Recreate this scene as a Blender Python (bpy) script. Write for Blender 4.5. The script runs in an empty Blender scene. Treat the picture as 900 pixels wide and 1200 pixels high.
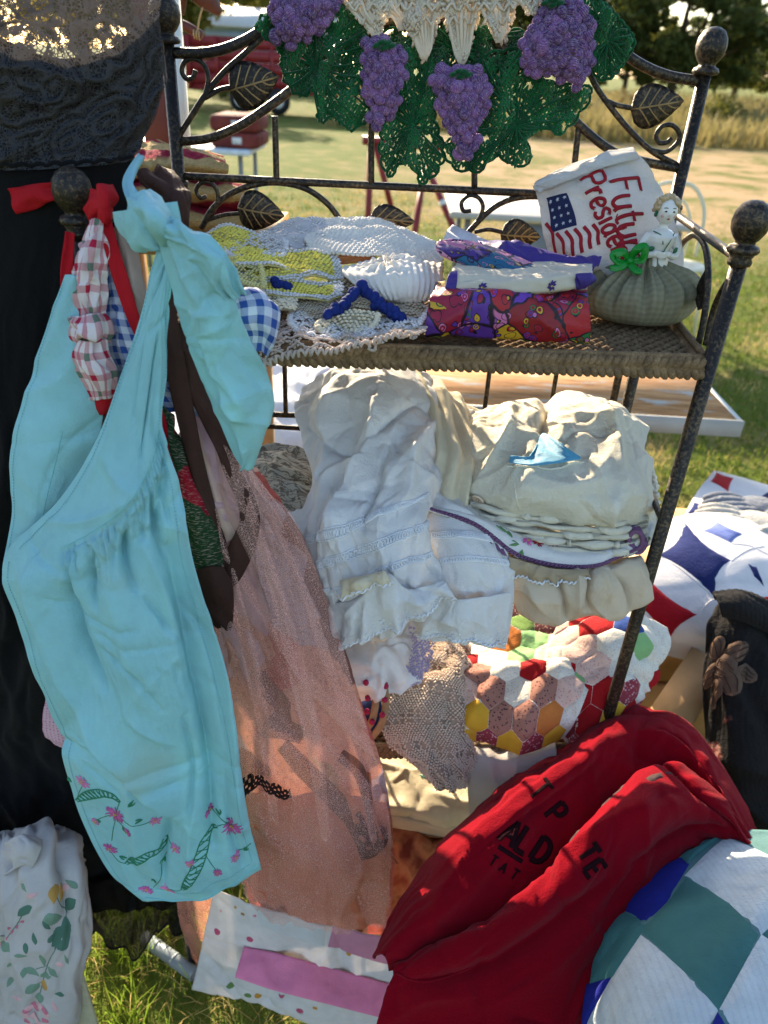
import bpy, bmesh, math, random
import numpy as np
from mathutils import Vector, Matrix
rnd = random.Random(7)
rng = np.random.default_rng(11)
sc = bpy.context.scene
C = sc.collection
R = math.radians

# ------------------------------------------------------------------ camera
H = 1.5                      # camera height
F = 868.0                    # focal length in photo pixels (900 x 1200)
PITCH, ROLL = R(31.2), R(3.3)
cf = np.array([0, math.cos(PITCH), -math.sin(PITCH)])
cu0 = np.array([0, math.sin(PITCH), math.cos(PITCH)])
cx0 = np.array([1.0, 0, 0])
cX = math.cos(ROLL) * cx0 + math.sin(ROLL) * cu0
cU = -math.sin(ROLL) * cx0 + math.cos(ROLL) * cu0
cam = bpy.data.cameras.new('camera')
cam.sensor_fit = 'VERTICAL'
cam.sensor_height = 36
cam.lens = 36 * F / 1200
cam.clip_start = 0.02
cam.clip_end = 3000
cam.dof.use_dof = True
cam.dof.focus_distance = 0.88
cam.dof.aperture_fstop = 5.6
camo = bpy.data.objects.new('camera', cam)
C.objects.link(camo)
camo.matrix_world = Matrix(((cX[0], cU[0], -cf[0], 0), (cX[1], cU[1], -cf[1], 0), (cX[2], cU[2], -cf[2], H), (0, 0, 0, 1)))
sc.camera = camo

# ------------------------------------------------------------------ sky, sun, exposure
SUN_AZ, SUN_EL = R(-22), R(22.5)          # behind the rack, to the left
world = bpy.data.worlds.new('World')
sc.world = world
world.use_nodes = True
nt = world.node_tree
sky = nt.nodes.new('ShaderNodeTexSky')
sky.sky_type = 'NISHITA'
sky.sun_disc = False
sky.sun_elevation = SUN_EL
sky.sun_rotation = SUN_AZ
sky.dust_density = 1.5
nt.links.new(sky.outputs[0], nt.nodes['Background'].inputs[0])
nt.nodes['Background'].inputs[1].default_value = 0.108
sl = bpy.data.lights.new('sun', 'SUN')
sl.energy = 4.4
sl.angle = R(0.6)
sl.color = (1.0, 0.84, 0.61)
so = bpy.data.objects.new('sun', sl)
C.objects.link(so)
sdir = Vector((math.sin(SUN_AZ) * math.cos(SUN_EL), math.cos(SUN_AZ) * math.cos(SUN_EL), math.sin(SUN_EL)))
so.rotation_euler = sdir.to_track_quat('Z', 'Y').to_euler()
vs = sc.view_settings
vs.view_transform = 'Standard'
vs.look = 'None'
vs.exposure = 1.88
vs.gamma = 1.0
sc.render.engine = 'CYCLES'

# ------------------------------------------------------------------ photo pixel -> place
def ray(px, py):
    return cf + cX * (px - 450) / F - cU * (py - 600) / F
def PY(px, py, Y):
    d = ray(px, py)
    return d * (Y / d[1]) + np.array([0, 0, H])
def PZ(px, py, z):
    d = ray(px, py)
    return d * ((z - H) / d[2]) + np.array([0, 0, H])
def pt(p):
    """(px,py,Y) by distance, (px,py,'z',z) by height, ('w',x,y,z) direct"""
    if p[0] == 'w':
        return np.array(p[1:], float)
    if p[2] == 'z':
        return PZ(p[0], p[1], p[3])
    return PY(*p)

# ------------------------------------------------------------------ numpy noise
_perm = np.random.default_rng(5).permutation(512)
_perm = np.concatenate([_perm, _perm])
_g = np.random.default_rng(6).uniform(0, 2 * np.pi, 512)
_gx, _gy = np.cos(_g), np.sin(_g)
def perlin(x, y, seed=0):
    x = np.asarray(x, float) + seed * 17.31
    y = np.asarray(y, float) + seed * 9.77
    xi, yi = np.floor(x).astype(int), np.floor(y).astype(int)
    xf, yf = x - xi, y - yi
    u = xf ** 3 * (xf * (xf * 6 - 15) + 10)
    v = yf ** 3 * (yf * (yf * 6 - 15) + 10)
    def gr(ix, iy, dx, dy):
        h = _perm[(_perm[ix & 511] + iy) & 511]
        return _gx[h] * dx + _gy[h] * dy
    a = gr(xi, yi, xf, yf); b = gr(xi + 1, yi, xf - 1, yf)
    c = gr(xi, yi + 1, xf, yf - 1); d = gr(xi + 1, yi + 1, xf - 1, yf - 1)
    return ((a + (b - a) * u) + ((c + (d - c) * u) - (a + (b - a) * u)) * v) * 1.5
FOLD_GAIN = 2.6
def fold(x, y, ang, wl, st, amp, seed=0, ridge=0.6):
    """long soft folds running along direction ang (0 = along x), wavelength wl, stretch st"""
    a = -x * math.sin(ang) + y * math.cos(ang)
    b = x * math.cos(ang) + y * math.sin(ang)
    w = perlin(a / (wl * 2.3), b / (wl * 2.3), seed + 3) * 0.7
    n = perlin(a / wl + w, b / (wl * st), seed)
    r = 0.5 - 1.6 * np.sqrt(n * n + 0.004)
    m = 0.65 + 0.6 * perlin(x / (wl * 3), y / (wl * 3), seed + 8)
    return FOLD_GAIN * amp * (ridge * r + (1 - ridge) * n) * m
def crumple(x, y, wl, amp, seed=0):
    """network of random creases (ridges and valleys) about wl long"""
    g = np.random.default_rng(int(seed) * 13 + 5)
    x0, x1, y0, y1 = x.min(), x.max(), y.min(), y.max()
    n = int(min(130, 4 + (x1 - x0) * (y1 - y0) / (wl * wl) * 0.5))
    o = np.zeros(x.shape)
    for k in range(n):
        s = 1.0 if k % 3 else 1.9
        a = g.uniform(0, np.pi); L = wl * s * g.uniform(0.9, 2.4); w = wl * s * g.uniform(0.10, 0.28)
        dx, dy = x - g.uniform(x0, x1), y - g.uniform(y0, y1)
        t = (dx * math.cos(a) + dy * math.sin(a)) / L
        d = -dx * math.sin(a) + dy * math.cos(a) + g.normal(0, 0.3) * L * t * t
        sgn = 1 if g.random() < 0.5 else -1; w *= 1 if sgn > 0 else .5
        A = sgn * min(2.2 * amp * s * g.uniform(0.7, 2.0), 1.1 * w); q = g.uniform(0.35, 1.0)
        m = (np.abs(t) < 1) & (np.abs(d) < 5 * w)
        dd = d[m]; dd = np.where(dd > 0, dd / (w * q), dd / w)
        o[m] += A * np.exp(-np.sqrt(dd * dd + 0.12)) * (1 - t[m] ** 2) ** 1.5
    return o
def lines(S, x, y, spec):
    """explicit folds: (photo pixel polyline, half width, height, asymmetry)"""
    o = np.zeros(x.shape)
    for pxs, w, amp, *q in spec:
        q = q[0] if q else 0.7
        if amp < 0: w, amp = w * .5, amp * 1.1
        P = crom(np.array([S.find(*p) for p in pxs]), 24) * np.array([S.w, S.h])
        best = np.full(x.shape, 1e9); sg = np.zeros(x.shape); tt = np.zeros(x.shape)
        for i in range(len(P) - 1):
            e = P[i + 1] - P[i]; L2 = e @ e + 1e-12
            t = np.clip(((x - P[i, 0]) * e[0] + (y - P[i, 1]) * e[1]) / L2, 0, 1)
            ex, ey = x - P[i, 0] - t * e[0], y - P[i, 1] - t * e[1]
            d = np.sqrt(ex * ex + ey * ey); m = d < best
            best[m] = d[m]; sg[m] = (e[0] * ey - e[1] * ex)[m]; tt[m] = (i + t[m]) / (len(P) - 1)
        dd = np.where(sg > 0, best / (w * q), best / w)
        o += 1.4 * amp * np.exp(-np.sqrt(dd * dd + 0.05)) * (0.25 + 0.75 * np.sin(np.pi * np.clip(tt, 0.02, 0.98)) ** 0.5)
    return o

# ------------------------------------------------------------------ mesh helpers
def mesh_np(name, V, faces, uv=None, smooth=True):
    """V (n,3), faces list of tuples or (m,k) array; uv per vertex (n,2)"""
    me = bpy.data.meshes.new(name)
    V = np.asarray(V, np.float32)
    if isinstance(faces, np.ndarray):
        m, k = faces.shape
        me.vertices.add(len(V)); me.vertices.foreach_set('co', V.ravel())
        me.loops.add(m * k); me.loops.foreach_set('vertex_index', faces.astype(np.int32).ravel())
        me.polygons.add(m)
        me.polygons.foreach_set('loop_start', np.arange(0, m * k, k, dtype=np.int32))
        me.polygons.foreach_set('loop_total', np.full(m, k, np.int32))
        me.update(calc_edges=True)
    else:
        me.from_pydata(V.tolist(), [], faces)
    if uv is not None:
        l = me.uv_layers.new(name='UVMap')
        vi = np.zeros(len(me.loops), np.int32)
        me.loops.foreach_get('vertex_index', vi)
        l.data.foreach_set('uv', np.asarray(uv, np.float32)[vi].ravel())
    if smooth:
        me.polygons.foreach_set('use_smooth', np.ones(len(me.polygons), bool))
    me.validate()
    return me
def link(name, me, mat=None, parent=None):
    o = bpy.data.objects.new(name, me)
    C.objects.link(o)
    if mat is not None and me is not None and not me.materials:
        me.materials.append(mat)
    if parent is not None:
        o.parent = parent
        o.matrix_parent_inverse = Matrix.Translation(-Vector(parent.location)) if parent.type == 'EMPTY' else Matrix()
    return o
def tag(o, label, cat=None, group=None, kind=None):
    if label: o['label'] = label
    if cat: o['category'] = cat
    if group: o['group'] = group
    if kind: o['kind'] = kind
    return o
def thing(name, label, cat, loc=(0, 0, 0), group=None):
    o = bpy.data.objects.new(name, None)
    C.objects.link(o)
    o.location = loc
    o.empty_display_size = 0.05
    return tag(o, label, cat, group)
def grid_faces(n, m, closed_u=False):
    """n rows x m columns"""
    i = np.arange(n - 1)[:, None]; j = np.arange(m if closed_u else m - 1)[None, :]
    j2 = (j + 1) % m
    a = i * m + j; b = i * m + j2; c = (i + 1) * m + j2; d = (i + 1) * m + j
    return np.stack([a, b, c, d], -1).reshape(-1, 4)
def merge(parts):
    Vs, Fs, n = [], [], 0
    for V, Fc in parts:
        Vs.append(np.asarray(V, float)); Fs.append(np.asarray(Fc) + n); n += len(V)
    return np.concatenate(Vs), np.concatenate(Fs)
def crom(P, n, closed=False):
    """Catmull-Rom through P (k,d) resampled to n points, spaced by chord"""
    P = np.asarray(P, float)
    if len(P) == 1:
        return np.repeat(P, n, 0)
    if closed:
        Q = np.concatenate([P[-1:], P, P[:2]])
    else:
        Q = np.concatenate([2 * P[:1] - P[1:2], P, 2 * P[-1:] - P[-2:-1]])
    d = np.sqrt(np.linalg.norm(np.diff(Q, axis=0), axis=1)) + 1e-6
    segs = len(Q) - 3
    L = np.linalg.norm(np.diff(Q[1:-1], axis=0), axis=1)
    cum = np.concatenate([[0], np.cumsum(L)]) / max(L.sum(), 1e-9)
    ts = np.linspace(0, 1, n, endpoint=not closed)
    k = np.clip(np.searchsorted(cum, ts, 'right') - 1, 0, segs - 1)
    s = ((ts - cum[k]) / np.maximum(cum[k + 1] - cum[k], 1e-9))[:, None]
    p0, p1, p2, p3 = Q[k], Q[k + 1], Q[k + 2], Q[k + 3]
    m1 = (p2 - p0) * (d[k + 1] ** 2 / np.maximum(d[k] ** 2 + d[k + 1] ** 2, 1e-9))[:, None]
    m2 = (p3 - p1) * (d[k + 1] ** 2 / np.maximum(d[k + 1] ** 2 + d[k + 2] ** 2, 1e-9))[:, None]
    return (2 * s**3 - 3 * s**2 + 1) * p1 + (s**3 - 2 * s**2 + s) * m1 + (-2 * s**3 + 3 * s**2) * p2 + (s**3 - s**2) * m2
def tube(P, r, seg=8, n=None, caps=True, flat=1.0, up=None):
    """sweep a circle (radius r or list of radii) along polyline P -> V,F"""
    P = np.asarray(P, float)
    rr = np.atleast_1d(np.asarray(r, float))
    if n:
        if len(rr) > 1:
            rr = np.interp(np.linspace(0, 1, n), np.linspace(0, 1, len(rr)), rr)
        P = crom(P, n)
    if len(rr) == 1: rr = np.repeat(rr, len(P))
    if len(rr) != len(P): rr = np.interp(np.linspace(0, 1, len(P)), np.linspace(0, 1, len(rr)), rr)
    T = np.gradient(P, axis=0); T /= np.linalg.norm(T, axis=1)[:, None] + 1e-12
    a = np.array([0, 0, 1.0]) if up is None else np.array(up, float)
    if abs(T[0] @ a) > 0.95: a = np.array([1.0, 0, 0])
    N = []
    nn = a - T[0] * (a @ T[0]); nn /= np.linalg.norm(nn)
    for t in T:
        nn = nn - t * (nn @ t); nn /= np.linalg.norm(nn) + 1e-12
        N.append(nn.copy())
    N = np.array(N); B = np.cross(T, N)
    th = np.linspace(0, 2 * np.pi, seg, endpoint=False)
    V = P[:, None] + rr[:, None, None] * (np.cos(th)[None, :, None] * N[:, None] * flat + np.sin(th)[None, :, None] * B[:, None])
    V = V.reshape(-1, 3)
    Fc = grid_faces(len(P), seg, True)
    if caps:
        k = len(V); V = np.concatenate([V, P[:1], P[-1:]])
        j = np.arange(seg); j2 = (j + 1) % seg
        c1 = np.stack([j2, j, np.full(seg, k), np.full(seg, k)], 1)
        o = (len(P) - 1) * seg
        c2 = np.stack([o + j, o + j2, np.full(seg, k + 1), np.full(seg, k + 1)], 1)
        Fc = np.concatenate([Fc, c1, c2])
    return V, Fc
def lathe(prof, seg=24, base=(0, 0, 0)):
    """prof list of (r,z)"""
    prof = np.asarray(prof, float)
    th = np.linspace(0, 2 * np.pi, seg, endpoint=False)
    V = np.stack([prof[:, 0][:, None] * np.cos(th), prof[:, 0][:, None] * np.sin(th), np.repeat(prof[:, 1][:, None], seg, 1)], -1).reshape(-1, 3) + np.array(base)
    return V, grid_faces(len(prof), seg, True)
def box(c, s, rot=0.0):
    """centre, full size, rotation about z -> V,F"""
    c = np.array(c, float); s = np.array(s, float) / 2
    V = np.array([(x, y, z) for x in (-1, 1) for y in (-1, 1) for z in (-1, 1)]) * s
    ca, sa = math.cos(rot), math.sin(rot)
    V = np.stack([V[:, 0] * ca - V[:, 1] * sa, V[:, 0] * sa + V[:, 1] * ca, V[:, 2]], 1) + c
    Fc = np.array([(0, 1, 3, 2), (4, 6, 7, 5), (0, 4, 5, 1), (2, 3, 7, 6), (0, 2, 6, 4), (1, 5, 7, 3)])
    return V, Fc
def quadsheet(V, Fc):
    """drop degenerate duplicate corner of cap quads"""
    return [tuple(dict.fromkeys(f)) for f in Fc.tolist()]
def mk(name, VF, mat, parent=None, smooth=True, uv=None, bev=0):
    V, Fc = VF
    Fc = np.asarray(Fc)
    if Fc.shape[1] == 4 and np.any(Fc[:, 2] == Fc[:, 3]):
        me = mesh_np(name, V, quadsheet(V, Fc), uv, smooth)
    else:
        me = mesh_np(name, V, Fc, uv, smooth)
    o = link(name, me, mat, parent)
    if bev:
        b = o.modifiers.new('bevel', 'BEVEL'); b.width = bev; b.segments = 2; b.limit_method = 'ANGLE'
    return o
_th = np.linspace(0, np.pi, 5); _ph = np.linspace(0, 2 * np.pi, 7)[:-1]
def ball_template(nl=5, ns=6):
    prof = [(math.sin(t), -math.cos(t)) for t in np.linspace(0.12, math.pi - 0.12, nl)]
    V, Fc = lathe(prof, ns)
    k = (nl - 1) * ns
    V = np.concatenate([V, [(0, 0, -1), (0, 0, 1)]])
    j = np.arange(ns); j2 = (j + 1) % ns
    a = len(V)
    c1 = np.stack([j2, j, np.full(ns, a - 2), np.full(ns, a - 2)], 1)
    c2 = np.stack([k + j, k + j2, np.full(ns, a - 1), np.full(ns, a - 1)], 1)
    T = []
    for f in np.concatenate([Fc, c1, c2]):
        f = list(dict.fromkeys(f.tolist()))
        if len(f) == 4: T += [(f[0], f[1], f[2]), (f[0], f[2], f[3])]
        else: T.append(tuple(f))
    return V, np.array(T)
BALL = ball_template(3, 6)
BALL5 = ball_template(6, 10)
def inst(tmpl, M, T):
    """M (n,3,3) columns = axes, T (n,3)"""
    V, Fc = tmpl
    n = len(T)
    X = np.einsum('nij,vj->nvi', M, V) + T[:, None]
    FF = (Fc[None] + (np.arange(n) * len(V))[:, None, None]).reshape(-1, Fc.shape[1])
    return X.reshape(-1, 3), FF
def frames(t, nrm):
    t = t / (np.linalg.norm(t, axis=1)[:, None] + 1e-12)
    nrm = nrm - t * np.sum(t * nrm, 1)[:, None]
    nrm = nrm / (np.linalg.norm(nrm, axis=1)[:, None] + 1e-12)
    b = np.cross(nrm, t)
    return t, b, nrm
def blobs(P, t, nrm, sx, sy, sz, tmpl=BALL):
    """ellipsoids at P, long axis t (half length sx), across sy, up sz"""
    P = np.asarray(P, float); n = len(P)
    t = np.broadcast_to(np.asarray(t, float), (n, 3)); nrm = np.broadcast_to(np.asarray(nrm, float), (n, 3))
    a, b, c = frames(t, nrm)
    s = lambda q: np.broadcast_to(np.asarray(q, float), (n,))[:, None]
    M = np.stack([a * s(sx), b * s(sy), c * s(sz)], -1)
    return inst(tmpl, M, P)

# ------------------------------------------------------------------ cloth surfaces
class Surf:
    """a smooth sheet through rows of control points, with folds; sampled by s(u,v)"""
    def __init__(self, rows, nu=60, nv=60, disp=None, coarse=None):
        rr = np.array([crom([pt(p) for p in r], nu) for r in rows])
        G = np.array([crom(rr[:, j], nv) if len(rr) > 1 else rr[:, j] for j in range(nu)])   # nu,nv,3
        G = G.transpose(1, 0, 2)                                                               # nv,nu,3
        self.w = float(np.mean(np.linalg.norm(np.diff(G, axis=1), axis=2).sum(1)))
        self.h = float(np.mean(np.linalg.norm(np.diff(G, axis=0), axis=2).sum(0)))
        u, v = np.meshgrid(np.linspace(0, 1, nu), np.linspace(0, 1, nv))
        self.G = G; self.nu, self.nv = nu, nv
        self.normals()
        if disp is not None:
            ar = (u, v, u * self.w, v * self.h)
            d = disp(*ar, self) if disp.__code__.co_argcount == 5 else disp(*ar)
            if hasattr(self, '_pp'): del self._pp
            self.G = G + self.N * np.broadcast_to(d, u.shape)[..., None]
            self.normals()
        self.u, self.v = u, v
    def normals(self):
        du = np.gradient(self.G, axis=1); dv = np.gradient(self.G, axis=0)
        n = np.cross(dv, du)
        n /= np.linalg.norm(n, axis=2)[..., None] + 1e-12
        # towards the camera side as a convention
        c = self.G.reshape(-1, 3).mean(0) - np.array([0, 0, H])
        if np.sum(n * (self.G - np.array([0, 0, H]))) > 0: n = -n; self.flip = True
        else: self.flip = False
        self.N = n
    def uv(self):
        return np.stack([self.u * self.w, (1 - self.v) * self.h], -1).reshape(-1, 2)
    def mesh(self, mask=None):
        Fc = grid_faces(self.nv, self.nu)
        Fc = Fc if self.flip else Fc[:, ::-1]
        V = self.G.reshape(-1, 3); uv = self.uv()
        if mask is not None:
            keep = mask(self.u, self.v).reshape(-1)
            Fc = Fc[keep[Fc].all(1)]
            used = np.zeros(len(V), bool); used[Fc.ravel()] = True
            idx = np.cumsum(used) - 1
            Fc = idx[Fc]; V = V[used]; uv = uv[used]
        return V, Fc, uv
    def obj(self, name, mat, parent=None, thick=0.0012, mask=None):
        V, Fc, uv = self.mesh(mask)
        o = link(name, mesh_np(name, V, Fc, uv), mat, parent)
        if thick:
            s = o.modifiers.new('thickness', 'SOLIDIFY'); s.thickness = thick; s.offset = -1
        return o
    def __call__(self, u, v, off=0.0):
        u = np.clip(np.asarray(u, float), 0, 1) * (self.nu - 1); v = np.clip(np.asarray(v, float), 0, 1) * (self.nv - 1)
        i = np.minimum(u.astype(int), self.nu - 2); j = np.minimum(v.astype(int), self.nv - 2)
        a = (u - i)[..., None]; b = (v - j)[..., None]
        def L(A): return (A[j, i] * (1 - a) + A[j, i + 1] * a) * (1 - b) + (A[j + 1, i] * (1 - a) + A[j + 1, i + 1] * a) * b
        return L(self.G) + L(self.N) * np.asarray(off, float)[..., None]
    def n(self, u, v):
        u = np.clip(np.asarray(u, float), 0, 1) * (self.nu - 1); v = np.clip(np.asarray(v, float), 0, 1) * (self.nv - 1)
        return self.N[np.round(v).astype(int), np.round(u).astype(int)]
    def find(self, px, py):
        """uv of the surface point seen at photo pixel (nearest grid point)"""
        P = self.G.reshape(-1, 3) - np.array([0, 0, H])
        if not hasattr(self, '_pp'):
            d = P @ cf
            self._pp = np.stack([450 + F * (P @ cX) / d, 600 - F * (P @ cU) / d], 1)
        k = np.argmin(np.sum((self._pp - np.array([px, py])) ** 2, 1))
        u, v = (k % self.nu) / (self.nu - 1), (k // self.nu) / (self.nv - 1)
        ru, rv = 1.0 / self.nu, 1.0 / self.nv
        for _ in range(2):
            uu, vv = np.meshgrid(np.clip(np.linspace(u - ru, u + ru, 9), 0, 1), np.clip(np.linspace(v - rv, v + rv, 9), 0, 1))
            uu, vv = uu.ravel(), vv.ravel()
            Q = self(uu, vv, np.zeros(len(uu))) - np.array([0, 0, H])
            d = Q @ cf
            e = (450 + F * (Q @ cX) / d - px) ** 2 + (600 - F * (Q @ cU) / d - py) ** 2
            k = np.argmin(e); u, v = uu[k], vv[k]; ru /= 4; rv /= 4
        return float(u), float(v)

def stroke(S, poly, width, height, n=None, closed=False, off=0.0, seg=6):
    """thread or ribbon lying on a surface along uv polyline -> V,F ; width full, height"""
    p = np.asarray(poly, float)
    if n is None: n = max(6, 6 * len(p))
    q = crom(p, n, closed)
    if closed: q = np.concatenate([q, q[:1]])
    P = S(q[:, 0], q[:, 1], off); N = S.n(q[:, 0], q[:, 1])
    T = np.gradient(P, axis=0)
    t, b, nn = frames(T, N)
    th = np.linspace(0, 2 * np.pi, seg, endpoint=False)
    w = np.broadcast_to(np.asarray(width, float), (len(P),)) if np.ndim(width) == 0 else np.interp(np.linspace(0, 1, len(P)), np.linspace(0, 1, len(width)), width)
    V = P[:, None] + (w / 2)[:, None, None] * np.cos(th)[None, :, None] * b[:, None] + height * np.sin(th)[None, :, None] * nn[:, None]
    return V.reshape(-1, 3), grid_faces(len(P), seg, True)
def piece(S, poly, puff=0.0015, off=0.0004, rings=4, sub=4):
    """puffed patch: uv polygon mapped to the surface"""
    p = np.asarray(poly, float)
    k = len(p)
    e = np.concatenate([p[i] + (p[(i + 1) % k] - p[i]) * np.linspace(0, 1, sub, endpoint=False)[:, None] for i in range(k)])
    c = p.mean(0)
    m = len(e)
    Vs = []
    for r in range(rings + 1):
        t = r / rings
        q = c + (e - c) * (1 - (1 - t)) if r else np.repeat(c[None], m, 0)
        h = off + puff * (1 - t ** 4)
        if r == rings: h = off - 0.0012
        Vs.append(S(q[:, 0], q[:, 1], h))
    V = np.concatenate(Vs)
    return V, grid_faces(rings + 1, m, True)
def cloth(name, rows, mat, parent=None, nu=60, nv=60, disp=None, thick=0.0012, mask=None):
    S = Surf(rows, nu, nv, disp)
    o = S.obj(name, mat, parent, thick, mask)
    return S, o
def ribbon(name, path, widths, mat, parent=None, n=60, m=9, wob=0.002, seed=0, thick=0.001, facing=None, twist=0.0):
    """flat strap along world path (pixel points), width per point in metres, facing the camera"""
    P = crom([pt(p) for p in path], n)
    w = np.interp(np.linspace(0, 1, n), np.linspace(0, 1, len(widths)), widths)
    T = np.gradient(P, axis=0)
    fac = (np.array([0, 0, H]) - P) if facing is None else np.broadcast_to(np.array(facing, float), P.shape)
    t, b, nn = frames(T, fac)
    if twist:
        a = np.linspace(0, twist, n)[:, None]
        b, nn = b * np.cos(a) + nn * np.sin(a), nn * np.cos(a) - b * np.sin(a)
    s = np.linspace(-0.5, 0.5, m)
    G = P[:, None] + b[:, None] * (w[:, None] * s[None])[..., None]
    L = np.linspace(0, np.linalg.norm(np.diff(P, axis=0), axis=1).sum(), n)
    d = wob * np.sin(s[None] * 6 + seed + 3 * perlin(L / 0.05, L * 0, seed)[:, None]) + wob * 0.6 * perlin(L[:, None] / 0.02, s[None] * w[:, None] / 0.012, seed)
    G = G + nn[:, None] * d[..., None]
    uv = np.stack([(s[None] * w[:, None]), np.repeat(L[:, None], m, 1)], -1).reshape(-1, 2)
    o = link(name, mesh_np(name, G.reshape(-1, 3), grid_faces(n, m), uv), mat, parent)
    if thick:
        q = o.modifiers.new('thickness', 'SOLIDIFY'); q.thickness = thick; q.offset = 0
    return o

# ------------------------------------------------------------------ materials
def lin(c):
    """sRGB 0-255 or '#rrggbb' -> linear rgba"""
    if isinstance(c, str):
        c = tuple(int(c[i:i + 2], 16) for i in (1, 3, 5))
    f = lambda x: x / 12.92 if x <= 0.04045 else ((x + 0.055) / 1.055) ** 2.4
    return tuple(f(x / 255.0) for x in c[:3]) + (1.0,)
class NB:
    """small node builder"""
    def __init__(self, name):
        self.m = bpy.data.materials.new(name); self.m.use_nodes = True
        self.t = self.m.node_tree; self.p = self.t.nodes['Principled BSDF']; self.out = self.t.nodes['Material Output']
        self._uv = self._ob = None
    def node(self, typ, **kw):
        n = self.t.nodes.new(typ)
        for k, v in kw.items(): setattr(n, k, v)
        return n
    def l(self, a, b): self.t.links.new(a, b)
    def uv(self):
        if self._uv is None: self._uv = self.node('ShaderNodeTexCoord')
        return self._uv.outputs['UV']
    def ob(self):
        if self._uv is None: self._uv = self.node('ShaderNodeTexCoord')
        return self._uv.outputs['Object']
    def mapping(self, src, scale=(1, 1, 1), rot=(0, 0, 0), loc=(0, 0, 0)):
        n = self.node('ShaderNodeMapping'); self.l(src, n.inputs['Vector'])
        n.inputs['Scale'].default_value = scale; n.inputs['Rotation'].default_value = rot; n.inputs['Location'].default_value = loc
        return n.outputs[0]
    def math(self, op, a, b=None, c=None):
        n = self.node('ShaderNodeMath', operation=op)
        for i, x in enumerate((a, b, c)):
            if x is None: continue
            if isinstance(x, (int, float)): n.inputs[i].default_value = x
            else: self.l(x, n.inputs[i])
        return n.outputs[0]
    def sep(self, v):
        n = self.node('ShaderNodeSeparateXYZ'); self.l(v, n.inputs[0]); return n.outputs
    def noise(self, vec, scale, detail=3, rough=0.55, dist=0.0, out='Fac'):
        n = self.node('ShaderNodeTexNoise'); self.l(vec, n.inputs['Vector'])
        n.inputs['Scale'].default_value = scale; n.inputs['Detail'].default_value = detail
        n.inputs['Roughness'].default_value = rough; n.inputs['Distortion'].default_value = dist
        return n.outputs[out]
    def ridged(self, vec, scale):
        n = self.node('ShaderNodeTexNoise', noise_type='RIDGED_MULTIFRACTAL'); self.l(vec, n.inputs['Vector'])
        n.inputs['Scale'].default_value = scale; n.inputs['Detail'].default_value = 2; n.inputs['Roughness'].default_value = .4; n.inputs['Distortion'].default_value = .6
        return n.outputs[0]
    def voro(self, vec, scale, feature='F1', out='Distance', rnd=1.0):
        n = self.node('ShaderNodeTexVoronoi', feature=feature); self.l(vec, n.inputs['Vector'])
        n.inputs['Scale'].default_value = scale; n.inputs['Randomness'].default_value = rnd
        return n.outputs[out]
    def ramp(self, fac, stops, interp='LINEAR'):
        n = self.node('ShaderNodeValToRGB'); self.l(fac, n.inputs[0])
        cr = n.color_ramp; cr.interpolation = interp
        while len(cr.elements) < len(stops): cr.elements.new(0.5)
        for e, (p, c) in zip(cr.elements, stops):
            e.position = p; e.color = c if not isinstance(c, (int, float)) else (c, c, c, 1)
        return n.outputs[0]
    def mix(self, fac, a, b, typ='MIX'):
        n = self.node('ShaderNodeMix', data_type='RGBA', blend_type=typ)
        for i, x in ((0, fac), (6, a), (7, b)):
            if isinstance(x, (int, float)): n.inputs[i].default_value = x
            elif isinstance(x, tuple): n.inputs[i].default_value = x
            else: self.l(x, n.inputs[i])
        return n.outputs[2]
    def bump(self, h, strength=0.3, dist=0.001):
        n = self.node('ShaderNodeBump'); self.l(h, n.inputs['Height'])
        n.inputs['Strength'].default_value = strength; n.inputs['Distance'].default_value = dist
        self.l(n.outputs[0], self.p.inputs['Normal'])
        return n.outputs[0]
    def base(self, c):
        if isinstance(c, tuple): self.p.inputs['Base Color'].default_value = c
        else: self.l(c, self.p.inputs['Base Color'])
        self.col = c
    def finish(self, rough=0.85, spec=0.25, metal=0.0, transl=0.0, alpha=None, sheen=0.0):
        p = self.p
        p.inputs['Roughness'].default_value = rough; p.inputs['Specular IOR Level'].default_value = spec
        p.inputs['Metallic'].default_value = metal
        if sheen: p.inputs['Sheen Weight'].default_value = sheen
        sh = p.outputs[0]
        if transl:
            tr = self.node('ShaderNodeBsdfTranslucent')
            if isinstance(self.col, tuple): tr.inputs[0].default_value = self.col
            else: self.l(self.col, tr.inputs[0])
            mx = self.node('ShaderNodeMixShader'); mx.inputs[0].default_value = transl
            self.l(sh, mx.inputs[1]); self.l(tr.outputs[0], mx.inputs[2]); sh = mx.outputs[0]
        if alpha is not None:
            ts = self.node('ShaderNodeBsdfTransparent')
            mx = self.node('ShaderNodeMixShader')
            if isinstance(alpha, (int, float)): mx.inputs[0].default_value = alpha
            else: self.l(alpha, mx.inputs[0])
            self.l(ts.outputs[0], mx.inputs[1]); self.l(sh, mx.inputs[2]); sh = mx.outputs[0]
        self.l(sh, self.out.inputs[0])
        return self.m
_mats = {}
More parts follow.
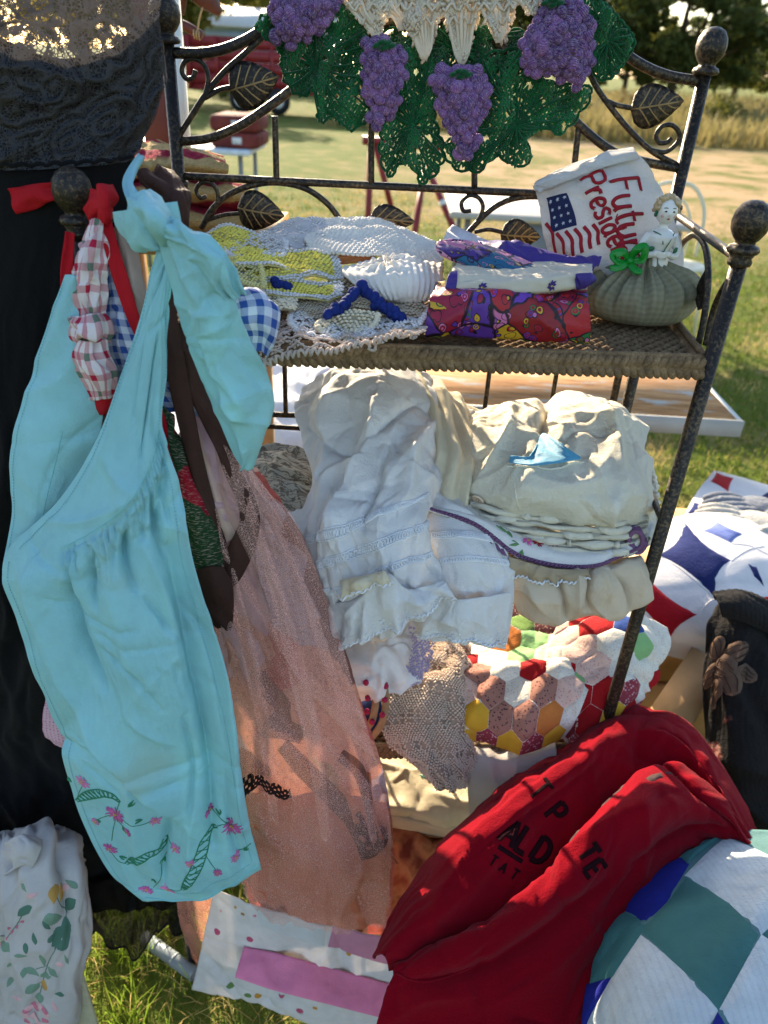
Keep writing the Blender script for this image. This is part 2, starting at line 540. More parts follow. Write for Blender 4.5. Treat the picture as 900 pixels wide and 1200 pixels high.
def fabric(name, c, var=0.12, rough=0.85, transl=0.18, grain=7000, sheen=0.0, wr=0.25, blot=None, spec=0.2):
    """plain woven cloth: slight dye unevenness, thread grain, fine creases"""
    if name in _mats: return _mats[name]
    b = NB(name); c = lin(c)
    o = b.ob()
    n1 = b.noise(o, 9, 4); n2 = b.noise(o, 55, 3)
    dark = tuple(x * (1 - var * 1.6) for x in c[:3]) + (1,); lite = tuple(min(1, x * (1 + var)) for x in c[:3]) + (1,)
    col = b.ramp(b.math('ADD', b.math('MULTIPLY', n1, 0.65), b.math('MULTIPLY', n2, 0.35)), [(0.3, dark), (0.7, lite)])
    if blot:
        m = b.ramp(b.noise(o, 5, 4), [(0.56, 0.0), (0.7, 0.75)])
        col = b.mix(m, col, lin(blot))
    b.base(col)
    uv = b.uv()
    s = b.sep(b.mapping(uv, (grain, grain, 1)))
    weave = b.math('MULTIPLY', b.math('SINE', s[0]), b.math('SINE', s[1]))
    hgt = b.math('ADD', b.math('MULTIPLY', weave, 0.05), b.math('ADD', b.math('MULTIPLY', b.ridged(o, 22), 1.6), b.math('ADD', b.math('MULTIPLY', b.noise(o, 150, 3), .7), b.math('MULTIPLY', b.noise(o, 480, 2), 0.45))))
    b.bump(hgt, wr * 1.5, 0.005)
    _mats[name] = b.finish(rough, spec, 0, transl, sheen=sheen)
    return _mats[name]
def patterned(name, colfn, rough=0.85, transl=0.15, wr=0.2, spec=0.2, alpha=None):
    """cloth whose print comes from colfn(builder) -> colour socket"""
    b = NB(name)
    col = colfn(b)
    n1 = b.noise(b.ob(), 40, 3)
    col = b.mix(1.0, col, b.ramp(n1, [(0.25, 0.82), (0.75, 1.0)]), 'MULTIPLY')
    b.base(col)
    b.bump(b.math('ADD', b.math('MULTIPLY', b.ridged(b.ob(), 22), 1.5), b.math('ADD', b.noise(b.ob(), 130, 3), b.math('MULTIPLY', b.noise(b.ob(), 480, 2), 0.45))), wr * 1.4, 0.005)
    return b.finish(rough, spec, 0, transl, alpha(b) if alpha else None)
def solid(name, c, rough=0.6, metal=0.0, spec=0.4, noise=(20, 0.2), bump=0.2, bscale=200):
    if name in _mats: return _mats[name]
    b = NB(name); c = lin(c)
    n = b.noise(b.ob(), noise[0], 5)
    d = tuple(x * (1 - noise[1]) for x in c[:3]) + (1,); e = tuple(min(1, x * (1 + noise[1])) for x in c[:3]) + (1,)
    b.base(b.ramp(n, [(0.3, d), (0.7, e)]))
    if bump: b.bump(b.noise(b.ob(), bscale, 3), bump, 0.002)
    _mats[name] = b.finish(rough, spec, metal)
    return _mats[name]

# ================================================================== SETTING
# ------------------------------------------------------------------ ground
def ground_mat():
    b = NB('ground_turf')
    o = b.ob(); s = b.sep(o)
    big = b.noise(o, 0.35, 5, 0.6); mid = b.noise(o, 2.2, 5, 0.65); fine = b.noise(o, 30, 4, 0.7)
    # dirt track crosses the field about 9 to 20 m out, wider on the right
    yy = b.math('ADD', s[1], b.math('MULTIPLY', b.math('SUBTRACT', big, 0.5), 7.0))
    weeds = b.ramp(b.noise(o, .9, 5, .7), [(.44, 1.0), (.6, .1)])
    trk = b.math('MULTIPLY', weeds, b.ramp(b.math('MULTIPLY', yy, 0.02), [(0.15, 0.0), (0.20, 1.0), (0.40, 1.0), (0.50, 0.0)]))
    trk = b.math('MULTIPLY', trk, b.ramp(b.math('ADD', b.math('MULTIPLY', s[0], 0.12), b.math('MULTIPLY', big, 0.5)), [(0.12, 0.0), (0.42, 1.0)]))
    patch = b.ramp(mid, [(0.47, 0.0), (0.68, .9)])
    grass = b.mix(fine, lin((60, 80, 28)), lin((108, 118, 50)))
    straw = b.mix(fine, lin((112, 98, 58)), lin((158, 140, 92)))
    g = b.mix(patch, grass, straw)
    sand = b.mix(fine, lin((150, 124, 92)), lin((188, 160, 124)))
    b.base(b.mix(trk, g, sand))
    b.bump(b.math('ADD', fine, b.noise(o, 120, 3)), 0.6, 0.02)
    return b.finish(0.95, 0.1)
gx = np.concatenate([-np.geomspace(400, 0.4, 40), np.linspace(-0.3, 0.3, 5), np.geomspace(0.4, 400, 40)])
gy = np.concatenate([[-6, -3, -1], np.geomspace(0.2, 900, 90)])
GX, GY = np.meshgrid(gx, gy)
GZ = 0.02 * perlin(GX / 1.3, GY / 1.3, 1) * np.clip(GY / 3, 0, 1) + 0.05 * perlin(GX / 6, GY / 6, 2) * np.clip(GY / 8, 0, 1)
gme = mesh_np('ground', np.stack([GX, GY, GZ], -1).reshape(-1, 3), grid_faces(len(gy), len(gx)))
ground = link('ground', gme, ground_mat()); ground['kind'] = 'structure'

# ------------------------------------------------------------------ blades
def blades(name, x, y, h, w, mat, lean=0.5, z=None, label=None, cat='grass', kink=0.35):
    n = len(x)
    z = np.zeros(n) if z is None else z
    a = rng.uniform(0, 2 * np.pi, n); la = rng.uniform(0, 2 * np.pi, n)
    L = lean * rng.uniform(0.2, 1, n) * h
    dx, dy = np.cos(a) * w / 2, np.sin(a) * w / 2
    V = np.empty((n, 5, 3))
    V[:, 0] = np.stack([x - dx, y - dy, z - 0.005], 1); V[:, 1] = np.stack([x + dx, y + dy, z - 0.005], 1)
    mx, my = x + np.cos(la) * L * kink, y + np.sin(la) * L * kink
    V[:, 2] = np.stack([mx - dx * 0.8, my - dy * 0.8, z + h * 0.6], 1); V[:, 3] = np.stack([mx + dx * 0.8, my + dy * 0.8, z + h * 0.6], 1)
    V[:, 4] = np.stack([x + np.cos(la) * L, y + np.sin(la) * L, z + h], 1)
    k = np.arange(n)[:, None] * 5
    Fc = np.concatenate([k + np.array([[0, 1, 3]]), k + np.array([[0, 3, 2]]), k + np.array([[2, 3, 4]])])
    o = link(name, mesh_np(name, V.reshape(-1, 3), Fc), mat)
    tag(o, label, cat, None, 'stuff')
    return o
def blade_mat(name, a, b_, transl=0.35, sc_=1.5):
    b = NB(name)
    n = b.node('ShaderNodeNewGeometry')
    r = n.outputs['Random Per Island']
    m = b.noise(b.ob(), sc_, 3)
    b.base(b.mix(b.math('ADD', b.math('MULTIPLY', r, 0.5), b.math('MULTIPLY', m, 0.5)), lin(a), lin(b_)))
    return b.finish(0.75, 0.2, 0, transl)
green_b = blade_mat('grass_green', (62, 88, 24), (124, 134, 54))
straw_b = blade_mat('grass_straw', (150, 128, 74), (196, 176, 116))
fresh_b = blade_mat('grass_fresh', (96, 128, 30), (150, 170, 62), 0.45)
# lawn behind and beside the rack
n = 80000
yy = 0.95 + 10 * rng.random(n) ** 1.8; xx = rng.uniform(-0.75, 0.75, n) * yy + 0.1
dens = perlin(xx / 0.7, yy / 0.7, 3) + 0.6 * perlin(xx / 0.2, yy / 0.2, 4)
k = dens > -0.25 + 0.5 * (yy > 8)
blades('lawn_grass', xx[k], yy[k], 0.012 + 0.03 * rng.random(k.sum()), 0.005 + 0.0008 * yy[k], green_b, 1.0, label='short patchy lawn grass around the rack')
k2 = ~k | (rng.random(n) < 0.25)
blades('lawn_straw', xx[k2], yy[k2], 0.01 + 0.02 * rng.random(k2.sum()), 0.004 + 0.0008 * yy[k2], straw_b, 1.6, label='dry straw coloured grass between the green patches')
# longer tufts in front, under the rack
n = 5200
yy = rng.uniform(0.45, 1.35, n); xx = rng.uniform(-0.8, 0.8, n)
blades('straw_litter', xx, yy, 0.015 + 0.03 * rng.random(n), 0.0022, straw_b, 2.2, label='matted dry straw under the rack')
n = 1500
cxs = rng.uniform(-0.62, -0.1, 40); cys = rng.uniform(0.5, 0.95, 40); ci = rng.integers(0, 40, n)
blades('long_grass', cxs[ci] + rng.normal(0, 0.018, n), cys[ci] + rng.normal(0, 0.018, n), 0.03 + 0.085 * rng.random(n) ** 2, 0.0026, fresh_b, 0.9, label='long bright green grass blades beside the plastic pipe')
n = 700
xx = rng.uniform(0.3, 0.75, n); yy = rng.uniform(0.85, 1.6, n)
blades('long_grass', xx, yy, 0.03 + 0.06 * rng.random(n) ** 2, 0.003, fresh_b, 0.9, label='bright grass between the rack and the wooden crate')
# tall dry meadow at the far side of the track
n = 18000
yy = 22 + 45 * rng.random(n) ** 1.3; xx = rng.uniform(-0.1, 0.75, n) * yy
tall = 0.35 + 0.8 * rng.random(n) * (0.5 + 0.8 * np.clip(perlin(xx / 5, yy / 5, 8) + 0.3, 0, 1))
blades('meadow_grass', xx, yy, tall, 0.05 + 0.04 * rng.random(n), blade_mat('meadow', (168, 146, 100), (122, 120, 68), 0.3, 0.25), 0.7, label='tall dry meadow grass beyond the dirt track')

# ------------------------------------------------------------------ trees
bark = solid('bark', (74, 60, 46), 0.9, noise=(8, 0.35), bump=0.6, bscale=30)
def tree(name, label, x, y, h, rx, ry, trunk_h, nclump, nleaf, leaf, mat, seed, low=0.15, fill=0.9):
    g = np.random.default_rng(seed)
    t = thing(name, label, 'tree', (x, y, 0), 'trees at the edge of the field')
    parts = []
    top = np.array([x + g.normal(0, 0.2), y, h * 0.62])
    parts.append(tube([(x, y, -0.1), (x + g.normal(0, 0.1), y, trunk_h * 0.5), (x + g.normal(0, 0.15), y, trunk_h), top], [h * 0.035, h * 0.028, h * 0.022, h * 0.006], 8, 14))
    cl = []
    for i in range(nclump):
        while True:
            p = g.uniform(-1, 1, 3)
            if 0.25 < np.linalg.norm(p) < 1 and p[2] > -0.8: break
        c = np.array([x + p[0] * rx * fill, y + p[1] * ry * fill, h * (low + (1 - low) * 0.5) + p[2] * h * (1 - low) * 0.5 * fill])
        cl.append(c)
        if i < 16:
            st = np.array([x, y, trunk_h * g.uniform(0.7, 1.4)])
            parts.append(tube([st, (st + c) / 2 + g.normal(0, 0.2, 3), c], [h * 0.012, h * 0.008, h * 0.003], 5, 8))
    mk('trunk', merge(parts), bark, t)
    cl = np.array(cl)
    ci = g.integers(0, nclump, nleaf)
    rad = g.uniform(0.35, 1.0, nclump) * 0.26 * min(rx, h / 2)
    d = g.normal(0, 1, (nleaf, 3)); d /= np.linalg.norm(d, axis=1)[:, None]
    P = cl[ci] + d * (rad[ci] * g.random(nleaf) ** 0.5)[:, None] * np.array([1.25, 1.25, 0.8])
    P[:, 2] = np.maximum(P[:, 2], 0.15)
    a, b_, c_ = frames(g.normal(0, 1, (nleaf, 3)), g.normal(0, 1, (nleaf, 3)))
    s = leaf * g.uniform(0.5, 1.2, nleaf)[:, None]
    V = np.stack([P - a * s, P + b_ * s * 0.45 + c_ * s * 0.1, P + a * s, P - b_ * s * 0.45 + c_ * s * 0.1], 1).reshape(-1, 3)
    Fc = np.arange(nleaf * 4).reshape(-1, 4)
    mk('crown', (V, Fc), mat, t, smooth=False)
    return t
lf_dark = blade_mat('leaf_dark', (46, 56, 26), (88, 96, 44), 0.35, 0.4)
lf_olive = blade_mat('leaf_olive', (78, 84, 34), (128, 124, 52), 0.45, 0.5)
lf_yel = blade_mat('leaf_yellow', (110, 112, 30), (176, 150, 40), 0.55, 0.6)
tree('dark_oak_tree', 'big dark oak with a dense round crown beyond the meadow', 11.5, 38, 7.6, 5.2, 4, 1.6, 70, 15000, 0.22, lf_dark, 1, 0.08)
tree('dark_oak_tree', 'low dark oak half hidden behind the crocheted grape doily', 6.2, 42, 6.0, 3.6, 3, 1.6, 50, 8000, 0.22, lf_dark, 2, 0.1)
tree('olive_tree', 'olive green bushy tree far behind the iron rack finial', 25, 55, 5.0, 6.5, 4, 1.2, 60, 9000, 0.25, lf_olive, 3, 0.0)
tree('yellowing_tree', 'yellow green tree with hanging leafy twigs at the edge of the lawn', 9.9, 15.5, 5.2, 2.1, 2.2, 1.8, 46, 5200, 0.1, lf_yel, 4, 0.27)
tree('olive_tree', 'sunlit olive tree standing between the brick red trailer and black dress', -9.0, 30, 6.2, 3.6, 3, 1.5, 46, 5500, 0.2, lf_olive, 5, 0.12)
tree('olive_tree', 'thin olive tree behind the pale blue shed', -4.6, 46, 6.5, 3.6, 3, 2.2, 36, 3600, 0.24, lf_olive, 6, 0.3)
tree('yellowing_tree', 'thin yellowing tree rising over the red trailer', -13.5, 36, 7.5, 4.4, 3, 2.0, 40, 5200, 0.22, lf_yel, 7, 0.2)
tree('olive_tree', 'wide olive tree at the far right end of the meadow', 36, 62, 5.2, 9, 4, 1.2, 60, 7000, 0.3, lf_olive, 8, 0.0)
for i, (x, h, k, lab) in enumerate(((-36, 8.5, 0, 'tall olive tree on the skyline seen through the black lace'), (-27, 7, 1, 'rounded dark tree on the skyline left of the red trailer'), (-19, 9, 2, 'tall yellowing tree on the skyline above the red trailer'), (-10, 7.5, 0, 'pale olive tree on the skyline behind the blue shed'), (-1, 6.5, 1, 'dark skyline tree hidden behind the lace centre of the doily'),
        (8, 8, 0, 'olive skyline tree behind the low dark oak'), (17, 6.5, 0, 'hazy olive tree on the skyline beside the big dark oak'), (27, 8, 1, 'dark skyline tree just above the right finial'), (36, 7, 2, 'yellowing skyline tree behind the yellow green tree'), (45, 9, 0, 'wide olive skyline tree at the meadow end'))):
    tree('distant_tree', lab, x, 68 + 3 * (i % 3), h, 5.2, 4, 1.5, 44, 3000, .36, (lf_olive, lf_dark, lf_yel)[k], 100 + i, .02)
for i, (x, y, h, lab) in enumerate(((-16, 27, 6.5, 'bushy olive tree close behind the left end of the red trailer'), (-20, 40, 8, 'yellow leaved tree left of the pale blue shed'), (-11, 48, 7.5, 'olive tree with bare lower trunk right behind the shed roof'))):
    tree('field_tree', lab, x, y, h, 3.8, 3, 1.6, 48, 5000, .2, (lf_olive, lf_yel)[i % 2], 140 + i, .08)
def bush(label, x, y, r, h, n, mat, seed):
    g = np.random.default_rng(seed)
    t = thing('bush', label, 'bush', (x, y, 0), 'bushes in the meadow')
    st = [tube([(x, y, -0.02), (x + g.normal(0, r * 0.3), y + g.normal(0, r * 0.3), h * 0.5), (x + g.normal(0, r * 0.5), y + g.normal(0, r * 0.5), h * 0.85)], [0.02, 0.012, 0.005], 5, 6) for _ in range(7)]
    mk('stem', merge(st), bark, t)
    d = g.normal(0, 1, (n, 3)); d /= np.linalg.norm(d, axis=1)[:, None]
    rr = (0.55 + 0.45 * g.random(n)) * (0.8 + 0.35 * perlin(d[:, 0] * 2, d[:, 1] * 2 + d[:, 2], seed))
    P = np.stack([x + d[:, 0] * r * rr, y + d[:, 1] * r * rr, np.abs(d[:, 2]) * h * rr + 0.05], 1)
    a, b_, c_ = frames(g.normal(0, 1, (n, 3)), g.normal(0, 1, (n, 3)))
    s = 0.09 * g.uniform(0.5, 1.2, n)[:, None]
    mk('foliage', (np.stack([P - a * s, P + b_ * s * 0.5, P + a * s, P - b_ * s * 0.5], 1).reshape(-1, 3), np.arange(n * 4).reshape(-1, 4)), mat, t, smooth=False)
lf_dry = blade_mat('leaf_dry', (112, 96, 62), (150, 132, 84), 0.3, 0.5)
bush('grey brown dry bush in front of the dark oak', 7.2, 27, 1.1, 1.3, 1500, lf_dry, 21)
bush('olive weed bush among the dry meadow grass', 11, 30, 1.3, 1.2, 1500, lf_olive, 22)
bush('brown shrub below the yellow green tree', 15.5, 33, 1.8, 1.5, 1800, lf_dry, 23)
bush('rusty brown shrub at the far end of the track', 20, 36, 1.7, 1.4, 1600, lf_dry, 24)
bush('low dark weed bush growing at the back of the lawn', 5.2, 26, 0.8, 0.8, 900, lf_dark, 25)
bush('dark bush beside the pale blue shed', -6.6, 33, 1.6, 2.2, 2000, lf_dark, 26)

# ------------------------------------------------------------------ far things: shed, trailer, sawhorse ...
wht = solid('white_paint', (205, 205, 200), 0.6, noise=(6, 0.08))
blu = solid('pale_blue_siding', (150, 168, 186), 0.7, noise=(3, 0.08))
redp = solid('red_paint', (128, 30, 32), 0.5, noise=(4, 0.2))
blk = solid('black_rubber', (24, 24, 26), 0.7)
wood = solid('pine_wood', (176, 138, 92), 0.75, noise=(14, 0.2), bump=0.4, bscale=60)
grey = solid('grey_plastic', (120, 122, 124), 0.55, noise=(10, 0.1))
def shed():
    x0, y0 = -6.8, 44
    t = thing('shed', 'pale blue shed with a light metal roof beyond the red trailer', 'shed', (x0, y0, 0))
    for k in range(9):
        mk('siding_board', box((x0, y0 - 0.02 * (k % 2), 0.15 + 0.3 * k), (6.4, 3, 0.29)), blu, t, smooth=False)
    V = np.array([(x0 - 3.5, y0 - 1.8, 2.65), (x0 + 3.5, y0 - 1.8, 2.65), (x0 + 3.5, y0, 3.5), (x0 - 3.5, y0, 3.5), (x0 + 3.5, y0 + 1.8, 2.65), (x0 - 3.5, y0 + 1.8, 2.65)])
    r = mk('roof', (V, np.array([(0, 1, 2, 3), (3, 2, 4, 5)])), wht, t, smooth=False)
    r.modifiers.new('thickness', 'SOLIDIFY').thickness = 0.08
    w = mk('window', box((x0 + 1.2, y0 - 1.53, 1.7), (0.8, 0.06, 0.7)), solid('dark_glass', (40, 46, 54), 0.15), t, smooth=False)
    for s in (-1, 1):
        mk('window_frame', box((x0 + 1.2 + s * 0.42, y0 - 1.55, 1.7), (0.08, 0.08, 0.8)), wht, w, smooth=False)
    mk('door', box((x0 - 1.0, y0 - 1.53, 1.0), (0.9, 0.06, 2.0)), wht, t, smooth=False)
shed()
def trailer():
    a = PZ(246, 133, 0); b_ = PZ(372, 140, 0)
    y = 25.0; s = y / a[1]; x0, x1 = a[0] * s - 0.6, b_[0] * y / b_[1] + 0.4
    t = thing('trailer', 'brick red high sided farm trailer parked on the grass', 'trailer', ((x0 + x1) / 2, y, 0))
    w = x1 - x0; xc = (x0 + x1) / 2
    mk('bed', box((xc, y + 0.9, 0.62), (w, 1.9, 0.12)), redp, t, smooth=False)
    for k in range(4):
        mk('side_board', box((xc, y - 0.03, 0.84 + 0.31 * k), (w, 0.05, 0.29)), redp, t, smooth=False)
        mk('side_board', box((xc, y + 1.85, 0.84 + 0.31 * k), (w, 0.05, 0.29)), redp, t, smooth=False)
    for s in (-1, 1):
        mk('end_board', box((xc + s * w / 2, y + 0.9, 1.3), (0.05, 1.9, 1.2)), redp, t, smooth=False)
    for k in range(6):
        mk('post', box((x0 + 0.1 + (w - 0.2) * k / 5, y - 0.075, 1.25), (0.09, 0.05, 1.35)), redp, t, smooth=False)
    for sx in (-0.55, 0.55):
        V, Fc = lathe([(0.0, -0.1), (0.2, -0.1), (0.33, -0.08), (0.36, 0), (0.33, 0.08), (0.2, 0.1), (0, 0.1)], 20)
        V = np.stack([V[:, 0], V[:, 2], V[:, 1]], 1) + np.array([xc + sx, y - 0.02, 0.36])
        wl = mk('wheel', (V, Fc), blk, t)
        V, Fc = lathe([(0.0, -0.03), (0.15, -0.02), (0.18, 0.0)], 16)
        mk('rim', (np.stack([V[:, 0], V[:, 2] - 0.1, V[:, 1]], 1) + np.array([xc + sx, y - 0.02, 0.36]), Fc), wht, wl)
    mk('drawbar', tube([(x1, y + 0.9, 0.55), (x1 + 1.3, y + 0.9, 0.5)], 0.05), redp, t)
trailer()
def sawhorse():
    t = thing('sawhorse', 'red metal sawhorse stand with four splayed legs on the grass', 'sawhorse', tuple(PZ(480, 295, 0)))
    top = [PY(437, 166, 7.6), PY(500, 172, 7.6)]
    leg = [(435, 160, 430, 292), (440, 170, 468, 280), (497, 200, 482, 300), (500, 195, 548, 305)]
    for a, b_, c, d in leg:
        A = PY(a, b_, 7.6); B = PZ(c, d, 0)
        l = mk('leg', tube([A, (A + B) / 2, B], 0.03, 8), redp, t)
        if (c, d) == (548, 305):
            m = A * 0.62 + B * 0.38
            mk('tape_band', tube([m, m + (B - A) * 0.05], 0.033, 8), wht, l)
    mk('crossbar', tube([PY(425, 164, 7.6), PY(520, 172, 7.6)], 0.04, 8), redp, t)
    a = PY(436, 215, 7.5)
sawhorse()
def chair():
    # cream wire garden chair standing behind the rack
    c = PY(800, 262, 5.4); x, y = c[0] - 0.08, 5.4
    m = solid('cream_enamel', (206, 200, 172), 0.4, noise=(20, 0.06))
    t = thing('garden_chair', 'cream painted wire garden chair with looped back', 'chair', (x, y, 0))
    def arch(w, h, z0, dy=0.0):
        return [(x - w, y + dy, z0), (x - w, y + dy + 0.03, z0 + h * 0.6), (x - w * 0.6, y + dy + 0.06, z0 + h * 0.93), (x, y + dy + 0.07, z0 + h), (x + w * 0.6, y + dy + 0.06, z0 + h * 0.93), (x + w, y + dy + 0.03, z0 + h * 0.6), (x + w, y + dy, z0)]
    mk('back_frame', tube(arch(0.22, 0.46, 0.45), 0.014, 8, 40), m, t)
    mk('back_loop', tube(arch(0.14, 0.36, 0.45), 0.009, 8, 40), m, t)
    mk('back_loop', tube(arch(0.07, 0.27, 0.45), 0.009, 8, 40), m, t)
    V, Fc = lathe([(0, 0.44), (0.2, 0.445), (0.225, 0.44), (0.22, 0.425), (0, 0.425)], 28)
    mk('seat', (V + np.array([x, y - 0.2, 0]), Fc), m, t)
    for sx in (-1, 1):
        for sy in (-1, 1):
            mk('leg', tube([(x + sx * 0.16, y - 0.2 + sy * 0.15, 0.43), (x + sx * 0.2, y - 0.2 + sy * 0.2, 0.0)], 0.012, 8), m, t)
chair()
# plywood table behind the rack
def ply_mat():
    b = NB('weathered_plywood'); o = b.ob()
    g = b.noise(b.mapping(o, (2.5, 26, 20)), 2.2, 6, 0.65, 0.6)
    col = b.ramp(g, [(0.3, lin((120, 82, 50))), (0.5, lin((176, 128, 84))), (0.72, lin((202, 160, 112)))])
    worn = b.ramp(b.noise(b.mapping(o, (3, 9, 5)), 2.5, 5), [(0.55, 0.0), (0.66, 1.0)])
    col = b.mix(worn, col, lin((176, 170, 160)))
    b.base(col); b.bump(g, 0.5, 0.004)
    return b.finish(0.85, 0.15)
def plytable():
    z = 0.72
    fl = PZ(540, 494, z); fr = PZ(866, 494, z); br = PZ(812, 425, z)
    t = thing('trestle_table', 'weathered plywood table top with white front edge on trestles', 'table', (fr[0] - 0.5, fr[1], 0))
    y0 = fr[1]; y1 = br[1] + 0.02; x1 = fr[0]; x0 = x1 - 1.0
    m = ply_mat()
    mk('tabletop', box(((x0 + x1) / 2, (y0 + y1) / 2, z - 0.012), (x1 - x0, y1 - y0, 0.022)), m, t, smooth=False)
    mk('edge_strip', box(((x0 + x1) / 2, y0 - 0.006, z - 0.018), (x1 - x0 + 0.02, 0.012, 0.045)), solid('grimy_white_edge', (156, 154, 148), .7, noise=(9, .15)), t, smooth=False)
    mk('edge_strip', box((x1 + 0.006, (y0 + y1) / 2 + 0.001, z - 0.014), (0.012, y1 - y0, 0.03)), wht, t, smooth=False)
    mk('apron_board', box((x0 + 0.42, y0 + 0.12, z - 0.20), (0.74, 0.02, 0.34)), solid('stained_board', (196, 178, 148), 0.8, noise=(7, 0.15)), t, smooth=False)
    for xx in (x0 + 0.12, x0 + 0.55, x1 - 0.3):
        for yy in (y0 + 0.15, y1 - 0.1):
            mk('leg', box((xx, yy, 0.35), (0.045, 0.045, 0.70)), wood, t, smooth=False)
    mk('stretcher', box((x0 + 0.5, y0 + 0.15, 0.22), (0.9, 0.03, 0.05)), wood, t, smooth=False)
plytable()
def greytable():
    z = 0.74
    a = PZ(528, 248, z); b_ = PZ(640, 236, z)
    x0, x1 = a[0], a[0] + 1.5; y0 = a[1]; y1 = y0 + 1.0
    t = thing('folding_table', 'grey plastic folding table out on the lawn behind the rack', 'table', ((x0 + x1) / 2, y0, 0))
    mk('tabletop', box(((x0 + x1) / 2, (y0 + y1) / 2, z - 0.02), (x1 - x0, y1 - y0, 0.04)), solid('table_grey', (170, 166, 158), 0.6, noise=(5, 0.08)), t, smooth=False, bev=0.01)
    for xx in (x0 + 0.12, x1 - 0.12):
        for yy in (y0 + 0.1, y1 - 0.1):
            mk('leg', tube([(xx, yy, z - 0.04), (xx, yy, 0)], 0.02, 8), grey, t)
        mk('leg_brace', tube([(xx, y0 + 0.1, 0.2), (xx, y1 - 0.1, 0.2)], 0.012, 8), grey, t)
    mk('skirt_panel', box(((x0 + x1) / 2 + 0.2, y0 + 0.05, z - 0.25), (x1 - x0 - 0.5, 0.02, 0.40)), grey, t, smooth=False)
greytable()
def rugtable():
    y = 6.0
    z = 0.76
    a = PY(215, 172, y)
    z = a[2]
    x0, x1 = PY(205, 172, y)[0] - 0.4, PY(292, 176, y)[0]
    t = thing('folding_table', 'white topped folding table under the stacked red cushions', 'table', ((x0 + x1) / 2, y, 0))
    mk('tabletop', box(((x0 + x1) / 2, y + 0.35, z - 0.02), (x1 - x0, 0.75, 0.04)), solid('table_bluewhite', (190, 198, 206), 0.5), t, smooth=False, bev=0.01)
    for xx in (x0 + 0.1, x1 - 0.08):
        for yy in (y + 0.06, y + 0.65):
            mk('leg', tube([(xx, yy, z - 0.03), (xx, yy, 0)], 0.018, 8), grey, t)
    rc = fabric('cushion_red', (112, 52, 48), 0.35, transl=0)
    xm = PY(272, 150, y)[0]
    for k in range(2):
        zz = z + 0.055 + 0.11 * k
        o = thing('cushion', ('lower' if k == 0 else 'upper') + ' dull red folded cushion with white tag on the white topped table', 'cushion', (xm, y + 0.3, zz - 0.05), 'cushions stacked on the far table')
        V, Fc = box((xm, y + 0.3, zz), (0.36, 0.5, 0.105))
        c = mk('cover', (V, Fc), rc, o, bev=0.03)
        mk('tag', box((xm + 0.02, y + 0.046, zz), (0.07, 0.004, 0.045)), wht, o, smooth=False)
rugtable()

# ================================================================== DISPLAY RACK
RL, RR = np.array([-.294, 1.05]), np.array([.370, 1.09])          # rear posts
FL, FR = np.array([-.313, .75]), np.array([.350, .795])           # front posts
Z1, Z2, Z3, Z4 = 1.235, 0.925, 0.615, 0.30                        # shelf tops
iron_b = NB('hammered_iron')
o_ = iron_b.ob()
n1_ = iron_b.noise(o_, 240, 4, 0.7); n2_ = iron_b.noise(o_, 14, 3)
iron_b.base(iron_b.mix(iron_b.ramp(iron_b.math('ADD', iron_b.math('MULTIPLY', n1_, 0.7), iron_b.math('MULTIPLY', n2_, 0.3)), [(0.48, 0.0), (0.66, 1.0)]), lin((34, 30, 28)), lin((112, 92, 66))))
iron_b.bump(n1_, 0.7, 0.0015)
iron = iron_b.finish(0.42, 0.5, 0.55)
rack = thing('display_rack', 'wrought iron display rack with leaf scrolls and braided wicker shelves', 'display rack', (0.03, 0.92, 0))
def QR(px, py):
    """photo pixel -> rear frame plane"""
    d = ray(px, py)
    n = np.array([-(RR - RL)[1], (RR - RL)[0]])
    t = ((RL - 0) @ n) / (d[:2] @ n)
    return d * t + np.array([0, 0, H])
def post(xy, ztop, r=0.0085, s=1.0):
    x, y = xy
    p = mk('post', tube([(x, y, 0), (x, y, ztop * 0.5), (x, y, ztop)], r, 12), iron, rack)
    prof = [(0.0085, 0), (0.0145, 0.001), (0.0165, 0.004), (0.0145, 0.008), (0.0105, 0.0095), (0.0098, 0.012), (0.013, 0.0155), (0.0172, 0.0225), (0.0186, 0.031), (0.0172, 0.040), (0.0125, 0.0475), (0.006, 0.051), (0.0, 0.0518)]
    mk('finial', lathe([(a * s, b * s) for a, b in prof], 24, (x, y, ztop - 0.001)), iron, p)
    for zc in (Z1 + 0.112,):
        mk('collar', lathe([(r, -0.008), (r * 1.35, -0.007), (r * 1.45, -0.003), (r * 1.25, 0), (r * 1.45, 0.003), (r * 1.35, 0.007), (r, 0.008)], 16, (x, y, zc)), iron, p)
post(RL, 1.507); post(RR, 1.507); post(FL, 1.352); post(FR, 1.352)
def bar(name, pts, r, n=30):
    return mk(name, tube([p if len(p) == 3 else QR(*p) for p in pts], r, 10, n), iron, rack)
def lp(a, b, t, z): return np.array([*(a + (b - a) * t), z])
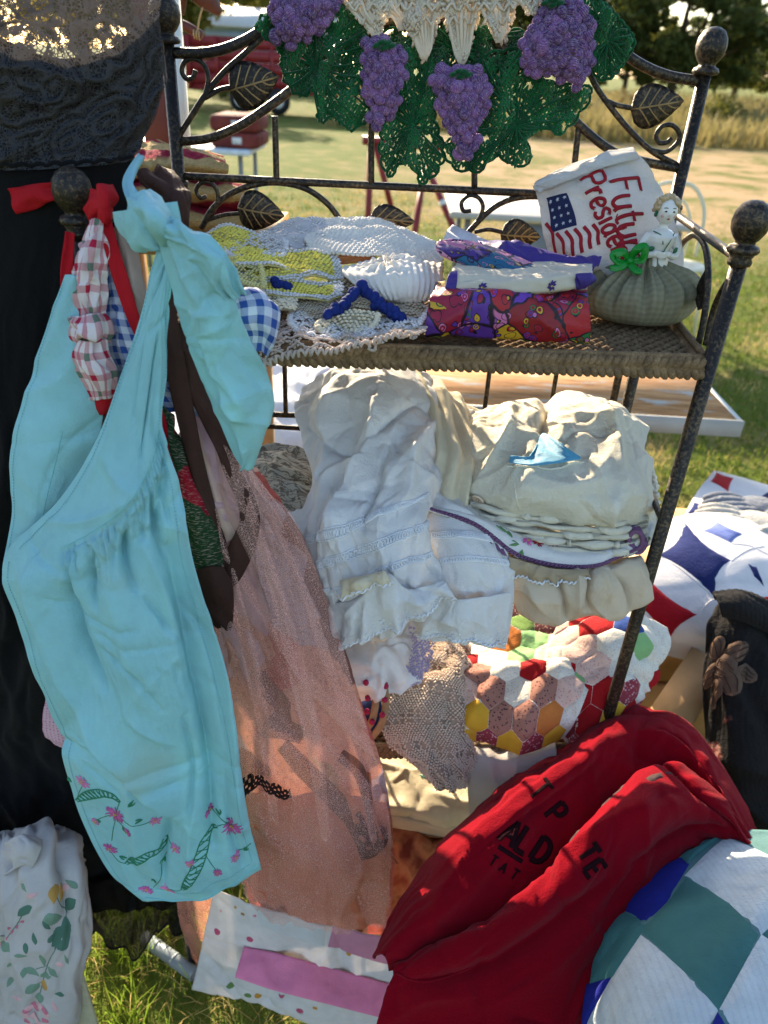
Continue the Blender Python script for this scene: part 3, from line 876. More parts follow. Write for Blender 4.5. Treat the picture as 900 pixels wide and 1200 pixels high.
# headboard
bar('top_rail', [(203, 62), (240, 62), (270, 55), (300, 40), (330, 15), (362, -20), (410, -50), (490, -62), (570, -45), (640, -15), (685, 12), (712, 45), (745, 72), (780, 88), (818, 95)], 0.0062, 80)
bar('lower_arch', [(207, 166), (245, 162), (280, 148), (315, 125), (345, 102), (390, 62), (430, 34), (500, 22), (560, 38), (600, 66), (640, 105), (672, 140), (700, 165), (725, 181), (757, 190), (795, 197)], 0.0056, 80)
bar('bottom_rail', [lp(RL, RR, 0, 1.36), lp(RL, RR, 0.5, 1.36), lp(RL, RR, 1, 1.36)], 0.005)
for a, b_ in (((322, 136), (324, 210)), ((435, 36), (435, 214)), ((555, 40), (556, 220)), ((678, 146), (670, 227))):
    bar('spindle', [a, ((a[0] + b_[0]) / 2, (a[1] + b_[1]) / 2), b_], 0.0042)
bar('vine', [(207, 164), (225, 135), (240, 112), (262, 85), (290, 60), (314, 38)], 0.0036)
bar('scroll', [(240, 113), (244, 92), (239, 76), (228, 69), (217, 72), (213, 83), (218, 92), (226, 91), (229, 82)], 0.003, 50)
bar('leaf_stem', [(240, 115), (258, 105), (274, 102)], 0.003)
bar('vine', [(793, 193), (765, 178), (740, 155), (715, 125), (695, 95), (684, 60)], 0.0036)
bar('scroll', [(763, 176), (780, 178), (793, 168), (796, 157), (788, 147), (776, 148), (769, 158), (772, 167), (781, 167), (787, 162)], 0.003, 50)
bar('leaf_stem', [(706, 116), (722, 123), (742, 127)], 0.003)
def leafmesh(px, py, ang, L, wd, plane=QR, curl=0.25):
    """wrought leaf: solid cupped blade with raised veins; ang in picture degrees (0 right, 90 up)"""
    c = plane(px, py) if not isinstance(px, np.ndarray) else px
    ex = plane(px + 10, py) - c; ex /= np.linalg.norm(ex)
    ez = np.array([0, 0, 1.0]); nn = np.cross(ex, ez)
    a = R(ang); t = ex * math.cos(a) + ez * math.sin(a); s = np.cross(nn, t)
    u = np.linspace(0, 1, 15)
    hw = wd / 2 * np.sin(np.pi * np.clip(u, 0, 1) ** 0.62) ** 0.85 + 0.0004
    ww = np.linspace(-1, 1, 9)
    P = c + ((u - 0.5) * L)[:, None, None] * t + (hw[:, None] * ww[None])[..., None] * s
    h = curl * (hw[:, None] * (1 - ww[None] ** 2)) - 0.0016 * np.exp(-(ww[None] / 0.12) ** 2) * 0
    h = h + 0.0012 * np.cos((u[:, None] - 0.45 * np.abs(ww[None])) * 40) * (np.abs(ww[None]) > 0.1)
    P = P + h[..., None] * nn[None, None]
    o = mk('leaf', (P.reshape(-1, 3), grid_faces(15, 9)), iron, rack)
    m = o.modifiers.new('thickness', 'SOLIDIFY'); m.thickness = 0.002; m.offset = 0
    # veins
    vs_ = []
    def rib(uu, wv, r):
        i = np.clip(uu * 14, 0, 13.99); k = i.astype(int); f = (i - k)[:, None]
        j = np.clip((wv + 1) * 4, 0, 7.99); q = j.astype(int); g = (j - q)[:, None]
        A = (P[k, q] * (1 - f) + P[k + 1, q] * f) * (1 - g) + (P[k, q + 1] * (1 - f) + P[k + 1, q + 1] * f) * g
        vs_.append(tube(A - nn * 0.0006 * 0 + nn * 0.0012, r, 5)); vs_.append(tube(A - nn * 0.0012, r, 5))
    tt = np.linspace(0, 1, 8)
    rib(tt * 0.98, tt * 0, 0.0013)
    for u0 in (0.12, 0.3, 0.48, 0.66):
        for sg in (-1, 1):
            rib(u0 + tt * 0.24, sg * tt * 0.85, 0.0010)
    mk('vein', merge(vs_), solid('rubbed_brass_vein', (150, 124, 84), .4, .6, .5), o)
    return o
leafmesh(298, 98, 14, 0.062, 0.052)
leafmesh(770, 123, 8, 0.066, 0.050)
# panel under the bottom rail
bar('lower_scroll_bar', [(236, 268), (248, 246), (268, 228), (296, 217), (325, 214), (358, 221), (385, 240), (404, 266)], 0.004, 40)
bar('scroll', [(240, 262), (252, 244), (255, 226), (247, 214), (236, 214), (230, 223), (235, 232), (242, 230)], 0.0028, 40)
bar('lower_scroll_bar', [(541, 282), (558, 262), (580, 242), (605, 232), (640, 231), (680, 240), (715, 258), (740, 282)], 0.004, 40)
bar('scroll', [(546, 275), (560, 258), (566, 243), (561, 232), (550, 229), (541, 237), (543, 247), (552, 247)], 0.0028, 40)
bar('leaf_stem', [(243, 258), (262, 252), (282, 250)], 0.0028)
bar('leaf_stem', [(556, 272), (572, 269), (588, 272)], 0.0028)
leafmesh(306, 248, -10, 0.062, 0.050)
leafmesh(460, 257, -6, 0.060, 0.036)
bar('leaf_stem', [(425, 262), (434, 260), (440, 258)], 0.0028)
leafmesh(610, 276, -4, 0.055, 0.042)
# sides
def side(F_, R_):
    bar('side_rail', [lp(R_, F_, 0, 1.345), lp(R_, F_, 0.5, 1.345), lp(R_, F_, 1, 1.345)], 0.0048)
    bar('side_scroll', [lp(R_, F_, 0.12, 1.245), lp(R_, F_, 0.2, 1.30), lp(R_, F_, 0.38, 1.335), lp(R_, F_, 0.58, 1.335), lp(R_, F_, 0.72, 1.31), lp(R_, F_, 0.80, 1.27), lp(R_, F_, 0.82, 1.238)], 0.0038, 40)
    bar('side_scroll', [lp(R_, F_, 0.99, 1.33), lp(R_, F_, 0.93, 1.315), lp(R_, F_, 0.88, 1.285), lp(R_, F_, 0.9, 1.245)], 0.0034, 30)
    for z in (Z2 + 0.10, Z3 + 0.10):
        bar('side_rail', [lp(R_, F_, 0, z), lp(R_, F_, 0.5, z), lp(R_, F_, 1, z)], 0.0045)
    for t in (0.33, 0.66):
        bar('spindle', [lp(R_, F_, t, Z2), lp(R_, F_, t, Z2 + 0.05), lp(R_, F_, t, Z2 + 0.1)], 0.0035)
side(FL, RL); side(FR, RR)
# side leaf on the right
def QS(px, py):
    d = ray(px, py); e = RR - FR; n = np.array([-e[1], e[0]]); t = (FR @ n) / (d[:2] @ n)
    return d * t + np.array([0, 0, H])
def side_leaf():
    c = QS(824, 338); t = np.array([0.0, 0.1, 1.0]); e = np.array([*(RR - FR), 0]); e /= np.linalg.norm(e); nn = np.array([e[1], -e[0], 0])
    u = np.linspace(0, 1, 12); hw = 0.020 * np.sin(np.pi * u ** 0.7) + 0.0003; ww = np.linspace(-1, 1, 7)
    P = c + ((u - 0.5) * 0.05)[:, None, None] * t + (hw[:, None] * ww)[..., None] * e + (0.3 * hw[:, None] * (1 - ww ** 2))[..., None] * nn
    o = mk('leaf', (P.reshape(-1, 3), grid_faces(12, 7)), iron, rack)
    o.modifiers.new('thickness', 'SOLIDIFY').thickness = 0.002
side_leaf()
# backs of the lower tiers
for zt, zb in ((Z1, Z2), (Z2, Z3), (Z3, Z4)):
    zr = zb + 0.10
    bar('rear_rail', [lp(RL, RR, 0, zr), lp(RL, RR, 0.5, zr), lp(RL, RR, 1, zr)], 0.0045)
    bar('rear_rail', [lp(RL, RR, 0, zr - 0.016), lp(RL, RR, 0.3, zr - 0.022), lp(RL, RR, 0.5, zr - 0.012), lp(RL, RR, 0.7, zr - 0.022), lp(RL, RR, 1, zr - 0.016)], 0.004)
    for t in (0.2, 0.36, 0.515, 0.665, 0.82):
        bar('spindle', [lp(RL, RR, t, zr), lp(RL, RR, t, (zr + zt) / 2), lp(RL, RR, t, zt - 0.01)], 0.0036)
bar('spindle', [lp(RL, RR, 0.965, Z2), lp(RL, RR, 0.965, 1.08), lp(RL, RR, 0.965, Z1 - 0.01)], 0.006)
# shelves: woven panel + braided rim
wick = NB('seagrass_wicker'); o_ = wick.ob()
wick.base(wick.ramp(wick.math('ADD', wick.math('MULTIPLY', wick.noise(o_, 60, 4), 0.6), wick.math('MULTIPLY', wick.noise(o_, 400, 2), 0.4)), [(0.3, lin((74, 58, 42))), (0.55, lin((128, 104, 76))), (0.75, lin((164, 138, 104)))]))
wick.bump(wick.noise(wick.mapping(o_, (1, 1, 1)), 700, 3), 0.6, 0.002)
wick = wick.finish(0.8, 0.2)
def shelf(z):
    if shelf_src:
        sh0, kids = shelf_src
        c = sh0.copy(); C.objects.link(c); c.location.z += z - Z1
        for k_ in kids:
            q = k_.copy(); C.objects.link(q); q.parent = c
        return
    inset = 0.006
    c = [FL, FR, RR, RL]; cc = sum(c) / 4
    A, B, Cc, D = [p + (cc - p) * 0.02 for p in c]
    sh = mk('wicker_shelf', (np.array([(*A, z - 0.012), (*B, z - 0.012), (*Cc, z - 0.012), (*D, z - 0.012)]), np.array([(0, 1, 2, 3)])), wick, rack, smooth=False)
    sh.modifiers.new('thickness', 'SOLIDIFY').thickness = 0.006
    # woven strands
    nx, ny = 84, 34
    V = []
    us = np.linspace(0.01, 0.99, 2 * nx)
    for j in range(ny):
        t = (j + 0.5) / ny
        P = np.array([A + (D - A) * t + ((B + (Cc - B) * t) - (A + (D - A) * t)) * u for u in us])
        zz = z - 0.006 + 0.0022 * np.sin(np.pi * (np.arange(2 * nx) + j) )* 0 + 0.0024 * np.cos(np.pi * (np.arange(2 * nx) // 1 + 2 * (j % 2)) / 2)
        V.append(tube(np.column_stack([P, zz]), 0.0036, 4, caps=False))
    w = mk('weave', merge(V), wick, sh)
    # braid: two rows of slanted wraps around the edge
    def edge(P0, P1, out):
        L = np.linalg.norm(P1 - P0); n = int(L / 0.0088)
        t = (np.arange(n) + 0.5) / n
        P = P0 + (P1 - P0) * t[:, None]
        d = np.array([*((P1 - P0) / L), 0]); o = np.array([*out, 0.0])
        res = []
        for row, (dz, do, sl) in enumerate(((0.0055, 0.004, 0.75), (-0.0055, 0.004, -0.75))):
            Q = np.column_stack([P + np.array(out) * do + (0.0044 * row) * d[:2], np.full(n, z - 0.007 + dz)]) + rng.normal(0, 0.0004, (n, 3))
            tt = np.array([0, 0, 1.0]) + d * sl + rng.normal(0, 0.05, (n, 3))
            res.append(blobs(Q, tt, np.broadcast_to(o, (n, 3)), 0.0094, 0.0052, 0.0060, BALL5))
        res.append(tube([(*(P0), z - 0.007), (*((P0 + P1) / 2), z - 0.007), (*P1, z - 0.007)], 0.0085, 8, 12))
        res.append(tube([(*(P0 + np.array(out) * .001), z + 0.005), (*((P0 + P1) / 2 + np.array(out) * .001), z + 0.0045), (*P1, z + 0.005)], 0.004, 6, 20))
        return [(V_, F_ if F_.shape[1] == 4 else np.column_stack([F_, F_[:, 2]])) for V_, F_ in res]
    def nrm(a, b_): e = (b_ - a) / np.linalg.norm(b_ - a); return np.array([e[1], -e[0]])
    al = []
    for a, b_ in ((A, B), (B, Cc), (D, A)):
        al += edge(a, b_, nrm(a, b_))
    V, Fc = merge(al)
    shelf_src.extend([sh, [w, mk('braided_rim', (V, Fc), wick, sh)]])
shelf_src = []
for z in (Z1, Z2, Z3, Z4): shelf(z)

# ================================================================== GARMENTS HANGING ON THE LEFT
H2 = math.pi / 2
def uvm(S, px, py):
    return S.find(px, py)
def to_uv(S, c, pts):
    """offsets in metres (right, down) around uv c, at the local scale of the sheet"""
    e = .03
    f = lambda u, v: S(np.array([u]), np.array([v]))[0]
    su = np.linalg.norm(f(min(c[0] + e, 1), c[1]) - f(max(c[0] - e, 0), c[1])) / (min(c[0] + e, 1) - max(c[0] - e, 0))
    sv = np.linalg.norm(f(c[0], min(c[1] + e, 1)) - f(c[0], max(c[1] - e, 0))) / (min(c[1] + e, 1) - max(c[1] - e, 0))
    return [(c[0] + a / su, c[1] + b_ / sv) for a, b_ in pts]
# ---- black dress
dress = thing('black_dress', 'long black dress with sheer lace yoke and chiffon hem hanging beside the rack', 'dress', tuple(PY(60, 1110, .76)))
blackc = fabric('black_crepe', (10, 10, 13), 0.2, 0.8, 0.0, sheen=0.03, spec=0.15)
def lace_black():
    b = NB('black_lace'); uv = b.uv()
    w = b.noise(uv, 30, 3, out='Color')
    mv = b.node('ShaderNodeVectorMath', operation='ADD'); sc2 = b.node('ShaderNodeVectorMath', operation='SCALE'); sc2.inputs['Scale'].default_value = 0.02
    b.l(w, sc2.inputs[0]); b.l(uv, mv.inputs[0]); b.l(sc2.outputs[0], mv.inputs[1])
    v = mv.outputs[0]
    ring = b.math('SINE', b.math('MULTIPLY', b.voro(v, 26), 26.0))
    net = b.voro(v, 330, 'DISTANCE_TO_EDGE')
    thread = b.ramp(net, [(0.09, 1.0), (0.18, 0.0)])
    dense = b.ramp(ring, [(0.1, 0.0), (0.35, 1.0)])
    cl = b.ramp(b.voro(v, 420, 'DISTANCE_TO_EDGE'), [(0.25, 1.0), (0.33, 0.0)])
    a = b.math('MAXIMUM', b.math('MAXIMUM', thread, b.math('MULTIPLY', dense, cl)), .4)
    b.base(lin((46, 44, 46)))
    b.bump(b.math('ADD', ring, net), 0.4, 0.002)
    return b.finish(0.45, 0.5, 0, 0.45, a)
lace = lace_black()
lining_rows = [[(-150, 20, .835), (0, 46, .815), (62, 68, .815), (112, 62, .83), (150, 40, .86), (184, 8, .885)],
               [(-160, 110, .825), (0, 115, .805), (60, 118, .81), (110, 115, .83), (155, 110, .86), (189, 100, .885)],
               [(-160, 200, .82), (0, 205, .80), (60, 203, .805), (95, 200, .815), (125, 196, .83), (152, 190, .85)]]
bd = lambda u, v, x, y: fold(x, y, 1.2, .07, 3, .006, 3) + fold(x, y, 2.0, .05, 3, .004, 6) + crumple(x, y, .018, .0012, 2)
SL, _ = cloth('bodice_lining', lining_rows, blackc, dress, 90, 50, bd)
SB, _ = cloth('lace_bodice', [[(-150, -130, .83), (0, -140, .82), (120, -120, .84), (205, -70, .88)],
                 [(-160, 0, .82), (0, 0, .80), (110, 0, .82), (184, 8, .87)],
                 [(-160, 100, .81), (0, 105, .79), (110, 105, .815), (191, 100, .872)],
                 [(-160, 195, .80), (0, 200, .785), (90, 196, .795), (152, 186, .838)]], lace, dress, 110, 110, lambda u, v, x, y: bd(u, v, x, y) + .003, thick=0)
# scalloped lace hem of the bodice
SB.obj  # noqa
pts_ = np.linspace(0.02, 0.98, 90)
mk('lace_edge', merge([stroke(SB, [(u, 0.985 - 0.012 * abs(math.sin(u * 60))) for u in pts_], .004, .0012, 240)]), blackc, dress)
skirt_rows = [[(-160, 192, .80), (0, 197, .79), (90, 194, .80), (158, 178, .845)],
              [(-170, 420, .80), (0, 400, .785), (90, 400, .795), (150, 400, .83)],
              [(-170, 700, .79), (0, 700, .77), (100, 700, .78), (170, 700, .81)],
              [(-150, 960, .775), (0, 950, .76), (110, 950, .76), (200, 950, .79)],
              [(-120, 1080, .76), (40, 1065, .755), (130, 1062, .752), (225, 1062, .765)]]
def skirtd(u, v, x, y):
    return np.clip(v * 2, 0, 1) * (fold(x, y, H2, .055, 9, .017, 11, .7)) + np.clip(v * 4, .25, 1) * fold(x, y, H2, .022, 10, .005, 12, .6)
SK, _ = cloth('skirt', skirt_rows, blackc, dress, 130, 130, skirtd)
def chiffon():
    b = NB('black_chiffon'); b.base(lin((16, 15, 15)))
    a = b.ramp(b.noise(b.uv(), 900, 2), [(0.3, 0.86), (0.7, 0.97)])
    return b.finish(0.7, 0.2, 0, 0.3, a)
chif = chiffon()
def hemd(u, v, x, y):
    return (0.25 + v) * (fold(x, y, H2, .04, 6, .022, 14, .3) + .008 * np.sin(x / .0085 + 2 * perlin(x / .05, y / .05, 3)))
SH, _ = cloth('chiffon_hem', [[(-120, 1040, .752), (40, 1035, .748), (130, 1030, .744), (228, 1030, .752)],
                  [(-110, 1085, .745), (45, 1080, .74), (135, 1078, .735), (225, 1070, .744)],
                  [(-100, 1120, .735), (60, 1100, .73), (118, 1096, .728), (158, 1116, .722), (192, 1092, .73), (226, 1086, .738)]], chif, dress, 150, 40, hemd, thick=0)
mk('hem_edge', stroke(SH, [(u, 0.995) for u in np.linspace(0, 1, 150)], .004, .0014, 300), blackc, dress)

# ---- turquoise apron
teal = fabric('turquoise_cotton', (148, 204, 210), 0.08, 0.6, 0.14, blot=(156, 194, 188), wr=0.3, spec=0.4)
apron = thing('apron', 'turquoise halter apron with pink flower embroidery tied to the rack post', 'apron', tuple(PY(200, 1055, .62)))
AY = .66
arows = [[(187, 282, .685), (192, 284, .68), (199, 285, .68), (206, 288, .69)],
         [(166, 370, .675), (176, 370, .665), (188, 370, .665), (199, 372, .675)],
         [(141, 440, .668), (158, 442, .655), (176, 440, .655), (195, 438, .668)],
         [(112, 520, .66), (135, 525, .645), (163, 520, .64), (190, 500, .655)],
         [(66, 590, .655), (105, 600, .635), (150, 590, .62), (208, 562, .645)],
         [(6, 655, .655), (60, 665, .625), (130, 655, .61), (222, 645, .64)],
         [(26, 735, .645), (95, 740, .61), (170, 740, .60), (243, 735, .635)],
         [(52, 815, .635), (120, 820, .605), (200, 820, .595), (264, 812, .625)],
         [(72, 890, .63), (140, 900, .605), (215, 898, .60), (281, 895, .62)],
         [(97, 970, .625), (165, 985, .605), (235, 985, .60), (294, 965, .615)],
         [(128, 1025, .625), (185, 1040, .605), (245, 1035, .60), (304, 1003, .612)],
         [(168, 1054, .622), (205, 1060, .608), (255, 1048, .604), (306, 1014, .612)]]
def aprond(u, v, x, y, S):
    body = np.clip((v - .36) * 6, 0, 1)
    below = np.clip((v - .38 - .10 * (1 - u)) * 12, 0, 1) * np.exp(-np.clip(v - .42, 0, 1) * 7)
    d = body * (fold(x, y, H2 + .22, .11, 5, .008, 21, .4) + fold(x, y, H2 - .1, .05, 6, .003, 23, .6))
    d = d + below * fold(x, y, H2 - .1, .014, 7, .0045, 25, .5) + below * .0008 * np.sin(x / .0011)
    d = d + (1 - body) * fold(x, y, H2 - .3, .04, 6, .002, 27)
    d = d + lines(S, x, y, [([(38, 680), (60, 745), (100, 825), (150, 892), (205, 955)], .022, .024, .45), ([(78, 690), (92, 745), (124, 805)], .012, -.014), ([(215, 600), (235, 690), (255, 790), (272, 880), (282, 960)], .016, .026, .6),
        ([(196, 640), (212, 720), (236, 820), (246, 900), (250, 990)], .016, -.018), ([(130, 650), (140, 720), (162, 800)], .016, .012), ([(165, 610), (186, 680), (206, 765)], .012, .013, .5),
        ([(110, 645), (112, 710)], .007, -.011), ([(148, 622), (158, 690)], .007, -.011), ([(178, 590), (192, 650)], .006, -.010), ([(90, 655), (92, 700)], .006, .008), ([(130, 632), (136, 680)], .006, .008),
        ([(150, 905), (160, 960), (165, 1030)], .015, .012), ([(197, 960), (190, 1040)], .012, -.013), ([(226, 950), (228, 1040)], .013, .014), ([(80, 860), (120, 888), (155, 920), (192, 956)], .004, -.007), ([(262, 900), (268, 960), (285, 1010)], .010, -.008),
        ([(150, 440), (135, 500), (110, 560)], .010, .005), ([(185, 400), (175, 470), (165, 530)], .010, -.005), ([(60, 610), (110, 610), (160, 580)], .012, .006)])
    g_ = np.random.default_rng(17); gl = []
    for px, py in crom(np.array([(72, 642.), (110, 624), (140, 602), (165, 570), (180, 537), (187, 508)]), 26):
        L = g_.uniform(22, 75); gl.append(([(px, py + 3), (px + L * .12, py + L * .5), (px + L * g_.uniform(.05, .3), py + L)], g_.uniform(.004, .007), -g_.uniform(.004, .009)))
        gl.append(([(px + 6, py + 3), (px + 6 + L * .1, py + L * .35)], .004, g_.uniform(.003, .006)))
    d = d + lines(S, x, y, gl)
    d = d + lines(S, x, y, [([(60, 700), (110, 730), (160, 735)], .006, -.005), ([(120, 760), (160, 790), (190, 830)], .007, -.006), ([(70, 780), (110, 850)], .006, -.006), ([(170, 700), (200, 740)], .006, -.006), ([(215, 840), (225, 900), (222, 960)], .006, -.007), ([(100, 900), (140, 930)], .006, -.005), ([(230, 720), (250, 800), (262, 870)], .005, -.007), ([(150, 830), (200, 870)], .006, .005)])
    return d + crumple(x, y, .07, .0016, 28)
SA, aob = cloth('apron_body', arows, teal, apron, 170, 330, aprond)
lrows = [[(78, 322, .715), (88, 322, .712), (104, 326, .715)],
         [(52, 395, .712), (80, 395, .70), (116, 400, .71)],
         [(30, 460, .70), (70, 462, .692), (122, 470, .705)],
         [(13, 530, .69), (55, 540, .678), (110, 545, .70)],
         [(14, 600, .68), (45, 610, .668), (92, 605, .69)],
         [(5, 662, .665), (30, 668, .66), (62, 660, .68)]]
SLp, _ = cloth('apron_bib', lrows, teal, apron, 80, 140, lambda u, v, x, y: fold(x, y, H2 + .5, .05, 5, .005, 31) + np.clip((v - .45) * 4, 0, 1) * np.clip((u - .4) * 4, 0, 1) * fold(x, y, H2, .014, 6, .004, 32) + crumple(x, y, .05, .001, 33))
# waist seam (stitched line) and side seam
def pxstroke(S, pxs, w, h, n=80):
    return stroke(S, [S.find(*p) for p in pxs], w, h, n)
seam_m = fabric('turquoise_thread', (126, 186, 192), 0.05, 0.8, 0.0)
mk('seam', pxstroke(SA, [(76, 640), (110, 622), (140, 600), (165, 568), (180, 535), (187, 505)], .0016, .0007), seam_m, apron)
mk('seam', pxstroke(SLp, [(73, 505), (64, 545), (54, 585), (46, 620)], .0016, .0007, 50), seam_m, apron)
mk('hem', pxstroke(SA, [(170, 1052), (205, 1057), (255, 1046), (305, 1013)], .003, .0012, 60), seam_m, apron)
def dashes(S, uvs, n, w=.0011):
    q = crom(np.array(uvs, float), 2 * n); return merge([stroke(S, [q[2 * i], (q[2 * i] + q[2 * i + 1]) / 2, q[2 * i + 1]], w, .0006, 4, off=.0004, seg=4) for i in range(n - 1)])
mk('edge_stitching', dashes(SA, [(.045, v) for v in np.linspace(.40, .97, 12)], 150), seam_m, apron)
mk('edge_stitching', dashes(SA, [(.955, v) for v in np.linspace(.02, .97, 12)], 240), seam_m, apron)
mk('edge_stitching', dashes(SA, [(.07, v) for v in np.linspace(.02, .38, 8)], 90), seam_m, apron)
mk('edge_stitching', dashes(SA, [(u, .972) for u in np.linspace(.05, .95, 10)], 60), seam_m, apron)
mk('edge_stitching', dashes(SLp, [(.06, v) for v in np.linspace(.02, .95, 10)], 90), seam_m, apron)
# wrapped knot, loop and tails
def half_wrap(rows_px, Yc, bulge, mat, parent, name, seed, nu=40, nv=40):
    """rows of (x0,y0,x1,y1): each row bulges towards the viewer"""
    rows = []
    for i, (x0, y0, x1, y1) in enumerate(rows_px):
        yy = Yc if np.isscalar(Yc) else Yc[i]
        bb = bulge if np.isscalar(bulge) else bulge[i]
        rows.append([(x0 + (x1 - x0) * t, y0 + (y1 - y0) * t, yy - bb * math.sin(math.pi * t)) for t in (0, .12, .35, .65, .88, 1)])
    return cloth(name, rows, mat, parent, nu, nv, lambda u, v, x, y: fold(x, y, H2 + .3, .018, 5, .0035, seed) + fold(x, y, 0.3, .03, 3, .002, seed + 1) + crumple(x, y, .012, .0007, seed))
half_wrap([(126, 250, 205, 236), (132, 268, 210, 262), (150, 285, 200, 290), (168, 292, 196, 296)], .70, .028, teal, apron, 'tie_loop', 41)
half_wrap([(152, 228, 176, 224), (150, 245, 192, 236), (158, 258, 206, 256), (172, 272, 206, 276), (184, 282, 204, 286)], [.71, .69, .685, .685, .69], [.01, .035, .042, .035, .02], teal, apron, 'tie_knot', 43)
cloth('tie_tail', [[(180, 266, .672), (192, 262, .664), (206, 262, .67)],
                   [(186, 300, .668), (212, 290, .655), (238, 282, .665)],
                   [(200, 345, .668), (232, 335, .65), (268, 330, .66)],
                   [(214, 400, .67), (250, 395, .65), (288, 388, .66)],
                   [(234, 450, .672), (275, 448, .655), (314, 440, .665)],
                   [(256, 500, .675), (290, 495, .66), (322, 478, .67)],
                   [(272, 535, .68), (290, 528, .668), (308, 512, .675)],
                   [(282, 550, .682), (287, 549, .675), (293, 546, .68)]], teal, apron, 60, 130,
      lambda u, v, x, y: fold(x, y, H2, .022, 9, .006, 45, .7) * np.clip(1.5 - v * 1.1, .2, 1) + crumple(x, y, .02, .0012, 46) + .004 * np.tanh((u - .3) * 30))
cloth('tie_loop', [[(188, 270, .66), (200, 262, .65), (212, 264, .66)],
                   [(205, 300, .655), (226, 280, .642), (244, 272, .652)],
                   [(222, 325, .655), (248, 308, .64), (264, 298, .65)],
                   [(240, 343, .655), (262, 332, .645), (279, 322, .652)],
                   [(254, 354, .66), (272, 350, .652), (288, 344, .658)]], teal, apron, 60, 80,
      lambda u, v, x, y: fold(x, y, H2 + .1, .013, 9, .006, 47, .7) + crumple(x, y, .015, .001, 48))
ribbon('strap_end', [(166, 182, .74), (156, 198, .73), (150, 215, .715), (156, 232, .70)], [.006, .008, .009, .012], fabric('pale_blue_cord', (150, 196, 206), .1), apron, 30, 5)
# embroidery
pk = fabric('pink_floss', (206, 96, 160), 0.25, 0.5, 0.05, spec=0.4); pk2 = fabric('rose_floss', (222, 130, 178), 0.25, 0.5, 0.05, spec=0.4)
gr = fabric('green_floss', (38, 128, 92), 0.2, 0.5, 0.05, spec=0.4); ye = fabric('gold_floss', (196, 168, 66), 0.2, 0.5, 0.05, spec=0.4)
def flower(S, px, py, r, parent, n=13, m=None, seed=0):
    g = np.random.default_rng(seed)
    c = S.find(px, py)
    vs_ = []
    for k in range(n):
        a = 2 * math.pi * k / n + g.normal(0, .1); L = r * g.uniform(.75, 1.1)
        vs_.append(stroke(S, to_uv(S, c, [(math.cos(a) * r * .15, math.sin(a) * r * .15), (math.cos(a + .1) * L * .6, math.sin(a + .1) * L * .6), (math.cos(a) * L, math.sin(a) * L)]), [.0008, .0032, .0008], .0008, 7, off=.0008, seg=5))
    f = mk('embroidered_flower', merge(vs_), m or (pk if seed % 2 else pk2), parent)
    vs_ = [stroke(S, to_uv(S, c, [(-r * .16, g.normal(0, r * .1)), (0, 0), (r * .16, g.normal(0, r * .1))]), .002, .0012, 5, off=.0012, seg=5) for _ in range(3)]
    mk('flower_center', merge(vs_), ye, f)
    return f
for i, (px, py, r) in enumerate([(97, 916, .011), (136, 954, .018), (182, 961, .010), (129, 994, .011), (206, 994, .010), (272, 967, .018), (276, 1004, .009), (172, 1042, .010), (197, 1042, .013), (150, 975, .008), (222, 1012, .007), (255, 1022, .008), (112, 962, .007), (245, 948, .008)]):
    flower(SA, px, py, r, apron, 15 if r > .012 else 11, None, 50 + i)
def vine(S, pxs, wid, parent):
    q = np.array([S.find(*p) for p in pxs])
    p = crom(q, 24); T = np.gradient(p * np.array([S.w, S.h]), axis=0); T /= np.linalg.norm(T, axis=1)[:, None]
    nrm_ = np.stack([-T[:, 1], T[:, 0]], 1)
    wv = wid * np.sin(np.linspace(.25, np.pi - .25, 24))[:, None] / 2
    A = p + nrm_ * wv / np.array([S.w, S.h]); B = p - nrm_ * wv / np.array([S.w, S.h])
    vs_ = [stroke(S, A, .0018, .0008, 40, off=.0005), stroke(S, B, .0018, .0008, 40, off=.0005)]
    for k in range(1, 22, 2):
        vs_.append(stroke(S, [A[k], (A[k] + B[k + 1]) / 2, B[k + 1]], .0013, .0007, 6, off=.0005)); vs_.append(stroke(S, [B[k], (A[k + 1] + B[k]) / 2, A[k + 1]], .0013, .0007, 6, off=.0005))
    mk('embroidered_vine', merge(vs_), gr, parent)
vine(SA, [(90, 938), (112, 930), (130, 932), (141, 940)], .014, apron)
vine(SA, [(148, 1012), (170, 1004), (190, 992), (194, 980)], .013, apron)
vine(SA, [(214, 1042), (228, 1022), (236, 1000), (242, 980), (254, 968)], .015, apron)
for pp_ in ([(97, 920), (92, 930), (90, 938)], [(141, 938), (138, 946), (136, 954)], [(146, 962), (158, 968), (168, 966), (180, 961)], [(131, 985), (133, 970), (136, 958)], [(130, 998), (138, 1008), (148, 1012)], [(194, 980), (200, 988), (206, 994)], [(180, 1040), (188, 1030), (190, 1010), (196, 998)], [(200, 1042), (208, 1044), (214, 1042)], [(254, 968), (262, 966), (272, 967)], [(278, 1000), (286, 994), (294, 988)], [(222, 1012), (230, 1018), (228, 1024)], [(112, 962), (120, 958), (136, 954)], [(150, 975), (142, 966), (136, 956)], [(245, 948), (256, 956), (268, 964)], [(255, 1022), (246, 1010), (240, 1000)]):
    mk('embroidered_stem', pxstroke(SA, pp_, .0012, .0007, 20), gr, apron)
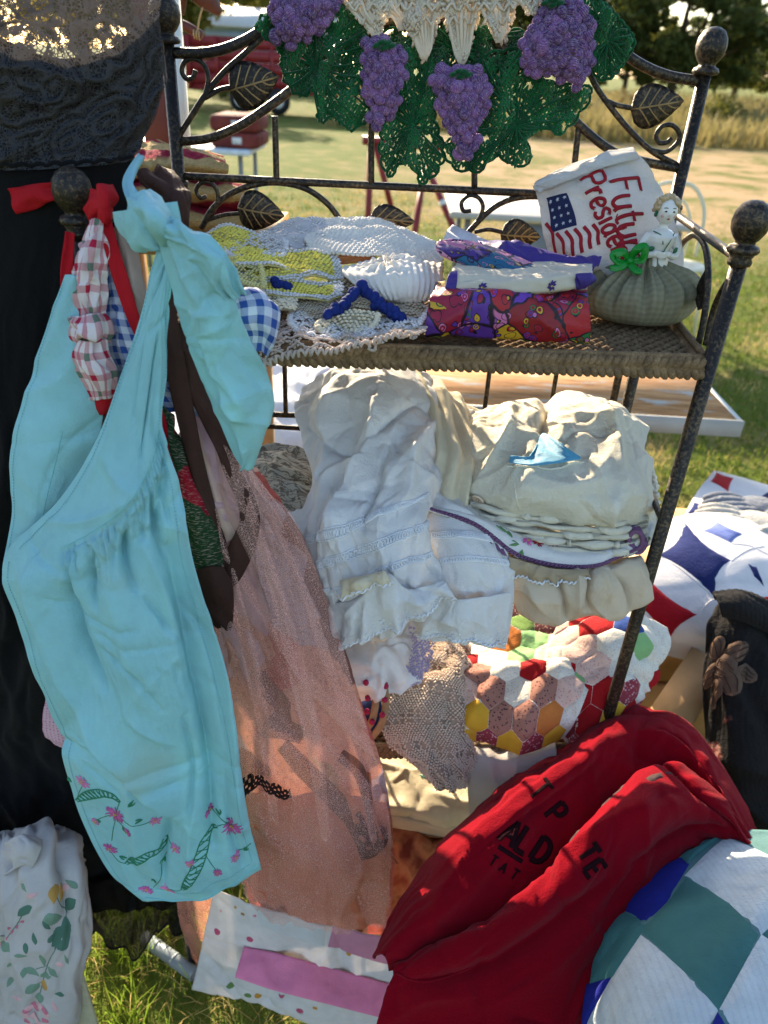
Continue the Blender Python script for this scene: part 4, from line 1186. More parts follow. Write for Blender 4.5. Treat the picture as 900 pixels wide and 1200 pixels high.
def sleaf(S, px, py, ang, L, w, parent, m):
    c = S.find(px, py); d = np.array([math.cos(ang), math.sin(ang)]); s = np.array([-d[1], d[0]])
    P = [to_uv(S, c, [tuple(d * L * t + s * w * math.sin(math.pi * t) * sg) for t in ts])
         for ts, sg in (((0, .25, .5, .75, 1), 1),)]
    mk('embroidered_leaf', merge([stroke(S, to_uv(S, c, [tuple(d * L * t) for t in (0, .3, .6, 1)]), [.0008, w, w * .8, .0006], .0009, 10, off=.0006),
                                  stroke(S, to_uv(S, c, [(0, 0), tuple(d * L * .4 + s * w), tuple(d * L * .7 + s * w * 1.1)]), [.0006, w * .6, .0006], .0008, 8, off=.0006)]), m, parent)
for px, py, a in [(84, 916, 3.6), (150, 945, 5.5), (118, 962, 2.6), (167, 960, 2.9), (140, 1003, .4), (193, 1003, 1.9), (180, 1030, 1.8), (214, 1040, -.4), (258, 955, -2), (286, 996, -.7), (144, 968, 1.0)]:
    sleaf(SA, px, py, a, .011, .0045, apron, gr)

# ---- red tie with checked cloth
redc = fabric('red_cotton', (178, 22, 34), 0.15, 0.8, 0.12)
def plaid(b):
    s = b.sep(b.mapping(b.uv(), (48, 48, 1)))
    fx = b.math('FRACT', s[0]); fy = b.math('FRACT', s[1])
    sx = b.math('LESS_THAN', b.math('ABSOLUTE', b.math('SUBTRACT', fx, .35)), .17); sy = b.math('LESS_THAN', b.math('ABSOLUTE', b.math('SUBTRACT', fy, .35)), .17)
    gx_ = b.math('LESS_THAN', b.math('ABSOLUTE', b.math('SUBTRACT', fx, .85)), .06); gy_ = b.math('LESS_THAN', b.math('ABSOLUTE', b.math('SUBTRACT', fy, .85)), .06)
    c = b.mix(b.math('MULTIPLY', b.math('ADD', sx, sy), .5), lin((226, 214, 214)), lin((178, 34, 66)))
    c = b.mix(b.math('MULTIPLY', gx_, .7), c, lin((190, 90, 110)))
    big = b.math('MULTIPLY', sx, sy)
    par = b.math('MODULO', b.math('ADD', b.math('FLOOR', s[0]), b.math('FLOOR', s[1])), 2.0)
    c = b.mix(b.math('MULTIPLY', big, b.math('ABSOLUTE', par)), c, b.mix(b.noise(b.uv(), 20), lin((70, 110, 60)), lin((130, 130, 134))))
    return c
plm = patterned('checked_cotton', plaid, transl=.12)
chk = thing('checked_apron', 'red and white checked apron with red ties knotted round the rack post', 'apron', tuple(PY(110, 480, .72)))
ribbon('tie', [(14, 236, .785), (34, 232, .782), (52, 226, .778), (76, 224, .778), (98, 230, .768), (114, 244, .745)], [.024, .022, .016, .020, .022, .022], redc, chk, 60, 9, .0025, 3)
half_wrap([(104, 222, 132, 216), (102, 235, 138, 232), (103, 250, 134, 252), (106, 262, 126, 262)], .735, [.016, .028, .024, .012], redc, chk, 'tie_knot', 61)
ribbon('tie', [(82, 272, .728), (79, 310, .722), (80, 360, .716), (88, 410, .712), (98, 455, .715), (112, 490, .716)], [.008, .012, .012, .016, .018, .02], redc, chk, 60, 9, .0015, 5)
ribbon('tie', [(122, 255, .722), (132, 295, .712), (144, 335, .708), (156, 372, .706), (168, 400, .71)], [.011, .013, .014, .012, .01], redc, chk, 60, 9, .0015, 6)
cloth('apron_skirt', [[(106, 258, .725), (114, 256, .715), (124, 258, .722)],
                      [(92, 300, .718), (108, 300, .70), (126, 300, .712)],
                      [(84, 345, .715), (102, 345, .695), (124, 342, .71)],
                      [(88, 376, .712), (104, 374, .692), (124, 368, .71)]], plm, chk, 50, 70, lambda u, v, x, y: fold(x, y, H2, .013, 8, .006, 63, .7) + crumple(x, y, .012, .0008, 64))
half_wrap([(86, 372, 122, 366), (82, 386, 130, 378), (82, 396, 131, 392), (86, 402, 128, 402)], .708, [.02, .03, .032, .02], plm, chk, 'skirt_knot', 65)
cloth('apron_skirt', [[(90, 398, .70), (104, 400, .685), (124, 398, .70)],
                      [(83, 415, .70), (105, 418, .68), (130, 414, .70)],
                      [(92, 440, .70), (115, 440, .68), (138, 438, .70)],
                      [(106, 468, .702), (122, 468, .688), (136, 464, .702)]], plm, chk, 50, 50, lambda u, v, x, y: fold(x, y, H2 - .2, .011, 8, .005, 67, .7))
cloth('waistband', [[(104, 464, .706), (120, 467, .694), (138, 462, .704)], [(108, 478, .706), (122, 480, .694), (134, 474, .704)], [(112, 486, .708), (122, 486, .70), (130, 482, .706)]], redc, chk, 24, 20)

# ---- blue gingham
def gingham(b):
    s = b.sep(b.mapping(b.uv(), (72, 72, 1)))
    a = b.math('LESS_THAN', b.math('FRACT', s[0]), .5); c = b.math('LESS_THAN', b.math('FRACT', s[1]), .5)
    return b.mix(b.math('MULTIPLY', b.math('ADD', a, c), .5), lin((206, 212, 228)), lin((52, 84, 158)))
gm = patterned('blue_gingham', gingham, transl=.15)
ging = thing('gingham_apron', 'blue and white gingham apron hanging behind the turquoise straps', 'apron', tuple(PY(150, 500, .74)))
cloth('apron_skirt', [[(112, 305, .738), (130, 300, .73), (150, 310, .738)],
                      [(114, 350, .732), (140, 350, .718), (170, 350, .735)],
                      [(120, 395, .73), (148, 398, .712), (190, 400, .735)],
                      [(132, 440, .73), (160, 445, .715), (215, 450, .735)],
                      [(150, 480, .735), (185, 480, .72), (245, 490, .735)]], gm, ging, 60, 80, lambda u, v, x, y: fold(x, y, H2 - .2, .03, 5, .008, 71, .6) + fold(x, y, H2 + .5, .014, 5, .003, 72))
cloth('apron_skirt', [[(236, 350, .735), (268, 338, .72), (300, 336, .72), (310, 344, .728)],
                      [(248, 372, .725), (280, 360, .705), (310, 354, .70), (327, 362, .71)],
                      [(256, 395, .72), (285, 388, .70), (312, 384, .695), (325, 385, .705)],
                      [(262, 410, .72), (288, 412, .70), (308, 414, .70), (316, 420, .708)]], gm, ging, 60, 50, lambda u, v, x, y: fold(x, y, .5, .035, 4, .006, 74) + crumple(x, y, .015, .001, 75))

# ---- grey beige scarf strip
cloth_bg = fabric('greige_cotton', (168, 146, 138), .12)
gs = thing('beige_scarf', 'plain greige scarf strip hanging between the red tie and turquoise strap', 'scarf', tuple(PY(160, 400, .725)))
cloth('scarf', [[(128, 268, .735), (142, 262, .722), (158, 272, .735)], [(134, 310, .732), (150, 308, .716), (166, 312, .732)], [(146, 350, .73), (158, 350, .715), (170, 352, .73)], [(154, 395, .73), (162, 396, .718), (170, 395, .73)]], cloth_bg, gs, 30, 50, lambda u, v, x, y: fold(x, y, H2, .016, 7, .004, 77))

# ---- brown sash
brn = fabric('brown_grosgrain', (62, 38, 32), .2, .75, .06, grain=2600)
sash = thing('brown_sash', 'dark brown ribbon sash draped over the side rail with long tails', 'sash', tuple(PY(260, 735, .66)))
half_wrap([(158, 200, 184, 194), (172, 222, 206, 206), (188, 244, 222, 228), (194, 268, 220, 262), (192, 290, 212, 288)], [.80, .785, .77, .765, .765], [.02, .03, .03, .025, .012], brn, sash, 'roll', 81)
ribbon('tail', [(200, 282, .745), (196, 330, .735), (198, 380, .725), (206, 430, .715), (218, 490, .708), (232, 550, .70), (248, 610, .695), (262, 660, .69)], [.012, .016, .020, .020, .018, .016, .016, .02], brn, sash, 90, 9, .0018, 8)
ribbon('tail', [(203, 380, .735), (222, 430, .725), (245, 480, .718), (262, 520, .712), (274, 556, .708), (290, 590, .70), (292, 615, .694), (280, 650, .688), (262, 680, .684), (246, 692, .68)], [.014, .024, .026, .024, .018, .018, .022, .028, .03, .026], brn, sash, 110, 11, .0025, 9)
ribbon('tail', [(86, 430, .722), (92, 465, .72), (98, 500, .718), (106, 535, .715), (118, 560, .71)], [.020, .022, .026, .03, .03], brn, sash, 50, 9, .0018, 10)
cloth('tail_end', [[(228, 668, .682), (245, 664, .672), (262, 664, .678)], [(230, 690, .68), (250, 688, .668), (272, 684, .676)], [(232, 712, .678), (252, 712, .668), (274, 708, .674)], [(244, 726, .678), (258, 730, .67), (272, 734, .674)], [(256, 735, .678), (264, 738, .672), (270, 739, .674)]], brn, sash, 30, 40, lambda u, v, x, y: fold(x, y, .8, .03, 4, .003, 84))

# ---- christmas cloth sliver
def xmas(b):
    uv = b.uv()
    d = b.voro(uv, 22, 'F1', 'Color'); e = b.voro(uv, 22)
    c = b.ramp(b.sep(d)[0], [(0, lin((30, 60, 34))), (.42, lin((44, 92, 46))), (.46, lin((150, 20, 40))), (.75, lin((186, 36, 58))), (.8, lin((120, 14, 34)))], 'CONSTANT')
    st = b.ramp(b.noise(b.mapping(uv, (40, 260, 1), (0, 0, .6)), 3, 2), [(.56, 0.0), (.6, 1.0)])
    c = b.mix(b.math('MULTIPLY', st, .3), c, lin((226, 188, 178)))
    return b.mix(b.ramp(e, [(0.0, 1.0), (.12, 0.0)]), c, lin((190, 160, 60)))
xm_ = thing('holiday_towel', 'red holiday towel with green leaf print peeking out beside the apron', 'towel', tuple(PY(230, 660, .68)))
cloth('towel', [[(186, 470, .715), (196, 480, .705), (206, 490, .715)], [(192, 530, .705), (206, 535, .692), (222, 545, .705)], [(205, 590, .695), (224, 595, .682), (246, 600, .695)], [(218, 650, .688), (238, 655, .676), (266, 655, .69)], [(226, 700, .685), (244, 700, .676), (262, 695, .685)]], patterned('holiday_print', xmas), xm_, 40, 90, lambda u, v, x, y: fold(x, y, H2, .03, 5, .006, 87))
ribbon('piping', [(184, 462, .712), (192, 500, .702), (204, 540, .696), (214, 575, .69)], [.006, .007, .007, .006], redc, xm_, 40, 5)

# ---- pink satin slip
pks = fabric('mauve_satin', (196, 158, 164), .1, .42, .2, spec=.45)
slip = thing('satin_slip', 'pale pink satin slip hanging under the peach net', 'slip', tuple(PY(260, 700, .72)))
cloth('slip', [[(204, 468, .742), (228, 462, .735), (256, 480, .745)], [(212, 520, .735), (240, 520, .722), (276, 530, .74)], [(222, 570, .728), (255, 575, .715), (298, 590, .735)], [(236, 630, .722), (272, 640, .708), (318, 650, .73)], [(252, 700, .718), (290, 710, .705), (336, 720, .728)], [(262, 790, .712), (310, 800, .70), (360, 800, .722)]], pks, slip, 70, 130,
      lambda u, v, x, y: fold(x, y, H2 - .25, .035, 5, .012, 91, .7) + fold(x, y, .9, .03, 3, .004, 92) + crumple(x, y, .02, .0015, 93))
cloth('slip_lining', [[(212, 486, .728), (222, 490, .722), (232, 500, .726)], [(226, 540, .718), (240, 545, .71), (252, 552, .716)], [(242, 590, .71), (256, 592, .702), (270, 596, .708)], [(256, 640, .702), (268, 635, .696), (286, 622, .70)]], fabric('pale_peach_satin', (206, 172, 160), .1, .5, .2), slip, 30, 60, lambda u, v, x, y: fold(x, y, H2 - .3, .03, 6, .003, 95))

# ---- peach net petticoat
def net_mat(name, c, lo, hi, sc_=1.0):
    b = NB(name); uv = b.uv()
    g = b.voro(uv, 420 * sc_, 'DISTANCE_TO_EDGE')
    thr = b.ramp(g, [(.03, 1.0), (.085, 0.0)])
    n = b.ramp(b.noise(uv, 14, 3), [(.35, lo), (.68, hi)])
    a = b.math('MAXIMUM', b.math('MULTIPLY', thr, .7), b.math('ADD', b.math('MULTIPLY', n, .8), .12))
    b.base(b.mix(b.noise(uv, 12, 3), lin(c), lin(tuple(min(255, x * 1.12) for x in c))))
    return b.finish(.7, .25, 0, .35, a)
tulle = net_mat('peach_net', (230, 180, 166), 0.0, .26)
pet = thing('net_petticoat', 'peach net petticoat with brown ribbon bands hanging down from the rack corner', 'petticoat', tuple(PY(380, 1090, .62)))
trows = [[(212, 500, .735), (245, 510, .722), (275, 530, .722), (302, 560, .735)],
         [(228, 600, .722), (265, 605, .70), (305, 612, .70), (348, 625, .72)],
         [(240, 700, .70), (285, 705, .676), (335, 705, .675), (385, 710, .70)],
         [(255, 800, .685), (305, 805, .658), (360, 800, .655), (412, 800, .68)],
         [(272, 890, .67), (325, 895, .645), (385, 890, .64), (440, 890, .665)],
         [(278, 960, .66), (335, 965, .635), (395, 965, .63), (456, 965, .655)],
         [(285, 1030, .652), (340, 1040, .628), (400, 1045, .622), (456, 1040, .645)],
         [(300, 1075, .648), (350, 1082, .625), (405, 1092, .62), (450, 1090, .64)]]
def tulled(u, v, x, y):
    return fold(x, y, H2 - .18, .06, 6, .014, 101, .5) + fold(x, y, H2 - .1, .022, 8, .006, 102, .6)
ST, _ = cloth('net_skirt', trows, tulle, pet, 130, 240, tulled, thick=0)
trows2 = [[(p[0] + 4, p[1] + 3, p[2] + .034) for p in r] for r in trows]
def scraps(b):
    uv = b.uv()
    w = b.node('ShaderNodeVectorMath', operation='ADD'); b.l(uv, w.inputs[0]); b.l(b.mapping(b.noise(uv, 7, 3, out='Color'), (.16, .16, 0)), w.inputs[1])
    k = b.sep(b.voro(b.mapping(w.outputs[0], (1.4, .7, 1)), 9, 'F1', 'Color'))[0]
    c = b.ramp(k, [(0, lin((208, 142, 118))), (.3, lin((188, 96, 86))), (.45, lin((168, 136, 110))), (.58, lin((216, 166, 148))), (.72, lin((176, 150, 152))), (.86, lin((126, 88, 80)))], 'CONSTANT')
    return b.mix(b.ramp(b.noise(uv, 160, 3), [(.5, 0.0), (.62, .45)]), c, lin((120, 74, 62)))
cloth('net_underskirt', trows2, patterned('faded_scrap_print', scraps, transl=.2), pet, 110, 200, lambda u, v, x, y: fold(x, y, H2 - .25, .05, 5, .016, 105, .5) + crumple(x, y, .025, .002, 106), thick=0)
for k_, (pa_, w_) in enumerate((([(240, 560), (268, 660), (292, 760), (312, 860), (322, 960)], [.008, .014, .018, .016, .010]), ([(290, 580), (322, 680), (348, 780), (370, 880), (382, 980)], [.008, .016, .022, .018, .012]), ([(318, 600), (360, 700), (392, 800), (420, 890), (438, 980)], [.006, .012, .014, .014, .010]), ([(262, 640), (300, 700), (352, 780), (400, 840), (436, 880)], [.008, .012, .016, .014, .008]))):
    ribbon('net_fold', [('w', *(ST(*[np.array([q]) for q in ST.find(*p)])[0] - np.array([0, .005, 0]))) for p in pa_], w_, tulle, pet, 90, 9, .004, k_, 0)
dk = net_mat('brown_net_band', (52, 34, 34), .6, .95)
def band(pts, w):
    P = [ST(*[np.array([q]) for q in ST.find(*p)])[0] + np.array([0, .010, 0]) for p in pts]
    ribbon('ribbon_band', [('w', *p) for p in P], w, dk, pet, 70, 9, .001, 4, 0)
band([(330, 880), (352, 905), (372, 925), (392, 945), (412, 965), (424, 990), (432, 1012)], [.018, .024, .024, .026, .026, .022, .018])
band([(398, 892), (418, 908), (428, 935), (434, 960), (440, 985)], [.016, .018, .014, .011, .01])
band([(420, 1008), (434, 1002), (446, 990), (448, 976)], [.02, .024, .022, .012])
band([(250, 655), (262, 690), (268, 720)], [.010, .012, .008])
cloth('lace_trim', [[(282, 912, .636), (300, 908, .628), (318, 918, .63), (340, 926, .632)], [(284, 938, .634), (304, 922, .625), (320, 934, .627), (342, 936, .63)]], lace if False else fabric('dark_brown_lace', (44, 26, 24), .2), pet, 60, 14, lambda u, v, x, y: .003 * np.sin(x / .004), mask=lambda u, v: (np.sin(u * 60) * np.sin(v * 14) < .75))
coral = fabric('coral_lining', (206, 122, 92), .12, .8, .3)
SC, _ = cloth('coral_lining', [[(280, 925, .672), (330, 930, .655), (400, 930, .65), (452, 940, .67)],
                       [(290, 980, .665), (345, 990, .645), (405, 990, .64), (458, 985, .662)],
                       [(296, 1040, .66), (350, 1050, .642), (405, 1055, .636), (455, 1050, .655)],
                       [(310, 1070, .658), (352, 1078, .642), (404, 1086, .636), (450, 1082, .652)]], coral, pet, 90, 90, lambda u, v, x, y: fold(x, y, H2 - .2, .05, 5, .012, 108) + crumple(x, y, .02, .0015, 109))
ribbon('drawstring', [(432, 905, .66), (436, 940, .655), (444, 975, .65), (458, 1000, .648), (466, 1012, .646)], [.004, .005, .005, .004, .003], coral, pet, 40, 5)
# left strip of the net that falls behind the apron hem
cloth('net_flounce', [[(206, 1040, 0.677), (232, 1046, 0.667), (262, 1046, 0.672)], [(212, 1085, 0.674), (236, 1085, 0.662), (262, 1085, 0.667)], [(222, 1112, 0.672), (236, 1122, 0.662), (256, 1120, 0.666)], [(228, 1126, 0.672), (238, 1138, 0.664), (250, 1136, 0.668)]], net_mat('peach_net_edge', (214, 146, 124), .2, .6), pet, 40, 40, lambda u, v, x, y: fold(x, y, H2, .02, 6, .005, 121), thick=0)

# ---- patchwork curtain under the net: white, pink band, floral hem
pw = thing('patchwork_cloth', 'white and bubblegum pink pieced cloth with floral hem below the net', 'cloth', tuple(PY(320, 1190, .60)))
def florw(b):
    uv = b.uv()
    d = b.voro(uv, 34); col = b.sep(b.voro(uv, 34, 'F1', 'Color'))[0]
    m = b.ramp(b.math('ADD', d, b.math('MULTIPLY', b.noise(uv, 130, 2), .12)), [(.24, 1.0), (.28, 0.0)])
    m = b.math('MULTIPLY', m, b.math('GREATER_THAN', col, .42))
    c = b.ramp(col, [(0, lin((206, 150, 60))), (.55, lin((206, 150, 60))), (.6, lin((196, 90, 120))), (.8, lin((110, 140, 80))), (.92, lin((170, 120, 60)))], 'CONSTANT')
    return b.mix(m, lin((224, 218, 214)), c)
flw = patterned('floral_white', florw, transl=.25)
SP, _ = cloth('cloth_body', [[(250, 1040, .655), (300, 1060, .645), (380, 1085, .64), (470, 1100, .655)],
                     [(240, 1090, .648), (300, 1105, .632), (385, 1130, .628), (470, 1145, .645)],
                     [(232, 1130, .642), (300, 1148, .625), (385, 1172, .622), (468, 1190, .64)],
                     [(225, 1158, .638), (300, 1178, .62), (385, 1204, .618), (468, 1225, .635)]], flw, pw, 110, 80, lambda u, v, x, y: fold(x, y, H2 - .1, .06, 5, .005, 111, .5) + crumple(x, y, .04, .0014, 112))
bub = fabric('bubblegum_cotton', (236, 138, 170), .1, .8, .2); wsq = fabric('white_patch_cotton', (202, 200, 198), .06)
def upoly(S, pxs): return [S.find(*p) for p in pxs]
def panel(S, name, pxs, mat, parent, off=.0022):
    mk(name, piece(S, upoly(S, pxs), .0006, off, 16, 16), mat, parent)
def onS(S, p, dy): return ('w', *(S(*[np.array([q]) for q in S.find(*p)])[0] + np.array([0, -dy, dy * .3])))
ribbon('pink_band', [onS(SP, (x_, 1112 + (x_ - 282) * .27), .022) for x_ in (284, 320, 360, 400, 440, 466)], [.042, .048, .048, .048, .048, .048], bub, pw, 70, 14, .0015, 3)
panel(SP, 'white_square', [(306, 1048), (345, 1058), (384, 1072), (380, 1108), (340, 1096), (303, 1084)], wsq, pw)
panel(SP, 'mauve_square', [(388, 1074), (430, 1088), (464, 1096), (462, 1130), (420, 1120), (384, 1109)], fabric('mauve_patch_cotton', (196, 132, 152), .08), pw)
# pink dotted corner showing left of the apron
pd = thing('dotted_cloth', 'pink dotted cloth corner sticking out behind the turquoise apron', 'cloth', tuple(PY(60, 870, .66)))
def dots(b):
    d = b.voro(b.uv(), 190, rnd=.15)
    return b.mix(b.ramp(d, [(.2, 1.0), (.28, 0.0)]), lin((214, 176, 190)), lin((186, 104, 136)))
cloth('cloth', [[(54, 815, .662), (80, 812, .655), (110, 815, .66)], [(50, 840, .66), (78, 840, .654), (110, 840, .658)], [(52, 862, .66), (80, 872, .655), (112, 880, .66)], [(64, 872, .66), (84, 884, .656), (112, 894, .66)]], patterned('pink_dots', dots), pd, 30, 30, lambda u, v, x, y: fold(x, y, .5, .02, 4, .002, 117))

# ================================================================== GRAPE DOILY ON THE HEADBOARD
doily = thing('grape_doily', 'crocheted doily with purple grape clusters and green leaves draped over the headboard', 'doily', tuple(QR(490, 20)))
def DP(px, py, off=0.0):
    P = QR(px, py); d = P - np.array([0, 0, H]); d /= np.linalg.norm(d)
    return P - d * off
def inpoly(P, poly):
    x, y = P[:, 0], P[:, 1]; r = np.zeros(len(P), bool)
    n = len(poly)
    for i in range(n):
        x0, y0 = poly[i]; x1, y1 = poly[(i + 1) % n]
        c = ((y0 > y) != (y1 > y)) & (x < (x1 - x0) * (y - y0) / (y1 - y0 + 1e-9) + x0)
        r ^= c
    return r
grn = fabric('green_crochet_cotton', (24, 104, 56), .3, .95, .12, sheen=.2, spec=.05); grn2 = fabric('dark_green_crochet_cotton', (14, 78, 44), .3, .95, .12, sheen=.2, spec=.05)
def crochet_leaf(poly, off, seed, pitch=3.7, fringe=14):
    g = np.random.default_rng(seed)
    poly = np.array(poly, float)
    x0, y0 = poly.min(0); x1, y1 = poly.max(0)
    gx_, gy_ = np.meshgrid(np.arange(x0, x1, pitch), np.arange(y0, y1, pitch * .82))
    gx_ = gx_ + (np.arange(gx_.shape[0])[:, None] % 2) * pitch / 2
    P = np.stack([gx_.ravel(), gy_.ravel()], 1) + g.normal(0, .6, (gx_.size, 2))
    k = inpoly(P, poly)
    # open work towards the edge
    c = poly.mean(0)
    hole = (np.sin(P[:, 0] / 4.1 + seed) * np.sin(P[:, 1] / 4.9) > .6) & (perlin(P[:, 0] / 22, P[:, 1] / 22, seed) > .12)
    k &= ~hole
    P = P[k]
    dep = off + .012 * perlin(P[:, 0] / 28, P[:, 1] / 40, seed) + .006 * np.sin(P[:, 0] / 7 + P[:, 1] / 23)
    W = np.array([DP(a, b_, d) for (a, b_), d in zip(P, dep)])
    t = np.stack([g.normal(0, .5, len(P)) + np.where(np.arange(len(P)) % 2, .6, -.6), np.zeros(len(P)), -np.ones(len(P))], 1)
    n_ = np.array([0, -1, .2]) + g.normal(0, .25, (len(P), 3))
    return blobs(W, t, n_, .0040 * g.uniform(.8, 1.25, len(P)), .0022, .0021)
def strands(poly, off, seed, m):
    """chain-stitch cords that tie the openwork together"""
    g = np.random.default_rng(seed); poly = np.array(poly, float); c = poly.mean(0); vs_ = []
    for i in range(m):
        q = crom(poly, m, True)[i]
        mid = (q + c) / 2 + g.normal(0, 4, 2)
        L = [DP(*q, off + .004), DP(*mid, off + .004 + g.normal(0, .002)), DP(*c, off)]
        vs_.append(tube(L, .0014, 5, 10))
    ring = crom(poly, 5 * m, True); ring = ring + 2.2 * np.stack([np.cos(np.arange(5 * m) * 2 * np.pi / 5), np.sin(np.arange(5 * m) * 2 * np.pi / 5)], 1)
    vs_.append(tube([DP(*q, off + .012 * perlin(q[0] / 28, q[1] / 40, seed)) for q in np.concatenate([ring, ring[:1]])], .0020, 5))
    return vs_
GL = [([(318, 14), (300, 28), (308, 42), (325, 52), (334, 95), (352, 112), (372, 106), (374, 142), (392, 138), (410, 152), (428, 142), (438, 100), (428, 30), (402, 2), (360, 16)], .016, 3),
      ([(436, 60), (480, 56), (528, 76), (520, 100), (508, 130), (520, 180), (512, 200), (495, 214), (484, 196), (470, 190), (456, 206), (446, 180), (448, 140)], .012, 5),
      ([(566, 70), (612, 60), (640, 95), (692, 105), (674, 140), (655, 156), (640, 148), (616, 162), (622, 186), (604, 194), (582, 182), (560, 200), (530, 194), (520, 170), (556, 150)], .014, 7),
      ([(684, 0), (706, 4), (724, 22), (742, 48), (733, 68), (718, 88), (704, 92), (690, 70)], .018, 9),
      ([(470, 20), (520, 30), (620, 40), (640, 80), (560, 90), (500, 80), (440, 70)], .006, 11)]
for poly, off, sd in GL:
    lf_ = mk('crochet_leaf', crochet_leaf(poly, off, sd), grn if sd != 11 else grn2, doily)
    V, Fc = merge(strands(poly, off, sd, 26))
    mk('chain_stitch', (V, Fc), grn2, lf_)
# grapes
def grape_mat(name, c1, c2):
    b = NB(name); o = b.ob()
    oi = b.node('ShaderNodeObjectInfo')
    w = b.node('ShaderNodeTexWave'); w.bands_direction = 'Z'; b.l(o, w.inputs['Vector']); w.inputs['Scale'].default_value = 1.3; w.inputs['Distortion'].default_value = 2.5
    n = b.noise(o, 3.0, 3)
    c = b.mix(oi.outputs['Random'], lin(c1), lin(c2))
    c = b.mix(b.ramp(n, [(.4, 0.0), (.7, .6)]), c, lin((206, 172, 208)))
    b.base(b.mix(b.math('MULTIPLY', w.outputs[0], .3), c, lin((70, 26, 96))))
    b.bump(b.math('ADD', w.outputs[0], n), .6, .3)
    return b.finish(.9, .08, 0, .1, sheen=.2)
gpm = grape_mat('grape_cotton', (72, 30, 108), (158, 100, 178))
V, Fc = BALL5
bme = mesh_np('berry', V * np.array([1, 1, 1]) * (1 + .08 * np.sin(V[:, [2]] * 9)), Fc); bme.materials.append(gpm)
def cluster(pxpoly, offc, seed, step=11.2):
    g = np.random.default_rng(seed); poly = np.array(pxpoly, float)
    c = poly.mean(0); p0 = DP(*c, offc)
    cl = link('grape_cluster', mesh_np('cluster_core', *[blobs([p0], [(0, 0, 1)], [(0, -1, 0)], .02, .014, .006, BALL5)[i] for i in (0, 1)]), fabric('purple_core', (70, 30, 96), .2), doily)
    ys = np.arange(poly[:, 1].min() + 4, poly[:, 1].max(), step * .86)
    n = 0
    for r, y in enumerate(ys):
        xs = np.arange(poly[:, 0].min() - 5 + (r % 2) * step / 2, poly[:, 0].max() + 5, step)
        for x in xs:
            if not inpoly(np.array([(x, y)]), poly)[0]: continue
            # distance from the edge gives the bulge
            e = min(np.linalg.norm(poly[i] + (poly[(i + 1) % len(poly)] - poly[i]) * t - (x, y)) for i in range(len(poly)) for t in (0, .25, .5, .75))
            P = DP(x + g.normal(0, .8), y + g.normal(0, .8), offc + .018 * min(1, e / 24) + g.normal(0, .0015))
            o = bpy.data.objects.new('berry', bme); C.objects.link(o); o.parent = cl
            s = .0072 * g.uniform(.88, 1.12)
            o.matrix_basis = Matrix.Translation(P) @ Matrix.Rotation(g.uniform(0, 6.28), 4, 'Y') @ Matrix.Rotation(g.normal(0, .5), 4, 'X') @ Matrix.Diagonal((s, s, s * 1.2, 1))
            n += 1
    return n
NB_ = cluster([(318, 14), (330, -14), (400, -18), (402, 6), (388, 24), (366, 46), (344, 54), (322, 50)], .030, 1)
NB_ += cluster([(424, 50), (446, 46), (470, 56), (479, 76), (474, 104), (464, 128), (446, 152), (438, 162), (432, 130), (422, 96)], .030, 2)
NB_ += cluster([(508, 88), (520, 80), (548, 82), (566, 84), (574, 102), (568, 136), (558, 164), (545, 192), (536, 180), (522, 148), (510, 116)], .034, 3)
NB_ += cluster([(612, 40), (632, 6), (650, -8), (680, 0), (692, 24), (696, 70), (692, 96), (674, 106), (650, 92), (622, 88), (608, 62)], .034, 4)
for (x, y), q in (((450, 50), (436, 70)), ((540, 84), (556, 70)), ((648, 0), (640, 20)), ((360, -16), (380, 10))):
    mk('grape_stem', merge([blobs([DP(x + dx, y + dy, .052) for dx, dy in ((-8, 3), (-3, 0), (3, 1), (8, 4), (0, 6))], [(1, 0, .4)] * 5, [(0, -1, 0)] * 5, .007, .0035, .003)]), grn2, doily)
# white lace centre: hanging points made of bundled thread
wlace = fabric('ecru_crochet_thread', (238, 226, 206), .1, .8, .4)
vs_ = []
g = np.random.default_rng(77)
tips = [(440, 46, 416), (470, 36, 452), (497, 70, 490), (541, 76, 540), (584, 50, 578), (622, 16, 612)]
for i, (tx, ty, bx) in enumerate(tips):
    for k in np.linspace(-1, 1, 9):
        top = (bx + k * 27, -22 + 6 * abs(k)); mid = (bx + (tx - bx) * .5 + k * 20 * (1 - .3 * abs(k)), (ty - 22) * .5 + 2)
        near = (tx + k * 8, ty - 14)
        vs_.append(tube([DP(*top, .02), DP(*mid, .03 + .004 * math.cos(k * 5)), DP(*near, .03), DP(tx + k * 2, ty, .028)], [.0016, .0022, .0020, .0014], 6, 14))
    for y in (-8, 8, 24):
        if y > ty - 14: continue
        w_ = 24 * (1 - max(0, y) / (ty + 20))
        arc = [(bx + (tx - bx) * (y + 20) / (ty + 20) + k * w_, y + 5 * math.sin(k * 9 + i)) for k in np.linspace(-1, 1, 12)]
        vs_.append(tube([DP(*q, .033 + .002 * math.sin(3 * j)) for j, q in enumerate(arc)], .0018, 6))
for k in range(150):
    x = g.uniform(405, 640); y = g.uniform(-30, 8)
    vs_.append((lambda V_, F_: (V_, np.column_stack([F_, F_[:, 2]])))(*blobs([DP(x, y, .03)], [(g.normal(), 0, g.normal())], [(0, -1, 0)], .008, .0032, .003)))
lc = mk('lace_center', merge(vs_), wlace, doily)
